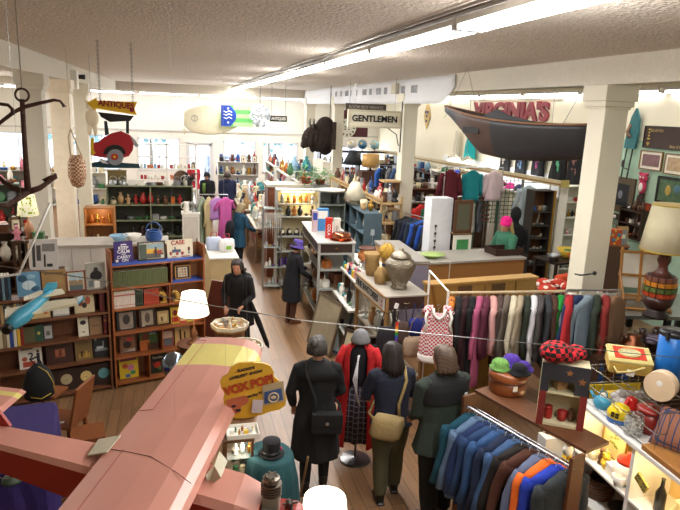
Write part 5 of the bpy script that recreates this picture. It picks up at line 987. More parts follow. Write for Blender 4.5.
for k in range(34): a = rnd.uniform(0, 6.28); r_ = rnd.uniform(.15, .32); h_ = rnd.uniform(-.1, .2); b.tube([(0, 0, .1), (r_*.5*math.cos(a), r_*.5*math.sin(a), .22+h_*.5), (r_*math.cos(a), r_*math.sin(a), .12+h_)], [.008, .012, .003], 4)
b.build('foliage', mat('#17171a'), hb)
rl = rail('garment_rack', 'short clothes rail with long robes at the right of the olive shelves', (.42, 15.3, 1.78), (1.12, 15.3, 1.78))
for i, (x, c, lab, L_) in enumerate(((.5, '#84907a', 'long sage green robe on the short clothes rail', 1.35), (.66, '#b8a67c', 'long khaki beige robe on the short clothes rail', 1.4))): garment('long_robe', lab, c, (x, 15.3, 1.77), 70, L=L_, w=.2, sl=.6, seed=i, cat='robe')
garment('shiny_jacket', 'shiny lilac pink jacket on the short clothes rail', '#c07ac0', (.86, 15.3, 1.77), 20, L=.55, w=.24, sl=.5, seed=4, cat='jacket', m=mat('#b684c4', rough=.35, var=.2)); garment('long_dress', 'long magenta pink dress hanging at the end of the short rail', '#c94f9c', (1.06, 15.3, 1.77), 30, L=1.3, w=.24, sl=0, seed=5, cat='dress', flare=1) if 0 else garment('long_dress', 'long magenta pink dress hanging at the end of the short rail', '#c2589c', (1.06, 15.3, 1.77), 30, L=1.3, w=.22, sl=.2, seed=5, cat='dress')
jr = thing('jar_rack', 'white wall rack of lidded mugs in front of the shop window', 'rack', (-.45, 22.9, 0), 0)
for x in (-1.0, -.02, .30 if 0 else 1.0): MB().b2(x-.03, x+.03, 0, .25, 0, 2.55).build('upright', WHITEP, jr)
for z in (1.25, 1.65, 2.06, 2.5): MB().b2(-1.0, 1.0, 0, .25, z-.03, z).build('shelf', WHITEP, jr)
MB().b2(-1.0, 1.0, 0, .5, .85, .9).build('counter_top', WHITEP, jr)
for zi, z in enumerate((1.25, 1.65, 2.06)):
 for s, (xa, xb) in enumerate(((-.94, -.12), (.08, .94))):
  if zi == 2: continue
  n = 7; cc3 = [['white', 'cream', 'red', 'white'], ['pale blue', 'red', 'white', 'orange']][zi if s == 0 else 1-zi]
  row(loc2w(jr, (xa, .12, z)), loc2w(jr, (xb, .12, z)), n, 'on the %s %s window rack shelf' % (['lower', 'upper'][zi], ['left', 'right'][s]), ['jar', 'mug'], cc3, 2.1, jit=.01)
row(loc2w(jr, (-.9, .3, .9)), loc2w(jr, (.9, .3, .9)), 10, 'on the white counter under the window rack', ['box', 'jar', 'dish_stack', 'pitcher'], ['white', 'silver', 'red', 'grey'], 1.6)
def stall(x, y, rz, w, d, zs, m, lab, kinds, cols, n, s=1.6, place='', back=True):
 u = shelf_unit('shelf_unit', lab, 'shelf', (x, y, 0), rz, w, d, zs, m, back=back)
 nm = ['bottom', 'second', 'third', 'fourth', 'fifth', 'sixth']; seen = []
 for i, z in enumerate(list(zs)*2): i %= len(zs); fill(u, w, d, z, n, 'on the %s %s' % ('top' if i == len(zs)-1 else nm[i], place), kinds, cols, s, y=d*(.28 if z not in seen else .72)); seen.append(z)
 return u
MIX = ['mug', 'bottle', 'vase', 'bowl', 'box', 'teapot', 'jar', 'figurine', 'pitcher', 'mantel_clock', 'framed_photo', 'plate', 'dish_stack', 'lantern']
MC = ['white', 'cream', 'brown', 'red', 'blue', 'green', 'amber', 'silver', 'brass', 'black', 'teal', 'grey', 'pink']
stall(-3.35, 11.4, 20, 1.5, .4, [.1, .6, 1.1, 1.62], wood('#5a3c28'), 'brown shelf of dark curios at the far left behind the anchor', MIX, ['dark brown', 'brown', 'red', 'brass', 'black', 'amber', 'white'], 7, 1.4, 'far left curio shelf')
stall(-4.6, 15.0, 15, 2.2, .4, [.1, .6, 1.1, 1.6, 2.0], mat('#5f6a5a', rough=.6), 'grey green shelf of glassware in the far left aisle', MIX, MC, 9, 1.5, 'grey green left aisle shelf')
stall(-5.4, 20.0, 8, 3.0, .4, [.1, .7, 1.3, 1.8], mat('#8a8578', rough=.6), 'long grey shelf below the far left windows', MIX, MC, 12, 1.6, 'long shelf under the left windows')
stall(-4.2, 24.5, 0, 3.0, .4, [.1, .7, 1.3], WHITEP, 'low white shelf against the back wall at left', MIX, MC, 11, 1.8, 'low white back wall shelf at left')
q = aty(28, 214, 11.2); yl = thing('table_lamp', 'lit floral table lamp with yellow green shade behind the anchor', 'lamp', (q.x, 11.2, q.z-.42), 0)
MB().lathe([(.001, 0), (.09, 0), (.05, .04), (.08, .14), (.06, .24), (.015, .3), (.001, .42)], 14).build('base', mat('#b07a5c', rough=.3), yl, smooth=True)
MB().lathe([(.17, .40), (.12, .74), (.115, .74), (.165, .40)], 24).build('lamp_shade', mat('#f4efc4', emit=.5, kind='spots', bscale=16, col2='#8a9a2c', var=0), yl, smooth=True); MB().sph((0, 0, .52), .04).build('bulb', glow('#fff0c8', 18), yl); point((q.x, 11.2, q.z+.02), 5)
lt = thing('lamp_table', 'tall brown stand under the lit floral lamp', 'table', (q.x, 11.2, 0)); MB().b2(-.25, .25, -.2, .2, q.z-.46, q.z-.42).build('table_top', wood('#4e3422'), lt)
for sx in (-.22, .22):
 for sy in (-.17, .17): MB().b2(sx-.02, sx+.02, sy-.02, sy+.02, 0, q.z-.46).build('leg', wood('#4e3422'), lt)
p = loc2w(lt, (0, -.05, q.z-.42)); item('box', 'green', (p.x+.16, p.y-.05, p.z), 'beside the lit floral lamp', s=1.2); item('figurine', 'pink', (p.x-.17, p.y-.05, p.z), 'beside the lit floral lamp', s=1.5)
hu = shelf_unit('hutch', 'small orange wooden hutch lit from inside between the left columns', 'cabinet', (-1.75, 14.2, 0), 0, .62, .4, [.1, .8, 1.25, 1.62], wood('#b5773c'), back=True); fill(hu, .6, .4, 1.25, 4, 'inside the orange wooden hutch', ['figurine', 'jar', 'vase'], ['amber', 'cream', 'brass'], 1.2); fill(hu, .6, .4, .8, 4, 'on the lower orange hutch shelf', ['figurine', 'jar', 'vase'], ['red', 'cream', 'brown'], 1.2); point(loc2w(hu, (0, .15, 1.5)), 3)
q = aty(77, 168, 10.5); hbk = thing('hanging_bag', 'long reddish brown crocheted bag hanging beside the car sign', 'bag', (q.x, 10.5, q.z-.02), 10)
MB().lathe([(.001, -.30), (.09, -.26), (.14, -.1), (.13, .12), (.09, .22), (.07, .22), (.001, .2)], 20).build('weave', mat('#9a5230', kind='check', col2='#e0c9a8', bscale=34, var=.3), hbk, smooth=True)
b = MB(); b.tube([(-.08, 0, .2), (-.1, 0, .5), (-.06, 0, .62)], .012, 6); b.tube([(.08, 0, .2), (0, 0, .45), (-.06, 0, .62)], .012, 6); b.tube([(-.06, 0, .62), (-.06, 0, ZC-q.z+.0)], .004, 5); b.build('strap', mat('#cbb89a'), hbk, smooth=True)
q = aty(92, 118, 12.0); wf = thing('plush_ornament', 'pale cream stuffed bear shaped ornament hanging behind the arrow sign', 'ornament', (q.x, 12, q.z), 0)
b = MB(); b.sph((0, 0, 0), (.12, .06, .16)); b.sph((0, 0, .2), (.09, .06, .09)); b.sph((-.07, 0, .28), .03); b.sph((.07, 0, .28), .03); b.sph((-.05, 0, -.2), (.04, .04, .12)); b.sph((.05, 0, -.2), (.04, .04, .12)); b.build('plush_body', mat('#e6d9bc', rough=.9), wf, rem=.012); b = MB(); b.tube([(0, 0, .28), (0, 0, ZC-q.z)], .003, 4); b.build('cord', mat('#999999'), wf)
GRY = mat('#9c9d98', rough=.45, var=.06); STEEL = metal('#a9a9a6', .4)
lc = shelf_unit('display_cabinet', 'tall grey display cabinet with warm lit upper shelves in the island', 'cabinet', (2.46, 13.0, 0), -2, .94, .42, [.1, .5, .85, 1.18, 1.62, 2.2], GRY, back=True, backm=mat('#e4d2a4', rough=.6))
for z, nm, n, kk, cc in ((.1, 'bottom', 5, ['basket', 'box', 'radio'], ['black', 'grey', 'brown']), (.5, 'second', 6, ['vase', 'jar', 'bowl'], ['black', 'grey', 'clear glass', 'purple']), (.85, 'third', 9, ['figurine', 'dish_stack', 'bowl', 'teapot'], ['white', 'silver', 'cream', 'brown']), (1.18, 'fourth', 5, ['vase', 'pitcher', 'mantel_clock'], ['black', 'dark brown', 'dark brown', 'black']), (1.62, 'upper lit', 6, ['vase', 'figurine', 'teapot', 'mantel_clock'], ['black', 'white', 'dark brown', 'amber', 'cream'])): fill(lc, .9, .4, z, n, 'on the %s shelf of the grey cabinet' % nm, kk, cc, 1.5, y=.16)
MB().b2(-.42, .42, .02, .4, 1.88, 1.9).build('shelf', GRY, lc); fill(lc, .9, .4, 1.90, 6, 'on the top lit shelf of the grey cabinet', ['bottle', 'candlestick', 'jar', 'lantern'], ['clear glass', 'silver', 'brass', 'amber'], 1.0, y=.16)
MB().b2(-.35, .35, .1, .13, 2.14, 2.165).build('light_tube', glow('#ffdf9c', 12), lc); point(loc2w(lc, (0, .15, 2.1)), 8, (1, .82, .5)); point(loc2w(lc, (.2, .12, 1.80)), 4, (1, .82, .5))
br = thing('wardrobe', 'red brown wooden wardrobe behind the lit grey cabinet', 'cabinet', (2.43, 14.0, 0), 0); MB().b2(-.5, .5, 0, .55, 0, 2.14).build('body', wood('#7b4428', col2='#5a2e1b'), br); MB().b2(-.54, .54, -.04, .58, 2.14, 2.2).build('cornice', mat('#b9b2a2'), br)
for s in (-1, 1): MB().b2(s*.25-.22, s*.25+.22, -.015, 0, .15, 2.05).build('door', wood('#7b4428', col2='#5a2e1b'), br)
def plant(p, lab, r_, h_, n, col='#3f7a44', pot='#a5573a', cat='plant', seed=0):
 t = thing('potted_plant', lab, cat, p); rr = random.Random(seed)
 MB().lathe([(.001, 0), (r_*.28, 0), (r_*.36, h_*.3), (r_*.38, h_*.3), (r_*.33, h_*.27), (.001, h_*.27)], 14).build('pot', mat(pot), t, smooth=True); b = MB()
 for i in range(n):
  a = rr.uniform(0, 6.28); q = r_*rr.uniform(.2, 1)**.6; z = h_*(.3+.7*rr.random())-(q/r_)**2*h_*.3; s = r_*rr.uniform(.1, .2); c = Vector((q*math.cos(a), q*math.sin(a), z)); d = Vector((math.cos(a), math.sin(a), rr.uniform(-.6, .5))).normalized(); e = d.cross(Vector((0, 0, 1))).normalized()
  b._add([c-d*s, c+e*s*.5, c+d*s, c-e*s*.5], [(0, 1, 2, 3)])
 b.build('foliage', mat(col, rough=.5, var=.45, scale=9), t); b = MB(); [b.tube([(0, 0, h_*.28), (r_*.6*math.cos(a), r_*.6*math.sin(a), h_*.7)], .006, 4) for a in (0, 1, 2, 3, 4, 5)]; b.build('stems', mat('#4a6a34'), t); return t
plant((2.85, 14.22, 2.2), 'bushy green potted plant on top of the wardrobe', .34, .5, 170, seed=1)
plant((3.25, 14.45, 2.16), 'trailing green potted plant beside the bushy one', .36, .42, 170, col='#5c8f58', seed=2)
rc = shelf_unit('display_cabinet', 'grey green glass display cabinet right of the lit grey cabinet', 'cabinet', (3.27, 13.2, 0), 0, .60, .4, [.1, .6, 1.1, 1.5, 1.85, 2.14], mat('#7e857c', rough=.5), back=True)
MB().lathe([(.001, 2.14), (.31, 2.14), (.33, 2.17), (.001, 2.18)], 24).build('round_top', mat('#d4d0c2'), rc, loc=(0, .2, 0)); plt = thing('plant_stand', 'small grey stand under the trailing plant', 'stand', (3.25, 14.45, 0)); MB().b2(-.2, .2, -.2, .2, 0, 2.16).build('body', GRY, plt)
for z, nm in ((1.1, 'middle'), (1.5, 'fourth'), (1.85, 'top')): fill(rc, .55, .4, z, 4, 'on the %s shelf of the grey green cabinet' % nm, ['teapot', 'dish_stack', 'bottle', 'bowl'], ['silver', 'clear glass', 'black', 'grey'], 1.0)
gr = thing('wire_rack', 'tall metal and glass rack of hanging necklaces beside the aisle', 'rack', (1.9, 12.95, 0), -3)
for sx in (-.19, .19):
 for sy in (0, .34): MB().tube([(sx, sy, 0), (sx, sy, 1.82)], .012, 6).build('post', STEEL, gr)
for z in (.08, .5, .95, 1.4, 1.8): MB().b2(-.19, .19, 0, .34, z-.008, z).build('glass_shelf', mat('#b9c4c0', rough=.1, alpha=.6), gr)
for z, nm in ((.08, 'lowest'), (.5, 'second'), (.95, 'third'), (1.4, 'fourth')): fill(gr, .4, .34, z, 4, 'on the %s glass shelf of the metal rack' % nm, ['bottle', 'jar', 'vase', 'bowl', 'figurine'], ['white', 'silver', 'red', 'clear glass', 'purple', 'brass'], .9)
b = MB()
for i in range(9): x = -.17+i*.042; b.tube([(x-.012, -.012, 1.72), (x, -.02, 1.2-.1*math.sin(i*2)), (x+.012, -.012, 1.72)], .006, 4)
q = b.build('hanging_necklaces', mat('#dcd6cc', rough=.3, var=.3), gr); q['kind'] = 'stuff'
mt = thing('metal_table', 'grey metal framed high table with drawers beside the person in the purple hat', 'table', (2.63, 11.0, 0), -3)
TT = 1.70
for sx in (-.30, .30):
 for sy in (-.98, .95): MB().b2(sx-.022, sx+.022, sy-.022, sy+.022, 0, TT-.03).build('leg', GRY, mt)
MB().b2(-.34, .34, -1.02, 1.0, TT-.03, TT).build('table_top', mat('#b3b3ae', rough=.35), mt, bevel=.004); MB().b2(-.31, .31, -.99, .97, TT-.19, TT-.04).build('apron', mat('#33231d', rough=.4), mt)
MB().b2(-.32, .32, -1.0, .98, TT-.225, TT-.19).build('lower_rail', GRY, mt); b = MB(); b.b2(-.02, .02, -1.01, -.99, TT-.12, TT-.1); b.build('drawer_knob', metal('#b58a42'), mt)
for z in (.35, .85, 1.2): MB().b2(-.3, .3, -.98, .95, z-.02, z).build('shelf', GRY, mt)
for z, nm in ((.85, 'middle'), (1.2, 'upper'), (.35, 'bottom')):
 row(loc2w(mt, (-.15, -.9, z)), loc2w(mt, (-.15, .85, z)), 8, 'on the %s shelf of the metal table' % nm, ['basket', 'bowl', 'lantern', 'vase', 'radio', 'teapot'], ['brown', 'black', 'tan', 'dark brown', 'amber', 'white'], 1.5, face=-90)
sc_ = thing('suitcase', 'old brown leather suitcase under the grey metal table', 'suitcase', loc2w(mt, (.12, -.75, .85)), 5); MB().b2(-.14, .17, -.16, .2, 0, .26).build('shell', mat('#5e3422', rough=.45, var=.3), sc_, bevel=.015); b = MB(); b.tube([(-.05, -.17, .18), (-.04, -.2, .2), (.06, -.2, .2), (.07, -.17, .18)], .008, 6); b.build('handle', mat('#2a1a12'), sc_)
def tin(p, lab, w, d, h, c, txt=None, tc='#eeeeee', rz=0, c2=None, tsz=.05, vert=True):
 t = thing('game_box', lab, 'box', p, rz); MB().b2(-w/2, w/2, -d/2, d/2, 0, h).build('box_body', mat(c, rough=.4), t, bevel=.003)
 if c2: b = MB(); b.b2(-w/2*.8, w/2*.8, -d/2-.002, -d/2, h*.55, h*.9, mi=0); b.build('printed_panel', mat(c2, rough=.4), t)
 if txt: text(txt, tsz, mat(tc), t, (0, -d/2-.003, h*.42), (90, 90 if vert else 0, 0), .001, bold=.001)
tin(loc2w(mt, (-.08, -.62, TT)), 'tall red box with white lettering on the metal table', .12, .08, .36, '#c22c20', 'COLA', rz=-8, tsz=.075)
tin(loc2w(mt, (.08, -.55, TT)), 'tall white box beside the tall red box', .12, .08, .34, '#d8d5ca', 'CLUE', '#5a5a5a', -8, tsz=.06)
tin(loc2w(mt, (-.08, .05, TT)), 'tall blue and white printed box at the back of the metal table', .22, .1, .42, '#3d7fb8', None, rz=-4, c2='#e4e2dc'); tin(loc2w(mt, (-.24, -.05, TT)), 'narrow pinkish white box left of the blue printed box', .1, .08, .40, '#c9aeb4', None, rz=-4, c2='#33469a')
cu = thing('cake_tin', 'round ribbed copper mould on a copper tray on the metal table', 'tin', loc2w(mt, (.12, -.80, TT))); b = MB(); n = 40
b.loft([[((r_*(1+.03*(j % 2)*w_))*math.cos(2*math.pi*j/n), (r_*(1+.03*(j % 2)*w_))*math.sin(2*math.pi*j/n), z) for j in range(n)] for z, r_, w_ in ((.012, .165, 1), (.10, .165, 1), (.125, .15, 0), (.13, .06, 0))]); b.build('mould', metal('#b5694a', .25), cu, smooth=True)
MB().lathe([(.001, 0), (.19, 0), (.205, .012), (.19, .01), (.001, .008)], 28).build('tray', metal('#c07a55', .25), cu, smooth=True); b = MB(); b.tube([(-.04, 0, .13), (-.03, 0, .15), (.03, 0, .15), (.04, 0, .13)], .006, 6); b.build('handle', mat('#33302e'), cu)
bs = shelf_unit('shelf_unit', 'blue grey painted shelf unit under the white cone lamp', 'shelf', (3.62, 12.75, 0), -90, 1.75, .38, [.1, .6, 1.0, 1.45, 1.88], mat('#4d616c', rough=.55, var=.08), back=True, div=2, backm=mat('#34444e'))
for z, nm in ((1.0, 'middle'), (1.45, 'upper'), (.6, 'lower')): fill(bs, 1.7, .38, z, 6, 'on the %s blue grey shelf' % nm, ['dish_stack', 'mug', 'plate', 'teapot', 'bowl', 'vase'], ['white', 'pink', 'white', 'cream', 'clear glass'], 1.4)
kl = thing('table_lamp', 'white cone shaded lamp on top of the blue grey shelf unit', 'lamp', (3.75, 13.1, 1.88)); MB().lathe([(.001, 0), (.11, 0), (.13, .04), (.08, .1), (.05, .13), (.02, .16), (.001, .17)], 16).build('base', mat('#b5aa94'), kl, smooth=True); MB().lathe([(.27, .12), (.09, .50), (.085, .50), (.262, .12)], 26).build('lamp_shade', mat('#d6cdb6', rough=.9), kl, smooth=True)
item('mug', 'cream', (3.80, 12.55, 1.88), 'on the blue grey shelf unit beside the cone lamp', s=2.0, rz=-20); item('vase', 'brass', (3.85, 12.2, 1.88), 'on the near end of the blue grey shelf unit', s=.9); item('pitcher', 'tan', (3.72, 12.3, 1.88), 'on the near end of the blue grey shelf unit', s=.8)
et = MB(); et.tube([(0, -.004, .0), (.0, -.004, .18)], .006, 5); et.lathe([(.001, .16), (.05, .18), (.035, .3), (.03, .3)], 12, M=TR(s=(1, .1, 1))); et.lathe([(.001, -.02), (.05, -.01), (.001, .0)], 12, M=TR(s=(1, .1, 1))); et.build('etched_lamp_motif', mat('#a9b4b8'), bs, loc=(.883, .19, 1.25), rz=90)
bk = thing('sideboard', 'light wooden cabinet under the black shaded lamp', 'cabinet', (5.3, 18.9, 0)); MB().b2(-.35, .35, -.2, .25, 0, 1.85).build('body', wood('#b08a58', col2='#8f6c40'), bk); MB().b2(-.38, .38, -.23, .28, 1.85, 1.88).build('top', wood('#b08a58', col2='#8f6c40'), bk)
kb = thing('table_lamp', 'black cone shaded lamp standing above the pine racks', 'lamp', (5.3, 18.9, 1.88)); MB().lathe([(.001, 0), (.1, 0), (.02, .05), (.015, .42), (.001, .42)], 14).build('base', wood('#6a4a2c'), kb, smooth=True); MB().lathe([(.33, .38), (.12, .82), (.115, .82), (.322, .38)], 24).build('lamp_shade', mat('#23272c', rough=.7), kb, smooth=True)
PINE = wood('#cfae7c', col2='#b08d5a')
for i, (y, nm) in enumerate(((14.35, 'nearer'), (16.95, 'farther'))):
 u = thing('pine_rack', 'light pine rack with crowded shelves, the %s of two behind the blue unit' % nm, 'rack', (4.38, y, 0), -90)
 for x in (-1.2, 0, 1.2):
  for yy in (.02, .5): MB().b2(x-.025, x+.025, yy-.02, yy+.02, 0, 2.05).build('post', PINE, u)
 for z in (.5, 1.0, 1.45, 1.9): MB().b2(-1.25, 1.25, 0, .52, z-.04, z).build('shelf', PINE, u)
 for z in (1.12, 1.57, 2.0): MB().b2(-1.25, 1.25, -.02, 0, z-.05, z).build('front_slat', PINE, u)
 for z, n2, yy in ((1.0, 'second', .2), (1.45, 'third', .15), (1.9, 'top', .15), (1.9, 'top', .38), (1.45, 'third', .38)): row(loc2w(u, (-1.15, yy, z)), loc2w(u, (1.15, yy, z)), 11, 'on the %s shelf of the %s pine rack' % (n2, nm), MIX, ['white', 'black', 'brown', 'grey', 'silver', 'cream', 'red', 'blue'], 1.5, face=-90)
wt = thing('display_table', 'two level white display table of small trinkets along the aisle', 'table', (2.98, 9.72, 0), -1)
for z, xo in ((1.3, -.36), (.88, -.48), (.45, -.5)): MB().b2(xo, .36, -.98, .15, z-.03, z).build('shelf', mat('#e0ddd6', rough=.4), wt)
for sx in (-.3, .33):
 for sy in (-.95, .11): MB().b2(sx-.02, sx+.02, sy-.02, sy+.02, 0, 1.27).build('leg', GRY, wt)
pw = thing('plain_pedestal', 'white pedestal under the terracotta pot beside the metal table', 'pedestal', (3.28, 10.35, 0)); MB().b2(-.28, .3, -.42, .45, 0, 1.28).build('body', WHITEP, pw); MB().b2(-.3, .32, -.44, .47, 1.28, 1.3).build('top', WHITEP, pw)
ct = Vector((3.18, 10.15, 1.3)); pt = thing('clay_pot', 'round terracotta pot with a dark rim on the white display table', 'pot', ct); MB().lathe([(.001, 0), (.09, 0), (.17, .08), (.16, .16), (.12, .2), (.15, .25), (.14, .25), (.11, .2), (.001, .16)], 22).build('pot_body', mat('#b5713c', rough=.5), pt, smooth=True); MB().lathe([(.15, .235), (.158, .25), (.15, .268), (.14, .26)], 22).build('rim', mat('#5a3020'), pt, smooth=True)
for i, (x, y, k, c, s_) in enumerate(((.2, .03, 'vase', 'grey', 1.1), (.05, -.1, 'teapot', 'silver', 1.3), (.2, -.3, 'bowl', 'cream', 1.6), (.05, -.5, 'pitcher', 'clear glass', 1.1), (.2, -.7, 'vase', 'tan', 1.0))): item(k, c, loc2w(wt, (x, y, 1.3)), 'at the back of the white display table', s=s_)
for k_2, xr in enumerate((-.3, -.2)): row(loc2w(wt, (xr, -.93, 1.3)), loc2w(wt, (xr, .1, 1.3)), 12, ['along the front edge of the white display table', 'in the second line on the white display table'][k_2], ['figurine', 'mug', 'box', 'jar', 'stuffed_toy'], ['white', 'blue', 'red', 'pink', 'white', 'teal', 'yellow', 'black'], .8, face=-90, jit=.01)
row(loc2w(wt, (-.38, -.9, .88)), loc2w(wt, (-.38, .1, .88)), 8, 'on the lower level of the white display table', ['bottle', 'vase', 'mug', 'teapot', 'pitcher'], ['black', 'pale blue', 'teal', 'white', 'green', 'clear glass'], 1.1, face=-90, jit=.02)
row(loc2w(wt, (-.4, -.9, .45)), loc2w(wt, (-.4, .1, .45)), 5, 'on the bottom level of the white display table', ['basket', 'bowl', 'lantern', 'dish_stack'], ['brown', 'tan', 'silver', 'black', 'clear glass'], 1.5, face=-90, jit=.02)
OAK = wood('#a98450', col2='#86643a')
wcse = thing('wooden_case', 'wooden display case with a lettered glass strip, holding the silver urn', 'display case', (2.80, 7.80, 0), 2)
hx, hy, T = .27, .60, 1.60
for sx in (-1, 1):
 for sy in (-1, 1): MB().b2(sx*hx-.022, sx*hx+.022, sy*hy-.022, sy*hy+.022, 0, T-.02).build('leg', OAK, wcse, bevel=.004)
MB().b2(-hx-.03, hx+.03, -hy-.03, hy+.03, T-.02, T).build('case_top', mat('#a39c90', rough=.4), wcse)
MB().b2(-hx+.02, hx-.02, -hy-.02, -hy, T-.19, T-.02).build('drawer', mat('#3a2a24', rough=.4), wcse, bevel=.004); b = MB(); b.tube([(-.04, -hy-.03, T-.1), (0, -hy-.045, T-.11), (.04, -hy-.03, T-.1)], .005, 5); b.build('drawer_handle', metal('#8d8468'), wcse)
b = MB(); b.T = TR((-hx-.03, 0, T-.11), ry=0); b.b2(-.012, 0, -hy, hy, -.09, .09); b.build('letter_strip', mat('#cfd4d6', rough=.25), wcse)
for z in (T-.015, T-.205): MB().b2(-hx-.05, -hx-.02, -hy-.01, hy+.01, z-.012, z+.012).build('strip_moulding', OAK, wcse)
text('FINE INVITORIES', .135, mat('#33383e'), wcse, (-hx-.044, .08, T-.11), (90, 0, -90), .002, bold=.003, sx=.92); text(':', .16, mat('#b52c34'), wcse, (-hx-.044, -.52, T-.11), (90, 0, -90), .002, bold=.006)
for z in (.45, .95): MB().b2(-hx, hx, -hy, hy, z-.02, z).build('shelf', mat('#d8d6cc', rough=.4), wcse)
for z, nm, kk in ((.95, 'upper', ['figurine', 'vase', 'lantern', 'bottle', 'candlestick']), (.45, 'lower', ['bowl', 'dish_stack', 'pitcher', 'vase'])): row(loc2w(wcse, (-.16, -.5, z)), loc2w(wcse, (-.16, .5, z)), 7, 'on the %s shelf of the wooden display case' % nm, kk, ['amber', 'brass', 'brown', 'cream', 'clear glass', 'black', 'tan'], 1.5, face=-90)
up = loc2w(wcse, (0.02, -.28, T)); ur = thing('metal_urn', 'large silver hammered lidded urn on top of the wooden case', 'urn', up); b = MB(); b.lathe([(.001, 0), (.105, 0), (.11, .02), (.095, .05), (.15, .16), (.20, .30), (.205, .35), (.17, .40), (.125, .42), (.12, .425)], 30); b.build('urn_body', metal('#8d8474', .35, bump=.6, bscale=60, var=.25), ur, smooth=True)
MB().lathe([(.13, .42), (.14, .435), (.13, .46), (.09, .50), (.04, .515), (.03, .53), (.035, .55), (.001, .56)], 26).build('urn_lid', metal('#978f80', .35, bump=.4, bscale=60), ur, smooth=True)
def wick(p, lab, prof, c='#b9945a', name='wicker_basket'):
 t = thing(name, lab, 'basket', p); b = MB(); b.lathe(prof, 24); b.build('weave', mat(c, kind='weave', bscale=26, col2=hexmix(c, .65), rough=.8), t, smooth=True); return t
bp1 = wick(loc2w(wcse, (-.13, .42, T)), 'wide wicker vase basket behind the dried grass bunch', [(.001, 0), (.08, 0), (.11, .12), (.1, .24), (.13, .33), (.125, .33), (.09, .24), (.001, .2)])
bp2 = wick(loc2w(wcse, (-.02, .15, T)), 'slim waisted wicker holder with a blue ribbon and dried grass', [(.001, 0), (.09, 0), (.055, .16), (.05, .24), (.075, .32), (.07, .32), (.001, .26)])
b = MB(); b.lathe([(.054, .20), (.06, .21), (.058, .235), (.05, .24)], 16); b.box((-.05, -.03, .17), (.03, .01, .09)); b.build('ribbon', mat('#23265e'), bp2)
gg = thing('dried_grass', 'round bunch of golden dried grass in the slim wicker holder', 'dried flowers', loc2w(wcse, (-.02, .15, T+.29))); b = MB(); rr = random.Random(4)
for i in range(420):
 a = rr.uniform(0, 6.28); ph = math.acos(rr.uniform(-.75, 1)); L_ = rr.uniform(.13, .165); d = Vector((math.sin(ph)*math.cos(a), math.sin(ph)*math.sin(a), math.cos(ph))); c0 = Vector((0, 0, .12)); e = d.cross(Vector((.3, .5, .8))).normalized()*.004; b._add([c0+d*.04-e, c0+d*.04+e, c0+d*L_], [(0, 1, 2)])
b.tube([(0, 0, -.02), (0, 0, .1)], [.03, .045], 10); b.sph((0, 0, .12), .11, 14, 9); b.build('seed_heads', mat('#c9a044', rough=.9, var=.35, scale=60, bump=.5, bscale=90), gg)
wick(loc2w(wcse, (-.16, -.02, T)), 'small lidded wicker basket beside the silver urn', [(.001, 0), (.07, 0), (.09, .1), (.08, .16), (.05, .19), (.045, .23), (.001, .24)]); wick(loc2w(wcse, (.12, .33, T)), 'small pale wicker basket behind the silver urn', [(.001, 0), (.06, 0), (.08, .1), (.1, .2), (.09, .2), (.001, .1)], '#cbb084')
q = thing('table_leaf_box', 'tan sided grey topped low cabinet right of the silver urn', 'cabinet', (3.62, 8.95, 0), -2); MB().b2(-.22, .22, 0, 1.6, 0, 1.56).build('body', mat('#b98f5c', rough=.6), q); MB().b2(-.24, .24, -.02, 1.62, 1.56, 1.60).build('top', mat('#98928a'), q); MB().b2(-.225, .225, -.01, 0, .1, 1.54).build('end_panel', mat('#7d7788'), q)
def leaner(lab, p, w_, h_, rz, lean, fc, pc_, name='large_picture', cat='picture frame'):
 t = thing(name, lab, cat, p, rz); L = Matrix.Rotation(R(-lean), 4, 'X'); b = MB(); b.T = L; f = .04
 b.b2(-w_/2, w_/2, 0, .03, 0, f); b.b2(-w_/2, w_/2, 0, .03, h_-f, h_); b.b2(-w_/2, -w_/2+f, 0, .03, f, h_-f); b.b2(w_/2-f, w_/2, 0, .03, f, h_-f); b.build('frame', fc, t)
 b = MB(); b.T = L; b.b2(-w_/2+f, w_/2-f, .008, .02, f, h_-f); b.build('picture_panel', pc_, t)
leaner('large pale framed panel leaning below the metal table by the aisle', (2.16, 9.4, 0), .8, .9, -74, 14, metal('#8d8474', .4), mat('#9a9078', rough=.4, var=.2))
leaner('wooden frame leaning at the foot of the metal table', (2.35, 10.1, 0), .7, .95, -75, 12, wood('#5a3a24'), mat('#8a7c66', var=.3)); leaner('blue grey framed panel leaning behind the large pale one', (2.36, 9.3, 0), .6, .8, -60, 14, mat('#44576a'), mat('#a3a8a4', var=.2))
leaner('narrow dark framed picture leaning near the red coat', (2.25, 8.0, 0), .5, .8, -60, 18, wood('#3a2a20'), mat('#b5a98c', var=.3)); leaner('blue edged picture leaning beside the brown frame near the red coat', (2.42, 7.6, 0), .5, .75, -58, 16, mat('#3c5a6e'), mat('#7f9aa6', var=.3)); leaner('orange wooden frame leaning nearest the red coat', (2.28, 7.15, 0), .42, .6, -55, 18, wood('#9c6634'), mat('#5a4430', var=.3))
for i, (x, y, c) in enumerate(((2.05, 6.75, 'red'), (2.2, 6.6, 'pink'))): item('basket', c, (x, y, 0), 'on the floor beside the leaning frames', s=1.8)
rm = thing('dress_form', 'red coat over a dark plaid skirt displayed on a dress form', 'mannequin', (1.88, 6.08, 0), 0); rm.scale = (.9, .9, 1)
MB().lathe([(.001, 0), (.2, 0), (.19, .02), (.015, .04), (.015, 1.5), (.001, 1.5)], 12).build('stand', metal('#666666'), rm)
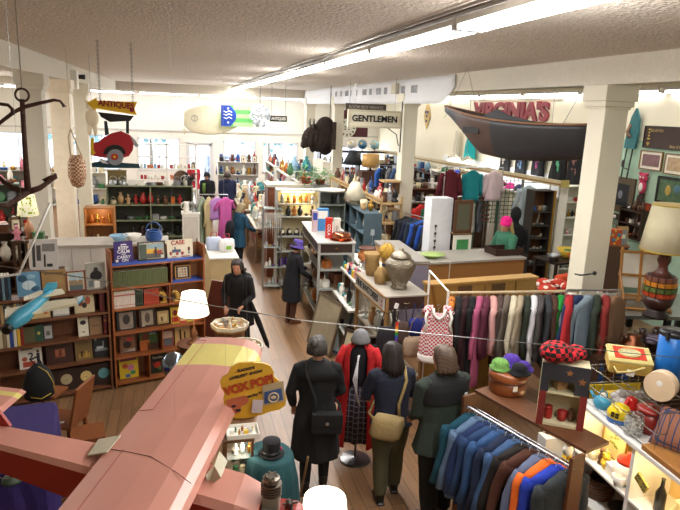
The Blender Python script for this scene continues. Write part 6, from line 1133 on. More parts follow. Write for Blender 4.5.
b = MB(); b.loft([[(rx*math.cos(2*math.pi*j/20), ry*math.sin(2*math.pi*j/20), z) for j in range(20)] for z, rx, ry in ((.85, .15, .11), (1.05, .12, .09), (1.3, .155, .1), (1.38, .12, .08), (1.42, .05, .045), (1.5, .045, .04))]); b.build('torso', cloth('#15151c'), rm, smooth=True)
b = MB(); n = 36; b.loft([[((rx+.02*math.sin(j*1.7)*e)*math.cos(2*math.pi*j/n), (ry+.02*math.sin(j*1.7)*e)*math.sin(2*math.pi*j/n), z) for j in range(n)] for z, rx, ry, e in ((.28, .22, .17, 1), (.6, .19, .15, .8), (.95, .13, .1, 0))]); b.build('plaid_skirt', mat('#231822', kind='plaid', bscale=5, col2='#6a6270', rough=.9), rm, smooth=True)
b = MB(); rings = []
for z, rx, ry in ((.22, .27, .2), (.6, .25, .18), (1.0, .2, .15), (1.3, .21, .14), (1.38, .17, .11), (1.43, .08, .07)): rings.append([((rx+.015*math.sin(k*2.2+z*3))*math.cos(R(-58+296*k/30)), (ry+.015*math.sin(k*2.2))*math.sin(R(-58+296*k/30)), z) for k in range(31)])
b.loft(rings, cap=False, closed=False); q = b.build('coat_body', cloth('#b3161c', bump=.15), rm, smooth=True); m_ = q.modifiers.new('s', 'SOLIDIFY'); m_.thickness = .015
q.rotation_euler.z = R(0)
for s in (-1, 1): b = MB(); b.tube([(s*.17, 0, 1.36), (s*.24, .0, 1.2), (s*.27, 0, .95), (s*.26, -.03, .72)], [.06, .065, .058, .05], 12); b.build('sleeve', cloth('#b3161c', bump=.15), rm, smooth=True)
rm.rotation_euler.z = R(-22)
gc = thing('knit_hat', 'grey wool hat resting on the red coat dress form', 'hat', (1.88, 6.08, 1.50), 20); gc.scale = (.82, .82, .82); MB().lathe([(.13, -.07), (.135, -.04), (.11, .02), (.09, .07), (.05, .1), (.001, .105)], 22).build('crown', cloth('#77777a', bump=.3), gc, smooth=True)
b = MB(); [b.tube([(1.80+.01*i, 5.88+.01*i, 1.36), (1.79-.02*i, 5.86, 1.1), (1.80+.02*i, 5.87, .86-.04*i)], .008, 5) for i in range(3)]; tag(b.build('white_scarf', cloth('#d6d4d8'), smooth=True), 'thin white fringed scarf hanging down the red coat', 'scarf')
hb = (2.80, 7.10)
bgd = [('handbag', 'beige suede handbag hanging left of the knitted vest', '#a08a72', 2.86, 6.86, 1.02, .36, .26, .12), ('handbag', 'royal blue shoulder bag hanging above the beige handbag', '#1f2c7c', 2.93, 7.02, 1.22, .26, .24, .1), ('handbag', 'black leather bag hanging at the corner of the wooden case', '#1c1a20', 2.50, 6.98, 1.05, .26, .42, .12), ('handbag', 'brown soft bag with long straps under the case drawer', '#4a3a32', 2.70, 7.0, 1.16, .2, .3, .1)]
for nm, lab, c, x, y, z, w_, h_, d_ in bgd:
 t = thing(nm, lab, 'bag', (x, y, z)); b = MB(); b.loft([[(rx*math.copysign(abs(math.cos(a))**.6, math.cos(a)), ry*math.copysign(abs(math.sin(a))**.6, math.sin(a)), zz) for a in [2*math.pi*j/18 for j in range(18)]] for zz, rx, ry in ((-h_/2, w_*.38, d_*.4), (-h_*.3, w_*.52, d_*.55), (h_*.25, w_*.5, d_*.42), (h_/2, w_*.42, d_*.15))]); b.build('pouch', cloth(c, bump=.2), t, smooth=True)
 b = MB(); b.tube([(-w_*.35, 0, h_*.45), (-w_*.2, .0, h_*.5+.2), (0, .02, 1.42-z+.0), (w_*.2, 0, h_*.5+.2), (w_*.35, 0, h_*.45)], .008, 5); b.build('strap', cloth(hexmix(c, .7)), t, smooth=True)
rb = thing('rainbow_strap', 'rainbow striped strap hanging between the dark bags', 'strap', (2.60, 6.9, 1.0));
b = MB(); [b.b2(-.018, .018, -.003, .003, .30-.045*i, .345-.045*i, mi=i % 6) for i in range(10)]; b.build('webbing', [mat(c) for c in ('#d22b2b', '#e8801f', '#ead02c', '#2c9a4a', '#2a58c0', '#6c2c9a')], rb)
ub = thing('umbrella', 'black umbrella with white tag hanging from the wooden case corner', 'umbrella', (2.62, 7.06, .75)); b = MB(); b.tube([(0, 0, 0), (0, 0, .1), (0, 0, .5), (0, 0, .62), (0, 0, .72)], [.006, .03, .035, .02, .012], 8); b.build('canopy', cloth('#121216'), ub, smooth=True); MB().box((.01, -.02, .76), (.05, .01, .07), ry=15).build('tag', mat('#eceae4'), ub)
for i, (x, y, w_, L_, h_, nm) in enumerate(((2.35, 15.3, 1.1, 2.2, .92, 'nearest'), (2.3, 18.0, 1.2, 2.4, .95, 'middle'), (2.35, 21.0, 1.3, 2.4, .95, 'farthest'))):
 t = thing('stock_table', 'white table heaped with pale china, the %s along the aisle' % nm, 'table', (x, y, 0)); MB().b2(-w_/2, w_/2, 0, L_, h_-.04, h_).build('table_top', mat('#b8b0a2'), t)
 for sx in (-1, 1):
  for yy in (.05, L_-.05): MB().b2(sx*(w_/2-.04)-.025, sx*(w_/2-.04)+.025, yy-.025, yy+.025, 0, h_-.04).build('leg', wood('#8a6a44'), t)
 MB().b2(-w_/2+.05, w_/2-.05, .1, L_-.1, .35, .38).build('lower_shelf', wood('#8a6a44'), t)
 for j, xr in enumerate((-.42, -.15, .15, .42)): row((x+xr*w_/1.15, y+.1, h_), (x+xr*w_/1.15, y+L_-.1, h_), 9, 'in the %s lengthwise row of the %s heaped table' % (['first', 'second', 'third', 'fourth'][j], nm), MIX+['dish_stack', 'bowl', 'teapot'], ['white', 'silver', 'grey', 'white', 'cream', 'clear glass', 'red', 'teal', 'black', 'tan'], 1.9, face=rnd.choice((0, -90)))
 row((x-w_*.3, y+.2, .38), (x-w_*.3, y+L_-.2, .38), 6, 'below the %s heaped table' % nm, ['basket', 'box', 'radio'], ['black', 'brown', 'red', 'tan'], 1.8)
 u = shelf_unit('shelf_unit', 'pale upright shelf backing the %s heaped table' % nm, 'shelf', (x+.75, y+1.2, 0), -90, 2.2, .3, [1.25, 1.6, 1.95], mat('#c9c6be'), sides=True)
 for z, n2 in ((1.25, 'lower'), (1.6, 'middle'), (1.95, 'top')): fill(u, 2.1, .3, z, 9, 'on the %s pale shelf behind the %s table' % (n2, nm), MIX, MC, 1.5)
u = stall(4.15, 20.0, 0, 1.4, .45, [.1, .7, 1.3, 1.9], WHITEP, 'white open showcase of ornaments left of the bison head column', MIX, ['white', 'pale blue', 'blue', 'teal', 'brown', 'silver'], 7, 1.6, 'showcase by the bison head');
for k in range(2): o = item('vase', 'teal' if k else 'pale blue', loc2w(u, (-.5+.4*k, .2, 1.9)), 'large on the showcase by the bison head', s=2.0)
stall(2.2, 24.4, 0, 1.6, .4, [.1, .7, 1.3, 1.8], mat('#dedad4'), 'white cube shelving near the shop door', MIX+['stuffed_toy'], MC, 7, 1.9, 'white cube shelving')
stall(4.7, 25.6, 0, 2.0, .4, [.1, .8, 1.5], wood('#9a6a3c'), 'orange brown shelf under the back window beyond the island', MIX, MC, 7, 1.9, 'shelf under the back window')
dr = rail('garment_rack', 'clothes rack of dark coats near the back windows', (3.5, 23.8, 1.75), (4.9, 23.8, 1.75))
for i in range(8): garment('dark_coat', ['%s coat on the rack near the back windows' % c for c in ('black', 'navy', 'charcoal', 'dark grey', 'blue black', 'slate', 'dark brown', 'midnight blue')][i], ['#141416', '#1a2140', '#2a2a2e', '#3a3b40', '#151a28', '#33404c', '#2a1c16', '#10142e'][i], (3.6+i*.17, 23.8, 1.74), 75, L=.95, seed=i, group='dark coats near the windows', cat='coat')
ur2 = rail('garment_rack', 'clothes rack of colourful clothes beside the shop door', (1.75, 25.2, 1.8), (1.75, 26.6, 1.8))
for i in range(7): garment('hanging_shirt', ['%s shirt on the rack beside the shop door' % c for c in ('purple', 'grey', 'blue', 'mauve', 'navy', 'plum', 'lavender')][i], ['#5a3a6a', '#77777c', '#3c5590', '#8a6a8c', '#1c2444', '#4a2440', '#a79ac0'][i], (1.75, 25.3+i*.19, 1.79), 10, L=.75, seed=i+20, group='shirts beside the door', cat='shirt')
q0 = aty(184, 118, 26.2); q1 = aty(222, 116, 26.2)
sb = thing('surfboard', 'large cream surfboard mounted sideways above the shop door', 'surfboard', (q0.x, 26.35, q0.z-.05)); L_ = 2.3
b = MB(); rings = []
for i in range(15):
 f = i/14; hw = .62*max(.32, math.sin(math.pi*min(1, f*.85+.12))**.6)*(1 if f > .06 else .8); rings.append([(f*L_, .07*math.sin(a), hw*math.cos(a)+.04*f) for a in [2*math.pi*j/14 for j in range(14)]])
b.loft(rings); b.build('board', mat('#e6e0c4', rough=.3), sb, smooth=True); b = MB(); b.ring((.42, -.08, .05), .12, .012, 16, TR(rx=90)); b.box((.42, -.08, .05), (.02, .01, .2)); b.build('anchor_emblem', mat('#9a9a90'), sb); b = MB(); b.prism([(.0, -.35), (.12, -.5), (.0, -.62), (-.06, -.45)], .04); b.build('fin', mat('#d8d2b8'), sb)
q0 = aty(221, 105, 26.0); q1 = aty(253, 127, 26.0); w_, h_ = q1.x-q0.x, q0.z-q1.z
tw = thing('towel_banner', 'blue and green striped banner with white emblem pinned above the window', 'banner', (q0.x, 26.0, q1.z)); b = MB(); b.b2(0, w_, 0, .02, 0, h_); b.build('green_cloth', cloth('#5fae5c'), tw)
b = MB(); [b.b2(.38*w_, w_, -.004, 0, h_*(.0+.4*k), h_*(.2+.4*k)) for k in (0, 1, 2) if .2+.4*k <= 1.01]; b.build('pale_stripe', cloth('#9fd08c'), tw)
b = MB(); b.prism([(0, 0), (0, h_)]+[(w_*.28+w_*.2*math.sin(math.pi*(i/10)), h_-h_*i/10) for i in range(11)], .012, TR((0, -.006, 0))); b.build('blue_panel', cloth('#2444a0'), tw)
b = MB(); [b.tube([(w_*.08, -.018, h_*z), (w_*.16, -.018, h_*(z-.06)), (w_*.24, -.018, h_*(z+.02)), (w_*.34, -.018, h_*(z-.05))], .02, 4) for z in (.42, .58, .72)]; [b.sph((w_*.22, -.015, h_*z), (.04, .008, .04), 8, 5) for z in (.85, .18)]; b.build('white_emblem', mat('#eef0f4'), tw)
q0 = aty(260, 116, 22); db = thing('glass_chandelier', 'round clear crystal chandelier ball hanging by the green banner', 'chandelier', (q0.x, 22, q0.z)); b = MB(); rr = random.Random(3)
for i in range(70): a = rr.uniform(0, 6.28); ph = math.acos(rr.uniform(-1, 1)); d = Vector((math.sin(ph)*math.cos(a), math.sin(ph)*math.sin(a), math.cos(ph)*1.1))*.33; b.sph(d, .05, 6, 4)
b.build('crystal_drop', mat('#b4bcc4', rough=.3, metal=.3), db); b = MB(); b.tube([(0, 0, .3), (0, 0, ZC-q0.z)], .012, 5); b.ring((0, 0, 0), .3, .012); b.build('hanger', metal('#888888'), db)
def wsign(label, name, X0, X1, Y, body, base, tc, size, cat='sign', frame=None, th_=.04, sx=1, hang=True):
 a, b_ = aty(*X0, Y), aty(*X1, Y); w_, h_ = b_.x-a.x, a.z-b_.z; t = thing(name, label, cat, ((a.x+b_.x)/2, Y, b_.z)); MB().b2(-w_/2, w_/2, 0, th_, 0, h_).build('board', base, t)
 if body: text(body, size*h_, mat(tc), t, (0, -.012, h_*.5), (90, 0, 0), .006, bold=size*h_*.03, sx=sx)
 if frame: f = h_*.13; b = MB(); b.b2(-w_/2-f, w_/2+f, -.02, th_+.02, -f, 0); b.b2(-w_/2-f, w_/2+f, -.02, th_+.02, h_, h_+f); b.b2(-w_/2-f, -w_/2, -.02, th_+.02, 0, h_); b.b2(w_/2, w_/2+f, -.02, th_+.02, 0, h_); b.build('frame', frame, t)
 if hang:
  for s in (-.4, .4): b = MB(); b.tube([(s*w_, .02, h_), (s*w_, .02, ZC-b_.z)], .006, 4); b.build('hanging_rod', metal('#777777'), t)
 return t, w_, h_
t, w_, h_ = wsign('white framed gentlemen sign on an iron bracket beside the column', 'bracket_sign', (350, 111), (399, 127), 14.2, 'GENTLEMEN', mat('#d9d2bb', rough=.6), '#17171a', .62, frame=mat('#c2baa2', rough=.7), sx=.98)
b = MB(); b.tube([(w_/2-.3, .02, -.02), (w_/2-.05, .02, -.18), (w_/2+.02, .02, -.45)], .012, 6); b.tube([(w_/2+.06, .02, .6), (w_/2+.06, .02, -.6)], .016, 6); b.build('iron_bracket', mat('#33312e'), t)
t, w_, h_ = wsign('brown carved wooden sign hanging behind the gentlemen sign', 'carved_sign', (346, 103), (386, 112), 17.0, 'ROOM BOY PRIVATE', wood('#5c5048', col2='#463b34'), '#a39a8e', .6, sx=.9)
t, w_, h_ = wsign('small black antiques sign hanging between the far columns', 'hanging_sign', (270, 115.5), (287, 122), 22.5, 'ANTIQUES', mat('#1c1c1e'), '#e9e6da', .7, sx=.75)
a = aty(352, 118, 24.5); t = thing('wall_panel', 'dark maroon panel behind the round white dial', 'panel', (a.x+.1, 24.6, a.z-.75)); MB().b2(-.62, .62, 0, .05, 0, 1.05).build('board', mat('#4c1420'), t); b = MB(); b.tube([(0, .02, 1.05), (0, .02, ZC-a.z+.75)], .004, 5); b.build('hanging_rod', metal('#777777'), t)
a = aty(347, 128, 24.2); t = thing('round_dial', 'round white dial with black marks hanging beside the gentlemen sign', 'dial', (a.x, 24.2, a.z)); b = MB(); b.lathe([(.001, 0), (.37, 0), (.37, .03), (.001, .03)], 30, M=TR(rx=90)); b.build('dial_plate', mat('#e0dccb'), t); b = MB(); [b.box((.28*math.cos(k*math.pi/6), -.035, .28*math.sin(k*math.pi/6)), (.05, .01, .09), ry=-k*30+90) for k in range(12)]; [b.box((dx, -.035, dz), (.07, .01, .05)) for dx in (-.08, .08) for dz in (-.05, .05)]; b.build('printed_mark', mat('#44443f'), t); b = MB(); b.tube([(0, -.01, .37), (0, -.01, ZC-a.z)], .006, 4); b.build('hanging_rod', metal('#777777'), t)
a = aty(315, 137, 20.6); bh = thing('bison_head', 'huge dark brown mounted bison head hanging beside the far column', 'taxidermy head', (a.x-.02, 20.6, a.z), 0); bh.scale = (.86, .86, .86)
b = MB(); b.sph((.42, .0, .28), (.42, .38, .52)); b.sph((.3, 0, -.1), (.45, .36, .42)); b.sph((-.05, 0, .02), (.42, .3, .40)); b.sph((-.32, 0, -.12), (.2, .2, .3)); b.sph((-.42, 0, -.3), (.13, .14, .16)); b.sph((-.05, 0, -.4), (.14, .1, .2)); b.sph((.45, 0, -.35), (.3, .2, .35)); b.sph((-.02, 0, .36), (.2, .22, .14))
rr = random.Random(8)
for i in range(150):
 a_ = rr.uniform(0, 6.28); ph = rr.uniform(.2, 2.9); c = Vector((.25, 0, .02))+Vector((.6*math.sin(ph)*math.cos(a_), .34*math.sin(ph)*math.sin(a_), .5*math.cos(ph))); b.tube([c, c+Vector((rr.uniform(-.05, .05), rr.uniform(-.06, .02), -.14))], [.06, .015], 5)
b.build('shaggy_head', mat('#2a1d17', rough=1, var=.5, scale=12, bump=1, bscale=30), bh, rem=.028)
for s in (-1, 1): b = MB(); b.tube([(-.08, s*.22, .36), (-.1, s*.36, .42), (-.12, s*.4, .58), (-.1, s*.34, .7)], [.055, .05, .035, .01], 10); b.build('horn', mat('#17130f', rough=.3), bh, smooth=True)
b = MB(); b.sph((-.36, -.17, .0), .03, 8, 6); b.build('eye', mat('#050505', rough=.1), bh); b = MB(); b.sph((-.5, -.03, -.33), (.06, .09, .06), 10, 7); b.build('muzzle', mat('#100c0a', rough=.4), bh, smooth=True); b = MB(); b.tube([(.6, 0, .6), (.6, 0, (ZC-bh.location.z)/.86)], .015, 5); b.b2(.62, .8, -.3, .3, -.45, .6); b.build('mounting_board', wood('#3a281c'), bh)
wb = thing('white_cabinet', 'long white cabinet below the bison head', 'cabinet', (4.3, 18.4, 0), 0); MB().b2(-.1, .9 if 0 else .15, 0, 1.4, 0, 2.35).build('body', mat('#dcd6c6'), wb)
TANC = mat('#9c6c38', rough=.6, var=.06)
k = thing('shop_counter', 'long tan fronted counter with a plum end and grey top', 'counter', (5.30, 10.12, 0), 6)
MB().b2(-1.07, 1.08, 0, .82, 0, 1.26).build('body', TANC, k); MB().b2(-1.085, -1.07, -.01, .83, 0, 1.26).build('end_panel', mat('#3a1a24'), k); MB().b2(-1.1, 1.1, -.03, .85, 1.26, 1.30).build('counter_top', mat('#a9a39a', rough=.4), k)
cp_ = atz(432, 258, 1.3); g = thing('glass_dish', 'pale green fluted oval glass dish on the counter corner', 'dish', (cp_.x+.02, cp_.y+.02, 1.3)); b = MB(); n = 36; b.loft([[((r_*(1+.04*(j % 2)))*1.3*math.cos(2*math.pi*j/n), r_*(1+.04*(j % 2))*math.sin(2*math.pi*j/n), z) for j in range(n)] for z, r_ in ((0, .07), (.02, .1), (.07, .19), (.075, .19), (.025, .09), (.02, .02))]); b.build('bowl', mat('#b5cf7c', rough=.2), g, smooth=True)
b = MB(); pz = [loc2w(k, p) for p in ((-.75, .2, 1.31), (-.6, .05, 1.31), (-.58, -.04, 1.31), (-.585, -.05, 1.0), (-.59, -.05, .6))]; b.tube(pz, .008, 5); tag(b.build('power_cord', mat('#d4cdb8')), 'cream power cord trailing over the counter front', 'cord')
bx = atz(505, 254, 1.3); t = thing('open_box', 'dark brown open wooden box on the right of the counter', 'box', (bx.x, bx.y+.05, 1.3), 4); b = MB(); w_, d_, h_ = .62, .42, .13
b.b2(-w_/2, w_/2, -d_/2, d_/2, 0, .015); b.b2(-w_/2, w_/2, -d_/2, -d_/2+.015, .015, h_); b.b2(-w_/2, w_/2, d_/2-.015, d_/2, .015, h_); b.b2(-w_/2, -w_/2+.015, -d_/2, d_/2, .015, h_); b.b2(w_/2-.015, w_/2, -d_/2, d_/2, .015, h_); b.build('box_body', wood('#43281f', col2='#2c1914'), t); MB().b2(-w_/2+.015, w_/2-.015, -d_/2+.015, d_/2-.015, .015, .018).build('lining', mat('#6a4a40'), t)
t = thing('display_tower', 'tall white display tower with earrings on its face behind the counter', 'display', (4.98, 11.15, 0), 4); MB().b2(-.22, .25, 0, .3, 0, 2.3).build('body', mat('#e6e8ee', rough=.4), t)
for z in (1.75, 1.6, 1.45, 1.32): b = MB(); b.sph((-.1, -.012, z), (.03, .012, .03), 8, 6); b.tube([(-.1, -.012, z-.03), (-.1, -.012, z-.08)], .008, 5); b.build('earring', metal('#6a5a4a'), t)
t = thing('framed_picture', 'brown framed old print leaning above the green picture behind counter', 'picture', (5.42, 11.05, 1.62), 4); MB().b2(-.2, .2, 0, .03, 0, .66).build('frame', wood('#6a4428'), t); MB().b2(-.14, .14, -.004, 0, .07, .58).build('print', mat('#5a5a48', var=.6, scale=30), t)
t = thing('framed_picture', 'white framed green landscape picture behind the counter', 'picture', (5.42, 11.0, .98), 4); MB().b2(-.2, .2, 0, .03, 0, .60).build('frame', WHITEP, t); MB().b2(-.13, .13, -.004, 0, .07, .52).build('print', mat('#3f8a4c', var=.5, scale=14), t)
t = thing('picture_easel', 'plain stand holding the two framed pictures behind the counter', 'stand', (5.42, 11.1, 0), 4); MB().b2(-.18, .18, 0, .1, 0, .97).build('body', wood('#8a6a44'), t); MB().b2(-.2, .2, -.08, .1, 1.59, 1.615).build('ledge', wood('#8a6a44'), t); MB().b2(-.15, .15, .02, .06, .97, 1.6).build('post', wood('#8a6a44'), t)
rl = rail('garment_rack', 'round ended clothes rack of dark jackets left of the white tower', (4.88, 12.85, 1.72), (5.3, 11.62, 1.72))
jc = [('black', '#15161a'), ('charcoal', '#26282e'), ('navy', '#1a2340'), ('dark slate', '#2b3742'), ('bright blue', '#2c5ab8'), ('blue black', '#161b2c'), ('cobalt blue', '#2450a8'), ('dark grey', '#34353a'), ('cream trimmed', '#b3a78c'), ('soft black', '#1c1a1c')]
for i, (nm, c) in enumerate(jc): f = i/9; garment('hanging_jacket', '%s jacket on the dark clothes rack left of the white tower' % nm, c, (4.89+.4*f, 12.8-1.13*f, 1.71), -25, L=.85, w=.24, seed=i+40, group='jackets on the dark rack', cat='jacket', hm=mat('#c9a04e') if i % 3 == 0 else None)
for i, (nm, c) in enumerate((('red', '#c22a26'), ('green', '#2c6a4c'), ('tan', '#a98a5c'))): garment('hanging_shirt', '%s shirt at the back of the dark jackets rack' % nm, c, (5.55+.2*i, 13.6, 1.85), 10, L=.55, w=.2, seed=i+60, cat='shirt')
rail('garment_rack', 'short rail of three coloured shirts behind the dark jackets', (5.3, 13.6, 1.86), (6.2, 13.6, 1.86))
rail('garment_rack', 'tall clothes rail with maroon, teal and pink jackets behind the counter', (6.0, 13.4, 2.72), (7.5, 13.4, 2.72))
for i, (x, nm, c) in enumerate(((6.15, 'maroon jacket with a pale front stripe', '#5a1520'), (6.72, 'teal fleece jacket', '#14848c'), (7.28, 'pale pink satin blouse', '#dcc6cc'))): garment(['track_jacket', 'fleece_jacket', 'blouse'][i], '%s on the tall rail behind the counter' % nm, c, (x, 13.4, 2.71), -12+8*i, L=.72, w=.21, seed=i+70, cat='jacket' if i < 2 else 'blouse', slw=.075)
t = thing('lattice_screen', 'green painted wooden lattice screen behind the hooded mannequin', 'screen', (7.66, 13.75, 0), 0); b = MB(); LG = mat('#4d6a52', rough=.6)
for x in (-.63, 0, .63): MB().b2(x-.03, x+.03, 0, .04, 0, 2.5).build('post', LG, t)
for i in range(12): b.b2(-.6+i*.109, -.585+i*.109, .01, .02, 1.3, 2.5)
for i in range(12): b.b2(-.63, .63, .02, .03, 1.32+i*.105, 1.335+i*.105)
b.build('lattice', LG, t); b = MB()
for i in range(9):
 for j in range(3): b.b2(-.5+j*.11, -.42+j*.11, .035, .05, 1.36+i*.12, 1.42+i*.12)
q = b.build('woven_strips', mat('#a3484c'), t)
rail('garment_rack', 'clothes rail with pale long robes right of the lattice screen', (7.95, 13.2, 2.4), (8.7, 13.2, 2.4))
garment('long_robe', 'pale blue striped long robe right of the lattice screen', '#b7c7cc', (8.12, 13.2, 2.39), -8, L=1.5, w=.26, seed=81, cat='robe', slw=.075, m=mat('#c3cfd0', kind='stripe', bscale=20, col2='#9fb4bc', rough=.9)); garment('long_robe', 'cream long lace robe beside the pale blue robe', '#e4e0cf', (8.5, 13.1, 2.1), 40, L=1.3, w=.2, seed=82, cat='robe')
mh = thing('mannequin', 'black mannequin in a hooded top behind the counter', 'mannequin', (7.08, 11.9, 0), 160); b = MB()
b.loft([[(rx*math.cos(2*math.pi*j/20), ry*math.sin(2*math.pi*j/20), z) for j in range(20)] for z, rx, ry in ((.9, .2, .15), (1.2, .21, .15), (1.45, .24, .15), (1.58, .2, .13), (1.64, .1, .09))]); b.sph((0, .0, 1.85), (.12, .13, .17)); b.tube([(0, 0, 1.6), (0, 0, 1.75)], .08, 12); [b.tube([(s*.2, 0, 1.53), (s*.29, 0, 1.3), (s*.3, .06, 1.0)], [.08, .07, .05], 10) for s in (-1, 1)]; b.build('hooded_top', cloth('#0d0e12', bump=.2), mh, rem=.015)
MB().lathe([(.001, 0), (.2, 0), (.19, .02), (.02, .04), (.02, .95), (.001, .95)], 14).build('stand', metal('#444444'), mh)
rail('garment_rack', 'clothes rail of mixed dark clothes behind the blonde person', (6.3, 13.9, 1.95), (7.4, 13.9, 1.95))
for i, (nm, c) in enumerate((('black', '#141416'), ('brown', '#4a3426'), ('navy', '#1c2444'), ('purple', '#43286a'), ('white', '#cfcbc4'), ('grey', '#5d5f66'))): garment('hanging_shirt', '%s garment on the mixed rail behind the blonde person' % nm, c, (6.4+.17*i, 13.9, 1.94), 60, L=.8, seed=90+i, group='clothes behind the blonde person', cat='shirt')
dcb = shelf_unit('display_cabinet', 'brown topped dark shelf cabinet of white dishes by the robes', 'cabinet', (8.18, 12.6, 0), 0, .52, .35, [.1, .5, .85, 1.15, 1.45, 1.78, 2.28], mat('#3a332c'), back=True, backm=wood('#7d5230'))
for z, nm in ((.85, 'third'), (1.15, 'fourth'), (1.45, 'fifth'), (.5, 'second')): fill(dcb, .48, .35, z, 5, 'on the %s shelf of the dark dish cabinet' % nm, ['dish_stack', 'teapot', 'pitcher', 'bowl'], ['white', 'clear glass', 'cream', 'silver'], 1.1)
fill(dcb, .48, .35, 1.78, 3, 'on the upper shelf of the dark dish cabinet', ['stuffed_toy', 'plate', 'mug'], ['tan', 'clear glass', 'blue'], 1.7)
MB().b2(.265, .31, -.01, .03, .1, 2.28).build('gold_post', mat('#b8862c'), dcb)
wbk = shelf_unit('bookshelf', 'white bookshelf of glassware against the mint wall corner', 'shelf', (8.67, 12.0, 0), 0, .6, .3, [.1, .55, .95, 1.35, 1.75, 2.1, 2.46], mat('#e2decf'), back=True)
for z, nm, kk, cc in ((2.1, 'top', ['box', 'mug', 'plate'], ['red', 'white', 'red']), (1.75, 'fifth', ['vase', 'bottle', 'candlestick'], ['black', 'brass', 'clear glass', 'green']), (1.35, 'fourth', ['book', 'vase', 'lantern'], ['dark brown', 'pink', 'clear glass']), (.95, 'third', ['bowl', 'vase', 'teapot'], ['teal', 'clear glass', 'silver']), (.55, 'second', ['bowl', 'jar'], ['black', 'clear glass'])): fill(wbk, .56, .3, z, 5, 'on the %s shelf of the white glassware bookshelf' % nm, kk, cc, 1.1)
cs_ = thing('cap_shelf', 'long white backed wall shelf of caps under the wooden rail', 'shelf', (8.98, 15.2, 0), 0); MB().b2(-.55, 0, -2.0, 5.0, 2.0, 2.04).build('shelf', WHITEP, cs_); MB().b2(-.03, 0, -2.0, 5.0, 2.04, 2.55).build('back_panel', mat('#eeeef0'), cs_)
for y in (-1.9, .5, 3, 4.9): MB().b2(-.5, 0, y-.02, y+.02, .0, 2.0).build('bracket', WHITEP, cs_)
hats = [('navy', '#232a50'), ('bright teal', '#1b9ab8'), ('dark navy', '#1c2246'), ('hot pink', '#c22c7c'), ('maroon', '#5a1a26'), ('white', '#e2dfd6'), ('black', '#15151a'), ('orange', '#e06a2c'), ('red', '#b8282c'), ('tan straw', '#c2a878'), ('royal blue', '#2a3a8c'), ('cream', '#ded4bc'), ('green', '#3c6a48')]
for i, (nm, c) in enumerate(hats):
 y = 13.5+i*.48; t = thing('baseball_cap', '%s cap on the long wall shelf of caps' % nm, 'cap', (8.62, y, 2.04), 90+rnd.uniform(-30, 30), 'caps on the wall shelf'); MB().lathe([(.12, 0), (.13, .02), (.12, .1), (.07, .15), (.001, .165)], 18).build('crown', cloth(c), t, smooth=True); MB().lathe([(.001, .0), (.1, .0), (.1, .012), (.001, .012)], 14).build('brim', cloth(c), t, loc=(0, .12, 0)); MB().sph((0, 0, .165), .012, 8, 5).build('button', cloth(c), t)
area((8.5, 16.5, 2.5), (0, -50, 0), .2, 5, 25)
b = MB(); b.b2(7.7, 7.86, 11.3, 26, 0, .07); b.b2(7.68, 7.70, 11.3, 26, -.03, .1)
rv = []
t = thing('suspended_rail', 'long cream and wood suspended light rail running down the right side', 'rail', (0, 0, 2.56)); t.rotation_euler = (R(-.9), 0, 0)
t.location = (0, 0, 2.56+11.3*math.sin(R(.9))); b.build('rail', mat('#cbbd94', rough=.5), t); MB().b2(7.7, 7.86, 11.25, 11.3, -.04, .11).build('end_cap', mat('#b9a85c'), t); MB().b2(7.66, 7.68, 11.3, 26, .0, .03).build('wood_strip', wood('#a9803c'), t)
for y in (12, 16, 20, 24): MB().tube([(7.78, y, .07), (7.78, y, 2.1)], .006, 5).build('hanging_rod', metal('#888888'), t)
for i, (y, nm, m_) in enumerate(((18.2, 'nearest', wood('#4a2c22')), (21.4, 'middle', wood('#43261e')), (24.6, 'farthest', wood('#3a2220')))):
 u = shelf_unit('dark_bookcase', 'dark wood wall shelving of collectibles, the %s of three' % nm, 'shelf', (8.55, y, 0), -90, 3.0, .4, [.1, .6, 1.1, 1.5, 1.85], m_, back=True, div=2)
 for z, n2 in ((1.1, 'third'), (1.5, 'fourth'), (1.85, 'top')): fill(u, 2.9, .4, z, 11, 'on the %s shelf of the %s dark shelving' % (n2, nm), MIX, ['white', 'red', 'cream', 'black', 'silver', 'blue', 'amber', 'brass', 'pale blue'], 1.7)
def globe(p, c, lab):
 t = thing('globe', lab, 'globe', p); MB().sph((0, 0, .26), .17, 18, 12).build('sphere', mat(c, kind='spots', bscale=5, col2='#c9b98a', rough=.3), t, smooth=True); MB().lathe([(.001, 0), (.1, 0), (.09, .02), (.015, .03), (.015, .1), (.001, .1)], 14).build('stand', wood('#5a3a20'), t); b = MB(); b.ring((0, 0, .26), .185, .008, 22, TR(rx=90)); b.build('meridian', metal('#b5955a'), t)
t = thing('long_table', 'dark long table holding the globes far at the back', 'table', (6.8, 23.2, 0)); MB().b2(-1.7, 1.5, -.3, .3, 2.35, 2.4).build('table_top', wood('#3a241c'), t)
for x in (-1.65, -.1, 1.45): MB().b2(x-.03, x+.03, -.27, .27, 0, 2.35).build('upright', wood('#3a241c'), t)
for z in (1.95, 1.5, 1.0): MB().b2(-1.65, 1.45, -.25, .25, z-.03, z).build('shelf', wood('#3a241c'), t); row((5.25, 23.1, z), (8.15, 23.1, z), 13, 'on the dark globe shelves, %s board' % {1.95: 'upper', 1.5: 'middle', 1.0: 'lower'}[z], ['book', 'figurine', 'box', 'jar', 'mantel_clock'], ['cream', 'brown', 'red', 'white', 'tan', 'black'], 1.5)
for i, (x, c, nm) in enumerate(((5.35, '#1f4ea0', 'dark blue'), (5.85, '#c8c2c4', 'pale silver'), (6.85, '#3c7fa8', 'mid blue'), (7.35, '#8fc0cc', 'light turquoise'), (6.4, '#e4e2dc', 'white'))): globe((x, 23.2, 2.4), c, '%s globe on the dark long table at the back' % nm)
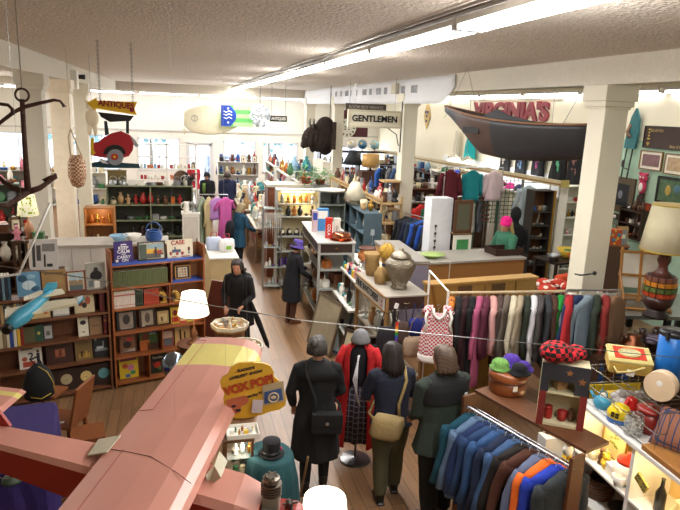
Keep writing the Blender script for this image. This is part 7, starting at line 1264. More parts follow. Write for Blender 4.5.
ds = thing('table_lamp', 'tan drum shaded lamp left of the gentlemen column', 'lamp', (5.6, 18.0, 2.15)); MB().lathe([(.26, .12), (.26, .5), (.255, .5), (.255, .12)], 24).build('lamp_shade', mat('#c49a58'), ds, smooth=True); MB().lathe([(.001, 0), (.1, 0), (.03, .05), (.02, .2), (.001, .2)], 12).build('base', wood('#5a3a20'), ds)
t = thing('side_cabinet', 'tall dark cabinet under the tan drum lamp', 'cabinet', (5.6, 18.0, 0)); MB().b2(-.35, .35, -.25, .25, 0, 2.12).build('body', wood('#5a3826'), t); MB().b2(-.38, .38, -.28, .28, 2.12, 2.15).build('top', wood('#5a3826'), t)
for i, (z, nm) in enumerate(((2.25, 'upper'), (1.55, 'lower'))):
 t = thing('bracket_shelf', '%s small wooden bracket shelf on the gentlemen column' % nm, 'shelf', (5.2, 14.2, z)); MB().b2(-.45, .0, -.1, .3, 0, .04).build('board', PINE, t); b = MB(); b.prism([(0, 0), (-.2, 0), (0, -.3)], .04, TR((0, .05, 0))); b.build('bracket', wood('#7a5030'), t)
t = thing('hanging_rack', 'rail of blue and dark coats behind the bracket shelves', 'clothes rail', (6.0, 16.5, 0)); b = MB(); b.tube([(-.7, 0, 2.45), (.25, 0, 2.45)], .015, 6); [b.tube([(x, 0, 2.45), (x, 0, 0)], .015, 6) for x in (-.7, .25)]; b.build('rail', STEEL, t)
for i, (nm, c) in enumerate((('bright blue', '#2f62b8'), ('black', '#17171a'), ('grey', '#7d7f84'), ('steel blue', '#4d6a94'), ('pale', '#c9c6bc'))): garment('hanging_coat', '%s coat on the rail behind the bracket shelves' % nm, c, (5.4+.15*i, 16.5, 2.44), 55, L=.8, seed=100+i, cat='coat')
st = stall(6.3, 15.4, 0, 1.7, .4, [.6, 1.1, 1.55, 1.95], wood('#7a4a2c'), 'brown shelf of white mugs right of the gentlemen column', ['mug', 'jar', 'box', 'figurine', 'dish_stack', 'mantel_clock'], ['white', 'red', 'white', 'brown', 'black', 'cream'], 8, 1.7, 'brown mug shelf')
cb2 = thing('clothes_pile', 'long table of folded grey and blue clothes behind the dark jackets', 'clothes', (6.75, 14.6, 0)); MB().b2(-.8, .6, -.3, .3, 0, 1.45).build('table_body', wood('#8a6a44'), cb2); b = MB(); [b.sph((-.6+.22*i, 0, 1.5), (.16, .2, .1), 10, 6) for i in range(6)]; b.build('folded_cloth', cloth('#8d949c'), cb2, smooth=True)
vl = thing('wall_lettering', 'large dark red capital letters of the name sign on the cream wall', 'sign', (8.97, 16.1, 4.05)); text("VIRGINIA'S", .62, mat('#8a2f3a', rough=.5), vl, (0, 0, 0), (90, 0, -90), .03, bold=.03, sx=1.38)
b = MB(); b.b2(-.01, .01, -2.6, 2.6, .33, .345); b.b2(-.01, .01, -2.6, 2.6, -.33, -.315); b.build('mounting_bar', mat('#4a3a38'), vl)
dm = thing('diamond_sign', 'yellow diamond shaped tin sign on the cream wall', 'sign', (8.95, 22.0, 3.85), -90); b = MB(); b.prism([(-.3, 0), (0, .5), (.3, 0), (0, -.5)], .02); b.build('plate', mat('#cfae6a'), dm); b = MB(); [b.box((x, -.015, z), (.16, .008, .1)) for x, z in ((-.1, .12), (.1, .12), (0, -.02), (0, -.2))]; b.build('printed_mark', mat('#44405c'), dm)
def tee(y, z, L, c, art, lab, w=.3, short=True):
 t = thing('band_tshirt', lab, 't-shirt', (8.9, y, z), -90); b = MB(); garment_mesh(b, L, w, .04, .22, .1, int(y*10)); b.build('fabric', cloth(c), t, smooth=True); h = MB(); hanger_mesh(h, w*.8); h.build('hanger', HANG, t)
 b = MB(); rr = random.Random(int(y*7))
 for i in range(9): b.sph((rr.uniform(-.1, .1), -.052, -.3-rr.uniform(0, L*.4)), (rr.uniform(.02, .06), .012, rr.uniform(.02, .07)), 8, 5)
 b.build('chest_print', mat(art), t, smooth=True)
for y, z, c, art, lab in ((15.85, 3.2, '#141416', '#b9b5ac', 'black t-shirt with pale print, leftmost on the cream wall'), (15.0, 3.2, '#16181c', '#5a7a9a', 'black t-shirt with a blue print on the cream wall'), (14.15, 3.28, '#15141a', '#b34a8c', 'black t-shirt with a magenta print on the cream wall')): tee(y, z, .75, c, art, lab)
tee(13.25, 3.35, .85, '#111214', '#4fae80', 'black t-shirt with green and red print on the cream wall', .36); tee(12.4 if 0 else 12.55, 3.35, 1.0, '#131214', '#8a5a52', 'long black t-shirt with a reddish print beside the wooden trim', .36)
garment('hanging_skirt', 'bright turquoise dress hanging on the cream wall above the rail', '#0fa8ac', (8.85, 18.0, 3.55), -90, L=.95, w=.3, sl=0, seed=111, cat='dress', flare=1.5); garment('hanging_dress', 'pale cream slip dress hanging left of the turquoise dress', '#cfc8b4', (8.85, 19.0, 3.5), -90, L=.9, w=.18, sl=0, seed=112, cat='dress')
for i, (y, c) in enumerate(((17.6, '#d9d3b8'), (18.6, '#ece6cf'))): garment('hanging_blouse', ['spotted cream blouse', 'cream blouse with yellow trim'][i]+' hanging under the light rail', c, (8.6, y, 2.75), -70, L=.5, w=.26, sl=.35, seed=113+i, cat='blouse', m=mat(c, kind='spots', bscale=18, col2='#4a4440'))
def wallpic(y0, z0, y1, z1, fc, pc, lab, art=(), name='framed_picture', cat='picture', f=.045, mat_=None):
 w_, h_ = y0-y1, z0-z1; t = thing(name, lab, cat, (8.96, (y0+y1)/2, z1), -90)
 b = MB(); b.b2(-w_/2, w_/2, -.02, .02, 0, f); b.b2(-w_/2, w_/2, -.02, .02, h_-f, h_); b.b2(-w_/2, -w_/2+f, -.02, .02, f, h_-f); b.b2(w_/2-f, w_/2, -.02, .02, f, h_-f); b.build('frame', fc, t)
 b = MB(); b.b2(-w_/2+f, w_/2-f, -.004, .015, f, h_-f); b.build('mount', mat_ or pc, t)
 if mat_: b = MB(); g_ = f+.05; b.b2(-w_/2+g_, w_/2-g_, -.008, -.004, g_, h_-g_); b.build('print', pc, t)
 for (cx, cz, rx, rz_, c) in art: b = MB(); b.sph((w_*(cx-.5), -.008, h_*cz), (w_*rx, .006, h_*rz_), 12, 6); b.build('painted_shape', mat(c, var=.4, scale=20), t)
 return t, w_, h_
wallpic(10.60, 3.37, 10.0, 3.0, wood('#8a6634'), mat('#7a5a5c', var=.6, scale=12), 'small white matted canyon print, left of the matched pair', mat_=mat('#e6e0d0'), f=.02)
wallpic(9.93, 3.36, 9.35, 2.97, wood('#8a6634'), mat('#b59a78', var=.6, scale=12), 'small white matted desert print, right of the matched pair', mat_=mat('#e6e0d0'), f=.02)
wallpic(10.03, 2.92, 9.3, 2.42, mat('#191613'), mat('#4d6a4a', var=.8, scale=9), 'black framed landscape painting of green trees on the mint wall', f=.04, art=((.4, .5, .1, .2, '#b59a4a'), (.7, .6, .12, .15, '#4f7a8c')))
wallpic(11.35, 2.78, 10.62, 2.05, mat('#5a4a34', var=.4, scale=30, bump=.5), mat('#1a1c22', var=.6), 'large ornate brown framed dark mirror behind the cream column', f=.14, art=((.45, .5, .1, .12, '#7a7c84'),))
wallpic(10.42, 2.35, 10.1, 1.95, mat('#8a3020'), mat('#c8552c', var=.7, scale=14), 'small orange and red print beside the big lampshade', f=.02)
t, w_, h_ = wallpic(10.58, 3.85, 8.9, 3.42, wood('#2e1a14'), wood('#3a221a', col2='#2a1711'), 'long dark brown wooden plaque with gold lettering on the wall', f=.01, name='wooden_plaque', cat='sign')
text('GINEVRA', .08, mat('#b9a06a'), t, (-.5, -.012, .34), (90, 0, 0), .002); text('State of the Art', .07, mat('#b9a06a'), t, (.1, -.012, .06), (90, 0, 0), .002)
b = MB(); [b.box((-.7, -.012, z), (w2, .006, .03)) for z, w2 in ((.36, .06), (.3, .04), (.24, .05), (.18, .08), (.1, .06))]; b.prism([(-.75, .1), (-.7, .04), (-.65, .1)], .006, TR((0, -.012, 0))); b.build('gold_emblem', mat('#b9984a'), t)
t = thing('wooden_cutout', 'teal coated tall wooden figure cut-out on the wall above the mirror', 'figure', (8.9, 10.9, 2.76), -90); b = MB(); b.prism([(-.12, .62), (.18, .62), (.22, .9), (.2, 1.2), (.08, 1.42), (-.02, 1.25), (-.1, .95)], .05); b.build('coat', mat('#2a6a70'), t); b = MB(); b.tube([(.0, -.03, 1.1), (-.06, -.05, .95), (.05, -.06, .85)], .035, 8); b.build('arm', mat('#8a6a54'), t, smooth=True)
for x in (-.05, .12): b = MB(); b.tube([(x, 0, .62), (x-.06, 0, .0)], .014, 6); b.build('leg', mat('#1c1a18'), t)
b = MB(); b.tube([(-.1, 0, .22), (.06, 0, .2)], .012, 6); b.sph((-.12, 0, .3), (.03, .02, .08)); b.build('stirrup', mat('#3a2a22'), t)
t = thing('plush_plaque', 'pink animal shaped wall plaque with a white belly on the mint wall', 'wall ornament', (8.93, 10.40, 2.53), -90); b = MB(); b.sph((0, 0, .12), (.11, .04, .14)); b.sph((0, 0, .3), (.12, .04, .1)); b.sph((-.09, 0, .38), .035); b.sph((.09, 0, .38), .035); b.build('body', mat('#c2345c'), t, smooth=True); b = MB(); b.sph((0, -.035, .11), (.06, .02, .09)); b.sph((-.04, -.035, .31), .02); b.sph((.04, -.035, .31), .02); b.build('belly', mat('#ece6e0'), t, smooth=True)
t = thing('deer_plaque', 'dark brown deer head wall plaque with a white neck', 'wall ornament', (8.93, 10.38, 2.12), -90); b = MB(); b.prism([(-.08, .35), (-.02, .42), (.0, .36), (.07, .42), (.06, .3), (.1, .24), (.02, .22), (.06, .05), (-.02, .0), (-.12, .16)], .05); b.build('head', mat('#3a241e'), t); MB().sph((-.07, -.03, .17), (.06, .02, .03)).build('neck_patch', mat('#e4e0d6'), t)
q = aty(612, 262, 9.9); t = thing('side_cabinet', 'large brown box cabinet below the wall pictures', 'cabinet', (7.95, 10.0, 0), -28); MB().b2(-.42, .42, 0, .6, 0, 1.55).build('body', mat('#50392a', rough=.6), t); MB().b2(-.44, .44, -.02, .62, 1.55, 1.58).build('top', wood('#8a5a34'), t)
sp2 = loc2w(t, (.12, .1, 1.58)); tb_ = thing('tote_bag', 'orange patterned square tote on top of the brown cabinet', 'bag', sp2, -20); MB().b2(-.15, .15, -.1, .1, 0, .3).build('bag_body', mat('#b8502a', kind='spots', bscale=14, col2='#d8b040'), tb_, bevel=.01); b = MB(); [b.sph((x, -.105, z), (.035, .01, .035), 8, 5) for x, z in ((-.08, .22), (.0, .1), (.09, .2))]; b.build('printed_dots', mat('#3a7aa0'), tb_); b = MB(); b.tube([(-.07, 0, .3), (-.05, 0, .4), (.05, 0, .4), (.07, 0, .3)], .008, 5); b.build('handle', mat('#6a3020'), tb_)
item('box', 'white', loc2w(t, (-.2, .2, 1.58)), 'on the brown cabinet below the wall pictures', s=1.4, rz=-20); item('book', 'tan', loc2w(t, (.33, .3, 1.58)), 'on the brown cabinet below the wall pictures', s=1.5, rz=-20); item('book', 'grey', loc2w(t, (.30, .15, 1.58)), 'on the brown cabinet below the wall pictures', s=1.3, rz=-10)
u = shelf_unit('small_shelf', 'small dark wooden shelf of ornaments under the deer plaque', 'shelf', (8.71, 10.35, 1.62), -90, .65, .25, [.03, .3, .56], wood('#3a2618'), back=True, h=.6);
for z, nm in ((.56, 'top'), (.3, 'middle'), (.03, 'bottom')): fill(u, .6, .25, z, 4, 'on the %s of the small dark wall shelf' % nm, ['figurine', 'vase', 'candlestick', 'teapot', 'box'], ['brown', 'silver', 'red', 'copper', 'white'], 1.2)
t = thing('hanging_necklaces', 'rack of dark hanging necklaces below the ornate mirror', 'jewellery', (8.93, 11.0, 1.35), -90); MB().b2(-.28, .25, -.05, .02, .55, .66).build('rack_bar', wood('#3a2418'), t); b = MB(); [b.tube([(x, -.05, .56), (x+.02, -.05, .3-.1*math.sin(x*30)), (x+.04, -.05, .56)], .005, 4) for x in [-.25+.06*i for i in range(8)]]; q = b.build('necklace', mat('#23211f'), t); q['kind'] = 'stuff'; b = MB(); b.sph((0, -.06, .6), (.05, .02, .04)); b.build('white_flower', mat('#dedad0'), t)
gz = 1.42; t = thing('metal_counter', 'grey metal topped counter under the wooden easel and big lamp', 'counter', (6.22, 6.72, 0), -12)
MB().b2(-.85, .95, -.32, .75, gz-.05, gz).build('counter_top', metal('#9b9c9a', .35), t)
for sx in (-.75, .1, .85):
 for sy in (-.25, .68): MB().b2(sx-.035, sx+.035, sy-.035, sy+.035, 0, gz-.05).build('leg', mat('#1a1a1c'), t)
MB().b2(-.8, .9, -.28, .7, .9, .93).build('shelf', wood('#b08a5c'), t); row(loc2w(t, (-.7, -.1, .93)), loc2w(t, (.8, -.1, .93)), 9, 'on the shelf under the grey metal counter', ['basket', 'bowl', 'vase', 'pitcher', 'lantern', 'box'], ['red', 'brown', 'copper', 'tan', 'blue', 'dark brown', 'cream'], 1.5)
ez = thing('easel', 'light wooden folding table easel on the grey metal counter', 'easel', loc2w(t, (-.02, .3, gz)), -25); EZ = wood('#b9813c', col2='#97642a')
for x in (-.26, 0, .26):
 b = MB(); b.box((x, .12, .36), (.035, .022, .78), rx=-14); b.build('upright', EZ, ez)
for z in (.08, .36, .68): b = MB(); b.box((0, .12+(z-.36)*.25, z), (.58, .022, .035)); b.build('crossbar', EZ, ez)
for a_, b_2 in (((-.28, -.42, .02), (.3, -.42, .02)), ((-.28, -.42, .02), (-.28, .1, .02)), ((.3, -.42, .02), (.3, .1, .02)), ((-.28, .1, .02), (.3, .1, .02))): b = MB(); b.tube([a_, b_2], .018, 4); b.build('base_rail', EZ, ez)
for x in (-.28, .3): b = MB(); b.tube([(x, -.38, .03), (x, .12, .42)], .013, 4); b.build('brace', EZ, ez)
MB().box((0, .18, .42), (.48, .006, .5), rx=-14).build('canvas_panel', mat('#e0dcd0'), ez)
bl = thing('table_lamp', 'big lamp with a cream shade and colourful tiled base at right', 'lamp', (6.03, 6.43, gz), 0); bl.scale = (1.12, 1.12, 1.12)
MB().lathe([(.001, 0), (.14, 0), (.145, .03), (.1, .07), (.11, .1)], 20).build('foot', wood('#2e1c18'), bl, smooth=True)
b = MB(); b.lathe([(.11, .1), (.155, .16), (.175, .26), (.17, .26), (.001, .26)], 24); b.build('bowl_base', mat('#3a1c18', rough=.35), bl, smooth=True)
for i, (z, r_, c) in enumerate(((.26, .175, '#a8401c'), (.32, .18, '#5c6a34'), (.385, .175, '#c07a24'), (.445, .165, '#7a4a3c'))):
 b = MB(); n = 14
 for j in range(n): a = 2*math.pi*j/n; b.box((r_*.93*math.cos(a), r_*.93*math.sin(a), z+.028), (.03, .062*r_/.17, .05), rz=math.degrees(a))
 b.lathe([(.001, z-.002), (r_*.9, z-.002), (r_*.9, z+.062), (.001, z+.062)], 20, mi=1); b.build('tiled_band', [mat(c, rough=.4, var=.3), mat('#2a1a16')], bl)
MB().lathe([(.14, .5), (.06, .56), (.05, .62), (.075, .68), (.07, .74), (.03, .78), (.02, .86), (.001, .86)], 20).build('neck', mat('#5a2c22', rough=.35), bl, smooth=True)
MB().lathe([(.285, .80), (.215, 1.32), (.21, 1.32), (.28, .80)], 30).build('lamp_shade', mat('#d9cfae', rough=.85, var=.04), bl, smooth=True); b = MB(); b.lathe([(.216, 1.315), (.218, 1.33), (.21, 1.33)], 30); b.lathe([(.286, .795), (.288, .812), (.28, .812)], 30); b.build('shade_trim', mat('#c2a64a'), bl)
oc = thing('armchair', 'bright orange armchair with a patterned throw right of the counter', 'chair', (7.05, 9.25, 0), 20)
MB().b2(-.38, .38, -.35, .35, .35, .55).build('seat', cloth('#d24a20', bump=.2), oc, bevel=.05); MB().b2(-.38, .38, .25, .42, .5, 1.15).build('backrest', cloth('#d24a20', bump=.2), oc, bevel=.06)
for s in (-1, 1): MB().b2(s*.38-.07, s*.38+.07, -.35, .38, .35, .75).build('arm', cloth('#d24a20', bump=.2), oc, bevel=.04)
for sx in (-.3, .3):
 for sy in (-.28, .3): MB().lathe([(.001, 0), (.02, 0), (.03, .35), (.001, .35)], 8).build('leg', wood('#3a2418'), oc, loc=(sx, sy, 0))
MB().box((-.2, .15, .82), (.35, .4, .03), rx=50, rz=20).build('throw_blanket', mat('#d8d4c8', kind='check', bscale=14, col2='#2a2a28'), oc)
dt = thing('display_table', 'dark table with yellow and orange dishes right of the counter', 'table', (7.9, 11.1, 0), 10); MB().b2(-.6, .6, -.35, .35, 1.0, 1.04).build('table_top', wood('#33261f'), dt)
for sx in (-.55, .55):
 for sy in (-.3, .3): MB().b2(sx-.025, sx+.025, sy-.025, sy+.025, 0, 1.0).build('leg', wood('#33261f'), dt)
for x, y, kk, c, s_ in ((-.35, .0, 'bowl', 'silver', 1.5), (.1, .05, 'bowl', 'yellow', 2.6), (.0, -.25, 'bowl', 'orange', 1.8), (-.5, -.15, 'dish_stack', 'dark brown', 1.2), (.45, -.1, 'dish_stack', 'black', 1.4), (.13, .06, 'bowl', 'green', 1.2)): item(kk, c, loc2w(dt, (x, y, 1.04+(.07 if c == 'green' else 0))), 'on the dark table right of the counter', s=s_)
RZ = 1.75
pA, pB = Vector((3.20, 6.75, RZ)), Vector((4.95, 6.62, RZ))
rail('garment_rack', 'long crowded clothes rail in front of the wooden chest', pA, pB, m=mat('#c9b48c', rough=.5), r=.018)
t = thing('rack_frame', 'white tubular frame standing at the left end of the long rail', 'rack', (3.12, 6.9, 0)); b = MB(); b.tube([(0, -.3, 0), (0, -.3, 1.82), (0, .3, 1.92), (0, .3, 0)], .016, 8); b.build('white_tube', mat('#e6e4de', rough=.4), t)
gs = [('orange patterned blouse', '#c9761f', .6, .5), ('black jacket', '#141316', .7, .5), ('dark maroon long coat', '#321218', 1.05, .6), ('black velvet dress', '#0f0e12', 1.0, .3), ('dusty pink wool coat', '#b0567a', 1.15, .62), ('plum cardigan', '#5d2338', .75, .55), ('pale pink jacket', '#cf9a96', .7, .55), ('brown fur jacket', '#4e3c38', .95, .55), ('grey brown coat', '#6b6056', 1.1, .6), ('cream wool coat', '#cfc6ac', 1.0, .6), ('beige cardigan', '#a89a82', .8, .5), ('dark olive jacket', '#2a3126', .95, .6), ('white shirt', '#dcdce0', .95, .5), ('rust trimmed grey top', '#4e4a48', .8, .5), ('charcoal jacket', '#34383b', .9, .55), ('brown plaid shirt', '#4a3124', .85, .5), ('bright green top', '#1f9a3c', .6, .45), ('white and grey top', '#a9aaad', .6, .4), ('dark red shirt', '#6a1c22', .7, .5)]
for i, (nm, c, L_, sl) in enumerate(gs):
 f = (i+.5)/len(gs); p = pA.lerp(pB, f); garment(['hanging_garment', 'hanging_jacket', 'hanging_coat'][0 if 'top' in nm or 'shirt' in nm or 'blouse' in nm or 'dress' in nm else 1 if 'jacket' in nm or 'card' in nm else 2], '%s on the long crowded clothes rail' % nm, c, (p.x, p.y, RZ), 62+rnd.uniform(-10, 8), L=L_, w=.25, th=.04, sl=sl, seed=i+200, cat='garment', slw=.058, m=mat(c, kind='spots', bscale=22, col2='#5a2c14') if i == 0 else None, hm=wood('#b98a54') if i in (2, 6, 10, 13) else None)
vt = thing('knitted_vest', 'red and white checked knitted vest with white trim facing the aisle', 'vest', (2.93, 6.42, 1.70), -14); b = MB()
def ves(inset, z0, z1, n=30, nz=12, th=.055):
 rs = []
 for i in range(nz+1):
  z = z0+(z1-z0)*i/nz; hw = .17+.035*math.sin(min(1, max(0, (-z-.1)/.5))*1.6)-(.05*math.exp(-((z+.2)/.09)**2)); hw -= inset; rs.append([(hw*math.copysign(abs(math.cos(a))**.8, math.cos(a)), th*math.sin(a), z+.012*math.cos(2*a)) for a in [2*math.pi*j/n for j in range(n)]])
 return rs
VM = mat('#e8e4e2', kind='check', bscale=42, col2='#c0203c', rough=.95, var=.05); WM = cloth('#ece8e2', bump=.3)
b.loft(ves(0, -.62, -.10)); b.build('knit_body', VM, vt, smooth=True)
for s in (-1, 1): q = MB(); q.tube([(s*.06, 0, -.03), (s*.12, 0, -.04), (s*.15, 0, -.1)], [.035, .045, .05], 10, flat=1.1); q.build('shoulder', VM, vt, smooth=True)
q = MB(); q.tube([(-.07, -.05, -.02), (-.06, -.062, -.10), (0, -.066, -.15), (.06, -.062, -.10), (.07, -.05, -.02)], .018, 8); [q.tube([(s*.13, -.03, -.05), (s*.155, -.05, -.13), (s*.135, -.055, -.22), (s*.165, -.05, -.31)], .018, 8) for s in (-1, 1)]; q.build('white_trim', WM, vt, smooth=True)
q = MB(); q.loft(ves(-.008, -.70, -.61, nz=3, th=.06)); q.build('white_hem', WM, vt, smooth=True); q = MB(); hanger_mesh(q, .14); q.build('hanger', HANG, vt)
cw = thing('wooden_chest', 'large pale wooden chest with dark printed emblems behind the clothes rail', 'chest', (4.0, 7.32, 0), 7); CW = wood('#a9803f', col2='#8d662c')
MB().b2(-.86, .86, 0, .16, 0, 1.70).build('body', CW, cw); MB().b2(-.88, .88, -.02, .18, 1.70, 1.73).build('lid', wood('#ba9250', col2='#9c7436'), cw); b = MB(); b.b2(-.006, .006, -.008, 0, 0, 1.66); b.b2(.5, .512, -.008, 0, 0, 1.68); b.build('panel_seam', mat('#5a3c1c'), cw)
for x in (-.32, .22): MB().b2(x-.11, x+.11, -.006, 0, 1.46, 1.67).build('printed_emblem', mat('#5a3e20', var=.9, scale=25), cw)
rail('garment_rack', 'short rail of coats in front of the cream column', (4.55, 6.31, 1.87), (5.25, 6.22, 1.87), r=.014)
for i, (nm, c, L_) in enumerate((('white edged red', '#a81f26', .7), ('navy blue', '#1d2c54', 1.1), ('pale grey blue', '#8496a4', 1.2), ('dark green', '#2c352a', 1.3), ('red lined tan', '#8a2a26', 1.2), ('camel brown', '#86654c', 1.45))): garment('hanging_coat', '%s coat hanging in front of the cream column' % nm, c, (4.6+.12*i, 6.3-.016*i, 1.86), 58 if i not in (1, 2, 5) else 20, L=L_, w=.23, seed=300+i, sl=.62, cat='coat')
b = MB(); b.tube([(5.08, 6.90, 1.90), (5.02, 6.7, 1.94), (5.08, 6.55, 2.0)], .012, 6); b.sph((5.09, 6.53, 2.01), .028, 10, 7); tag(b.build('coat_hook', mat('#141414', rough=.4), smooth=True), 'black coat hook sticking out of the cream column', 'hook')
q = thing('red_garment_pile', 'heap of orange and red patterned clothes behind the rail end', 'clothes', (5.9, 7.9, 0)); MB().b2(-.6, .5, -.2, .4, 0, 1.25).build('table_body', wood('#5a3a26'), q); b = MB(); rr = random.Random(2); [b.sph((rr.uniform(-.5, .4), rr.uniform(-.15, .35), 1.32+rr.uniform(0, .1)), (.16, .14, .08), 10, 6) for _ in range(9)]; b.build('folded_cloth', mat('#b8341f', kind='spots', bscale=9, col2='#e0d4c8', rough=.9), q, smooth=True)
u0, u1 = Vector((2.62, 4.70, 0)), Vector((2.96, 3.66, 0)); dd = (u1-u0); Ld = dd.length; da = math.degrees(math.atan2(dd.y, dd.x)); OW = wood('#6e4324', col2='#4e2c16')
dk_ = thing('wooden_clothes_stand', 'brown wooden stand with top shelf above the denim jackets rail', 'stand', u0, da)
MB().b2(-.05, Ld+.05, -.02, .27, 1.42, 1.45).build('top_board', OW, dk_, bevel=.004); MB().b2(Ld+.02, Ld+.05, -.17, -.02, 0, 1.42).build('end_panel', OW, dk_); MB().b2(-.05, -.02, -.17, .3, 0, 1.42).build('end_panel', OW, dk_)
MB().tube([(-.04, -.14, 1.33), (Ld+.05, -.14, 1.33)], .010, 8).build('chrome_rail', metal('#8d8f92', .3), dk_); MB().tube([(-.04, -.05, 1.30), (Ld+.05, -.05, 1.30)], .006, 8).build('second_rail', metal('#8d8f92', .3), dk_)
dn = [('teal track jacket with white stripe', '#0b4558', .7, 0), ('pale denim shirt', '#566f8e', .75, 1), ('indigo denim jacket', '#182c58', .75, 1), ('blue denim jacket', '#243f68', .8, 1), ('patched blue denim jacket', '#2b4d7c', .8, 1), ('dark blue denim jacket', '#142240', .8, 1), ('mid blue denim shirt', '#35527c', .8, 1), ('black brown jacket', '#1e1614', .8, 0), ('chocolate brown suede jacket', '#4a2618', .85, 0), ('grey blue jacket', '#5a6480', .85, 0), ('bright orange vest', '#e0661a', .8, 0), ('royal blue top', '#1c37a8', .7, 0), ('charcoal tweed jacket', '#2c3135', .85, 0)]
for i, (nm, c, L_, dm_) in enumerate(dn):
 f = .02+.96*(i/(len(dn)-1)); p = loc2w(dk_, (Ld*f, -.14, 1.325)); garment('hanging_jacket' if 'jacket' in nm else 'hanging_shirt', '%s on the rail under the wooden stand' % nm, c, p, da+78+rnd.uniform(-8, 8), L=L_, w=.24, th=.035, sl=.55, seed=400+i, cat='jacket' if 'jacket' in nm else 'top', hm=mat('#c6d0de', rough=.3), m=mat(c, rough=.95, var=.5, scale=60) if 'tweed' in nm else None)
t = thing('hatbox', 'round brown leather hatbox on the wooden stand', 'box', loc2w(dk_, (.10, .24, 1.45)), 0); MB().lathe([(.001, 0), (.165, 0), (.17, .02), (.17, .15), (.001, .15)], 30).build('box_body', wood('#8a4a20', col2='#6e3614', rough=.35), t, smooth=True); MB().lathe([(.175, .13), (.178, .14), (.178, .19), (.16, .205), (.001, .215)], 30).build('lid', wood('#98552a', col2='#7a401c', rough=.35), t, smooth=True); b = MB(); b.ring((0, 0, .13), .176, .005, 30); b.build('trim_band', mat('#4a2610'), t); MB().box((-.02, -.172, .09), (.045, .004, .05)).build('price_tag', mat('#eeeae2'), t)
hp_ = loc2w(dk_, (.10, .24, 1.66))
def softhat(nm, lab, p, c, r_, brim=True, bm=.4, kd=None):
 t = thing(nm, lab, 'hat', p, rnd.uniform(0, 90)); b = MB(); n = 28; b.loft([[((rr_*(1+.05*math.sin(3*a)))*math.cos(a), rr_*(1+.05*math.cos(2*a))*math.sin(a), z*r_) for a in [2*math.pi*j/n for j in range(n)]] for z, rr_ in ((0, .001), (.02, r_*1.3 if brim else r_), (.12, r_*1.25 if brim else r_*1.05), (.16, r_*.85), (.6, r_*.85), (.9, r_*.6), (1.0, .004))]); b.build('crown', mat(c, rough=.95, bump=bm, bscale=50, var=.2) if not kd else mat(c, kind='check', bscale=32, col2=kd, rough=.95), t, smooth=True); return t
softhat('chiffon_scarf', 'light green chiffon scarf bundled on the brown hatbox', hp_+Vector((-.08, .02, 0)), '#6a9a4c', .095, False); softhat('felt_hat', 'purple felt hat on the hatbox beside the green scarf', hp_+Vector((.07, .08, 0)), '#4b2e96', .10); softhat('felt_hat', 'second purple hat, the one nearest the white box shelf', hp_+Vector((.13, -.03, 0)), '#43288a', .075); softhat('sequin_hat', 'black sequin hat in front of the purple hats', hp_+Vector((.05, -.09, 0)), '#0e0e14', .085)
wx = thing('box_shelf', 'white sided painted box shelf with figurines standing on the wooden stand', 'shelf', loc2w(dk_, (Ld-.30, .10, 1.45)), da+40)
BKB, REDB, CRM = mat('#2b2c33', rough=.6, var=.3, scale=12), mat('#7a2420', rough=.6), mat('#cfc5a2', rough=.6, var=.15, scale=8)
W_, D_, H_ = .36, .17, .52
MB().b2(-W_/2, -W_/2+.03, 0, D_, 0, H_).build('side_panel', CRM, wx); MB().b2(W_/2-.03, W_/2, 0, D_, 0, H_).build('side_panel', CRM, wx); MB().b2(-W_/2, W_/2, 0, D_, H_, H_+.02).build('top_panel', CRM, wx); MB().b2(-W_/2+.03, W_/2-.03, D_-.015, D_, 0, H_).build('back_panel', mat('#b9ae8c', rough=.7), wx); MB().b2(-W_/2+.03, W_/2-.03, 0, D_-.015, 0, .02).build('base', CRM, wx); MB().b2(-W_/2+.03, W_/2-.03, .0, D_-.015, .28, .295).build('middle_shelf', CRM, wx)
b = MB(); b.b2(-W_/2-.004, -W_/2+.05, -.012, 0, 0, .3, 1); b.b2(-W_/2-.004, -W_/2+.06, -.012, 0, .3, H_+.02, 0); b.b2(W_/2-.05, W_/2+.004, -.012, 0, 0, .3, 1); b.b2(W_/2-.1, W_/2+.004, -.012, 0, .3, H_+.02, 0); b.b2(-W_/2+.06, W_/2-.1, -.012, 0, H_-.12, H_+.02, 0); b.build('painted_front', [BKB, REDB], wx)
b = MB(); [b.prism([(x+r_*math.cos(math.pi/2+k*math.pi/5)*(1 if k % 2 == 0 else .45), z+r_*math.sin(math.pi/2+k*math.pi/5)*(1 if k % 2 == 0 else .45)) for k in range(10)], .004, TR((0, -.014, 0))) for x, z, r_ in ((.13, .42, .035), (.03, .48, .03))]; b.build('painted_star', mat('#8a5a30'), wx)
for x, z, kk, c, s_ in ((-.09, .02, 'jar', 'red', .8), (.02, .02, 'mug', 'red', .9), (-.02, .295, 'box', 'tan', .7), (.09, .02, 'vase', 'brown', .45)): item(kk, c, loc2w(wx, (x, .1, z)), 'inside the white sided box shelf', s=s_)
for x, lab in ((-.09, 'white cupcake shaped ornament on the red jar'),): pass
pb_ = loc2w(wx, (-.02, .1, H_+.02)); t = thing('plaid_cap', 'red and black buffalo checked trapper hat on the white box shelf', 'hat', pb_, 0); t.scale = (1.25, 1.25, 1.2); RB = mat('#c0202a', kind='check', bscale=34, col2='#15100f', rough=.95)
b = MB(); b.sph((-.07, 0, .07), (.105, .09, .075), 18, 10); b.sph((.09, 0, .055), (.06, .075, .05), 14, 8); b.build('crown', RB, t, smooth=True); b = MB(); b.sph((.0, -.06, .05), (.07, .03, .04), 12, 8); b.build('ear_flap', RB, t, smooth=True); MB().box((.2, .02, .012), (.1, .1, .02), rz=20).build('paper', mat('#e6e2d8'), t) if 0 else None
V = Vector((3.62, 4.62, 0)); wd = thing('lit_display_case', 'white topped display case with warm lit shelves at the lower right', 'display case', V, -92)
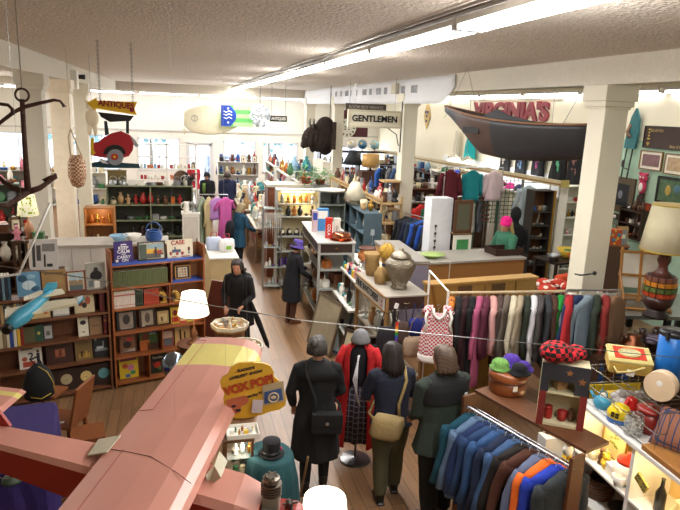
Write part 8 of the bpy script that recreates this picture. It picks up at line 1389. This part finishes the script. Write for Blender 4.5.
TZ = 1.32; LL = 2.0; DP = .42; WW_ = mat('#dcdad6', rough=.4, var=.05); INN = mat('#e3c483', rough=.6)
MB().b2(-.02, LL, -.02, DP, TZ-.04, TZ).build('case_top', WW_, wd, bevel=.006); MB().b2(0, .04, 0, DP, 0, TZ-.04).build('end_panel', WW_, wd); MB().b2(.78, .82, 0, DP, 0, TZ-.04).build('divider', WW_, wd); MB().b2(LL-.04, LL, 0, DP, 0, TZ-.04).build('end_panel', WW_, wd); MB().b2(.04, LL-.04, DP-.02, DP, .02, TZ-.04).build('back_panel', INN, wd)
for z in (.82, .42, .02): MB().b2(.04, .78, 0, DP-.02, z-.02, z).build('shelf', WW_, wd); MB().b2(.82, LL-.04, 0, DP-.02, z-.02, z).build('shelf', WW_, wd)
b = MB(); b.b2(.1, .7, .03, .05, TZ-.07, TZ-.05); b.build('light_tube', glow('#ffd88a', 14), wd); b = MB(); b.b2(.9, 1.8, .03, .05, TZ-.07, TZ-.05); b.build('light_tube', glow('#ffd88a', 14), wd)
for x in (.25, .55, 1.1, 1.6): point(loc2w(wd, (x, .1, TZ-.12)), 2.2, (1, .78, .42), .03)
t = thing('framed_picture', 'gold framed botanical print standing inside the lit display case', 'picture', loc2w(wd, (.24, .26, .82)), -92); b = MB(); b.b2(-.17, .17, 0, .015, 0, .015); b.b2(-.17, .17, 0, .015, .40, .415); b.b2(-.17, -.155, 0, .015, 0, .41); b.b2(.155, .17, 0, .015, 0, .41); b.build('frame', metal('#b8903a', .35), t); MB().b2(-.155, .155, .004, .012, .012, .4).build('mount', mat('#e6cf9c'), t); b = MB(); rr = random.Random(5); [b.sph((rr.uniform(-.05, .05), .003, .2+rr.uniform(-.09, .09)), (.02, .004, .012), 8, 4) for _ in range(16)]; b.build('leaf_print', mat('#7f8f3a'), t)
for x, y, kk, c, s_ in ((.12, .1, 'figurine', 'tan', .8), (.2, .08, 'teapot', 'cream', .7), (.3, .1, 'figurine', 'brown', .9), (.36, .1, 'stuffed_toy', 'yellow', .8), (.26, .2, 'jar', 'clear glass', .7), (.47, .12, 'box', 'white', .9), (.72, .2, 'bottle', 'white', .9)): item(kk, c, loc2w(wd, (x, y, .82)), 'on the lit upper shelf of the white display case', s=s_)
t = thing('cookie_jar', 'plain round white ceramic jar with red lid inside the lit display case', 'jar', loc2w(wd, (.6, .14, .82))); MB().lathe([(.001, 0), (.08, 0), (.115, .05), (.12, .12), (.1, .19), (.001, .2)], 26).build('jar_body', mat('#ece5d6', rough=.25), t, smooth=True); MB().lathe([(.1, .185), (.09, .22), (.02, .25), (.02, .28), (.001, .285)], 24).build('lid', mat('#c43524', rough=.3), t, smooth=True)
t = thing('white_cup', 'large white cup in front of the red lidded jar in the lit case', 'cup', loc2w(wd, (.64, .04, .82))); b = MB(); it_mug(b, 1.35); b.build('cup_body', mat('#f0ece4', rough=.3), t, smooth=True) if 0 else MB().lathe([(.001, 0), (.04, 0), (.062, .1), (.056, .1), (.036, .01), (.001, .01)], 20).build('cup_body', mat('#f0ece4', rough=.3), t, smooth=True)
for x, kk, c, s_ in ((1.0, 'bottle', 'black', 1.2), (1.2, 'vase', 'cream', .9), (1.4, 'figurine', 'white', 1.0), (1.6, 'lantern', 'brass', 1.0)): item(kk, c, loc2w(wd, (x, .15, .82)), 'in the nearer bay of the lit display case', s=s_)
for x, kk, c in ((.2, 'basket', 'brown'), (.55, 'bowl', 'black'), (1.1, 'box', 'brown')): item(kk, c, loc2w(wd, (x, .2, .42)), 'on the dim lower shelf of the white display case', s=1.3)
t = thing('domino_plaque', 'yellowish domino shaped plaque hanging on the lit case front', 'plaque', loc2w(wd, (.98, -.035, 1.08)), -92, rot=(0, 25, -92)); MB().b2(-.07, .07, -.01, .01, -.04, .04).build('plate', mat('#9c8a3c', var=.2), t); b = MB(); [b.sph((x, -.012, z), (.008, .004, .008), 6, 4) for x in (-.05, -.025, .025, .05) for z in (-.02, .02)]; b.build('dots', mat('#2a2410'), t)
t = thing('spotted_frame', 'brown and cream cow-spotted picture frame leaning on the lit case end', 'picture frame', (3.50, 4.70, .88), -60); b = MB(); f = .06; w2, h2 = .15, .42
b.b2(-w2, w2, 0, .02, 0, f); b.b2(-w2, w2, 0, .02, h2-f, h2); b.b2(-w2, -w2+f, 0, .02, f, h2-f); b.b2(w2-f, w2, 0, .02, f, h2-f); b.build('frame', mat('#c9a878', kind='spots', bscale=16, col2='#5a3018', var=.2), t); MB().b2(-w2+f, w2-f, .004, .012, f, h2-f).build('mount', mat('#e4ddd0'), t); MB().lathe([(.001, 0), (.025, 0), (.025, .003), (.001, .003)], 16, M=TR(rx=90)).build('price_sticker', mat('#f0eee8'), t, loc=(-.08, -.003, .38))
t = thing('wooden_post_stand', 'narrow white post stand under the spotted frame', 'stand', (3.52, 4.74, 0)); MB().b2(-.14, .1, -.04, .1, 0, .88).build('body', WW_, t)
dl = thing('hanging_doll', 'small yellow and black clothed doll with yellow hat hanging by the case', 'doll', (3.36, 4.34, .98)); b = MB(); b.sph((0, 0, .0), (.05, .04, .06), 12, 8); b.build('shirt', mat('#e8e4da'), dl, smooth=True); MB().sph((0, -.01, .085), .04, 12, 8).build('head', mat('#d8a888'), dl, smooth=True); MB().sph((0, 0, .11), (.045, .045, .03), 12, 8).build('hat', mat('#e0b51e'), dl, smooth=True); b = MB(); [b.tube([(s*.025, 0, -.04), (s*.035, 0, -.15)], .02, 8) for s in (-1, 1)]; b.build('trousers', mat('#d9b51e'), dl, smooth=True); b = MB(); [b.sph((s*.035, -.01, -.17), (.022, .035, .02), 8, 6) for s in (-1, 1)]; b.build('shoe', mat('#1a1212'), dl, smooth=True); b = MB(); b.tube([(0, 0, .13), (.05, .2, .3)], .002, 4); b.build('cord', mat('#999999'), dl)
b = MB(); rr = random.Random(6); [b.tube([(3.35+rr.uniform(-.05, .05), 4.25+rr.uniform(-.05, .05), .75), (3.35+rr.uniform(-.06, .06), 4.25+rr.uniform(-.06, .06), .2)], .008, 4) for _ in range(24)]; tag(b.build('hanging_beads', mat('#a5a0a0', rough=.3, var=.6, scale=60)), 'curtain of silvery bead strings hanging beside the lit case', 'beads', kind='stuff')
def topp(x, y): return loc2w(wd, (x, y, TZ))
def kettle(p, c, lab, lid='#e8e6e0', r_=.09, rz=0):
 t = thing('teapot', lab, 'teapot', p, rz); MB().lathe([(.001, 0), (r_*.8, 0), (r_, r_*.5), (r_*.85, r_*1.0), (r_*.4, r_*1.25), (.001, r_*1.25)], 24).build('pot_body', mat(c, rough=.25), t, smooth=True); b = MB(); b.tube([(r_*.8, 0, r_*.7), (r_*1.3, 0, r_*1.0), (r_*1.6, 0, r_*1.35)], [r_*.25, r_*.18, r_*.12], 10); b.build('spout', mat(c, rough=.25), t, smooth=True); MB().sph((0, 0, r_*1.35), r_*.35, 14, 8).build('lid', mat(lid, rough=.3), t, smooth=True); b = MB(); b.tube([(-r_*.6, 0, r_*1.1), (-r_*.3, 0, r_*1.9), (r_*.3, 0, r_*1.9), (r_*.6, 0, r_*1.1)], r_*.07, 6); b.build('handle', mat(c, rough=.3), t, smooth=True); return t
kettle(topp(.17, .13), '#3f93b4', 'round blue teapot with a white lid inside the wire basket', r_=.085, rz=110)
ye = thing('yellow_kettle', 'yellow enamel pot with blue base and dark window marks', 'pot', topp(.43, .11), -60); MB().lathe([(.001, 0), (.095, 0), (.1, .02), (.1, .045), (.001, .045)], 24).build('blue_base', mat('#2d5a94', rough=.3), ye, smooth=True); MB().lathe([(.1, .045), (.1, .09), (.075, .14), (.03, .165), (.001, .168)], 24).build('dome', mat('#ddc41c', rough=.3), ye, smooth=True); b = MB(); [b.box((x, -.097, z), (.028, .012, .02)) for x in (-.018, .018) for z in (.075, .10)]; b.build('window_marks', mat('#2a2410'), ye)
jb = thing('button_jar', 'clear glass jar filled with white buttons on the display case top', 'jar', topp(.66, .08)); MB().lathe([(.07, 0), (.078, .02), (.078, .15), (.066, .17), (.066, .185), (.072, .185)], 26).build('glass_jar', mat('#dfe8e6', rough=.08, alpha=.3, var=0), jb, smooth=True); b = MB(); rr = random.Random(9)
for i in range(150): a = rr.uniform(0, 6.28); q_ = .064*math.sqrt(rr.random()); b.lathe([(.001, 0), (.012, 0), (.012, .004), (.001, .004)], 8, c=(q_*math.cos(a), q_*math.sin(a), .006+.165*rr.random()), M=TR(rx=rr.uniform(0, 90), rz=rr.uniform(0, 90)), mi=i % 4)
q = b.build('buttons', [mat('#e2ddd2'), mat('#b9b0a4'), mat('#6a5a55'), mat('#d2c6c0')], jb); q['kind'] = 'stuff'
rd = thing('canister', 'dark red enamel canister behind the button jar', 'canister', topp(.62, .27)); MB().lathe([(.001, 0), (.105, 0), (.11, .02), (.11, .19), (.001, .19)], 26).build('canister_body', mat('#7c1d18', rough=.3), rd, smooth=True); MB().lathe([(.115, .18), (.115, .205), (.09, .22), (.02, .235), (.02, .25), (.001, .25)], 26).build('lid', mat('#8a221c', rough=.3), rd, smooth=True)
rp = thing('coffee_pot', 'bright red enamel coffee pot with a white label in the wire basket', 'pot', topp(.36, .28), 20); MB().lathe([(.001, 0), (.07, 0), (.075, .05), (.05, .16), (.035, .18), (.001, .19)], 22).build('pot_body', mat('#bf1f1c', rough=.25), rp, smooth=True); b = MB(); b.tube([(-.05, 0, .15), (-.1, 0, .14), (-.1, 0, .05), (-.06, 0, .04)], .01, 8); b.build('handle', mat('#bf1f1c', rough=.25), rp, smooth=True); MB().box((.02, -.08, .13), (.11, .005, .05), rx=-30).build('label', mat('#f0eeea'), rp)
gb = thing('plastic_bags', 'clear plastic bags of trinkets heaped in the wire basket', 'bag', topp(.24, .32)); b = MB(); rr = random.Random(12); [b.sph((rr.uniform(-.1, .12), rr.uniform(-.05, .05), .05+rr.uniform(0, .14)), (.05, .045, .04), 8, 6) for _ in range(9)]; b.build('clear_bag', mat('#b9b5b4', rough=.15, var=.5, scale=30), gb, smooth=True)
tin_ = item('box', 'yellow', topp(.12, .3), 'inside the wire basket on the display case', s=1.0)
wr_ = thing('wire_basket_rack', 'chrome wire basket rack standing on the display case top', 'rack', topp(.03, .03), -92); wl_, wd_2, wh = .95, .38, .36; ch_ = metal('#a9aaa6', .2)
b = MB()
for z in (.02, wh*.5, wh): b.tube([(0, 0, z), (wl_, 0, z), (wl_, wd_2, z), (0, wd_2, z), (0, 0, z)], .005, 6)
for i in range(10): x = wl_*i/9; b.tube([(x, wd_2, .0), (x, wd_2, wh)], .003, 4)
for x in (0, wl_): [b.tube([(x, wd_2*j/4, .0), (x, wd_2*j/4, wh)], .004, 4) for j in range(5)]
b.tube([(0, 0, 0), (0, 0, wh)], .007, 6); b.build('wire_cage', ch_, wr_); b = MB(); [b.tube([(wl_*i/14, 0, wh), (wl_*i/14, wd_2, wh)], .003, 4) for i in range(15)]; b.build('wire_shelf', ch_, wr_)
bp_ = loc2w(wr_, (.20, .15, wh+.006)); yb = thing('basket_purse', 'yellow wicker box purse with red lid panel and oval picture', 'bag', bp_, -28)
YW = mat('#cfae58', kind='weave', bscale=30, col2='#b08d3c', rough=.8); YP = mat('#dccf90', kind='weave', bscale=30, col2='#c4b26c', rough=.8)
MB().b2(-.16, .16, -.12, .10, 0, .10).build('purse_body', YW, yb, bevel=.012); b = MB(); b.box((0, -.005, .118), (.335, .235, .03), rx=4); b.build('lid', YP, yb, bevel=.01); MB().box((0, -.005, .136), (.24, .165, .004), rx=4).build('red_panel', mat('#c43a26', rough=.6), yb); b = MB(); b.sph((0, -.005, .139), (.08, .06, .006), 24, 6); b.build('oval_picture', mat('#b9b48c', var=.5, scale=40), yb, smooth=True); b = MB(); b.ring((0, -.005, .14), .07, .007, 24, TR(s=(1.15, .88, 1))); b.build('oval_rope', YP, yb)
b = MB(); b.tube([(-.13, -.125, .07), (-.1, -.15, .03), (0, -.155, .055), (.1, -.13, .09)], .009, 7); b.build('handle', YP, yb, smooth=True); MB().box((-.0, -.145, .035), (.06, .004, .05), rx=-15, ry=10).build('price_tag', mat('#eceae6'), yb)
yb.rotation_euler = Euler((R(10), 0, R(-28))); yb.location += Vector((.10, .0, .05)); yb.scale = (1.1, 1.1, 1.1)
bc_ = loc2w(wr_, (.42, .30, wh+.006)); t = thing('blue_thermos', 'bright blue tall cylinder container with a black rim at the right edge', 'container', bc_+Vector((.22, .02, 0)), 0); t.scale = (1.05, 1.05, 1.5); MB().lathe([(.001, 0), (.11, 0), (.112, .29), (.001, .29)], 26).build('container_body', mat('#1667b8', rough=.35), t, smooth=True); MB().lathe([(.114, .28), (.118, .295), (.11, .31), (.001, .312)], 26).build('rim', mat('#17181c', rough=.3), t, smooth=True); MB().box((-.1, -.05, .29), (.05, .02, .05)).build('latch', mat('#17181c'), t)
hb_ = loc2w(wr_, (.72, .08, wh+.006)); t = thing('round_hatbox', 'round cream box on its side with a white sticker at the right edge', 'box', hb_+Vector((.1, 0, .0)), 0); M_ = TR((0, 0, .12), rx=90, rz=-62); MB().lathe([(.001, -.05), (.12, -.05), (.12, .03), (.001, .03)], 30, M=M_).build('box_body', mat('#d2b596', rough=.5), t); MB().lathe([(.123, .0), (.124, .055), (.001, .06)], 30, M=M_).build('lid', mat('#dcc2a2', rough=.5), t); MB().lathe([(.001, .061), (.025, .061), (.001, .063)], 16, c=(0, 0, .03), M=M_).build('sticker', mat('#f0eee8'), t)
p = atz(668, 462, 1.46); wbn = thing('wooden_board_shelf', 'honey coloured wooden board shelf at the right edge under the plaid cushion', 'shelf', topp(1.0, -.03), -92); MB().b2(-.12, .6, .02, .38, .0, .05).build('board', wood('#a8743c', col2='#8a5a28'), wbn, bevel=.01)
t = thing('cushion', 'brown and blue plaid cushion leaning at the right edge', 'cushion', topp(1.05, .15)+Vector((0, 0, .055)), 0, rot=(58, 0, -62)); b = MB(); n = 9
vs = [];
for s in (1, -1):
 rings = [[(.2*(2*i/n-1)*(1-.08*math.cos(math.pi*(2*j/n-1)/2)), .17+.17*(2*j/n-1)*(1-.08*math.cos(math.pi*(2*i/n-1)/2)), s*.065*(math.cos(math.pi*(2*i/n-1)/2)*math.cos(math.pi*(2*j/n-1)/2))**.5 if 0 < i < n and 0 < j < n else 0) for i in range(n+1)] for j in range(n+1)]
 b.loft(rings, cap=False, closed=False)
b.build('cover', mat('#8a5a44', kind='plaid', bscale=6, col2='#2c3a5c', rough=.9), t, smooth=True)
a, b_2 = Vector((4.02, 5.25, 0)), None; t = thing('yellow_board', 'yellow board with black letters behind the wire basket rack', 'sign', (4.35, 5.25, .78), -4); MB().b2(-.4, .5, 0, .02, 0, .34).build('board', mat('#c9ab1e', rough=.5), t); text('E L', .2, mat('#191810'), t, (-.18, -.004, .2), (90, 0, 0), .002, bold=.006)
t = thing('storage_shelf', 'dark storage shelf supporting the yellow lettered board', 'shelf', (4.40, 5.3, 0), -4); MB().b2(-.45, .55, -.1, .3, 0, .78).build('body', wood('#3a261a'), t); row(loc2w(t, (-.4, .15, .78)), loc2w(t, (.5, .15, .78)), 5, 'behind the yellow lettered board', ['basket', 'box', 'radio'], ['black', 'brown', 'blue'], 1.5)
u = shelf_unit('clutter_shelf', 'dark low shelf of jugs and clothes right of the cream column', 'shelf', (5.35, 5.75, 0), -6, 1.2, .5, [.3, .8, 1.15], wood('#4a2f20'))
for z, nm in ((1.15, 'top'), (.8, 'middle')): fill(u, 1.15, .5, z, 6, 'on the %s of the dark low clutter shelf' % nm, ['bowl', 'vase', 'basket', 'lantern', 'box', 'pitcher'], ['blue', 'brown', 'copper', 'dark brown', 'black', 'tan', 'silver'], 1.4)
t = thing('copper_jug', 'round brown copper jug behind the yellow wicker purse', 'jug', loc2w(u, (-.1, .12, 1.15))); MB().lathe([(.001, 0), (.08, 0), (.14, .08), (.13, .16), (.07, .2), (.08, .26), (.001, .26)], 22).build('jug_body', metal('#7a4a34', .4), t, smooth=True); b = MB(); b.tube([(.08, 0, .25), (.16, 0, .22), (.15, 0, .12)], .012, 6); b.build('handle', metal('#5a3626', .4), t, smooth=True)
t = thing('clothes_heap', 'navy and striped clothes heaped behind the blue cylinder', 'clothes', loc2w(u, (.35, .3, 1.15))); b = MB(); rr = random.Random(14); [b.sph((rr.uniform(-.2, .3), rr.uniform(-.15, .1), .06+rr.uniform(0, .12)), (.14, .1, .06), 10, 6) for _ in range(8)]; b.build('folded_cloth', mat('#1c2644', kind='stripe', bscale=8, col2='#8a7a86', rough=.9), t, smooth=True)
finish_labels()
dg = bpy.context.evaluated_depsgraph_get()
for o in TEXTS:
 me = bpy.data.meshes.new_from_object(o.evaluated_get(dg)); q = bpy.data.objects.new('lettering', me); COL.objects.link(q)
 if not me.materials: me.materials.append(o.data.materials[0])
 q.parent = o.parent; q.location = o.location; q.rotation_euler = o.rotation_euler; q.scale = o.scale
for o in TEXTS: bpy.data.objects.remove(o)
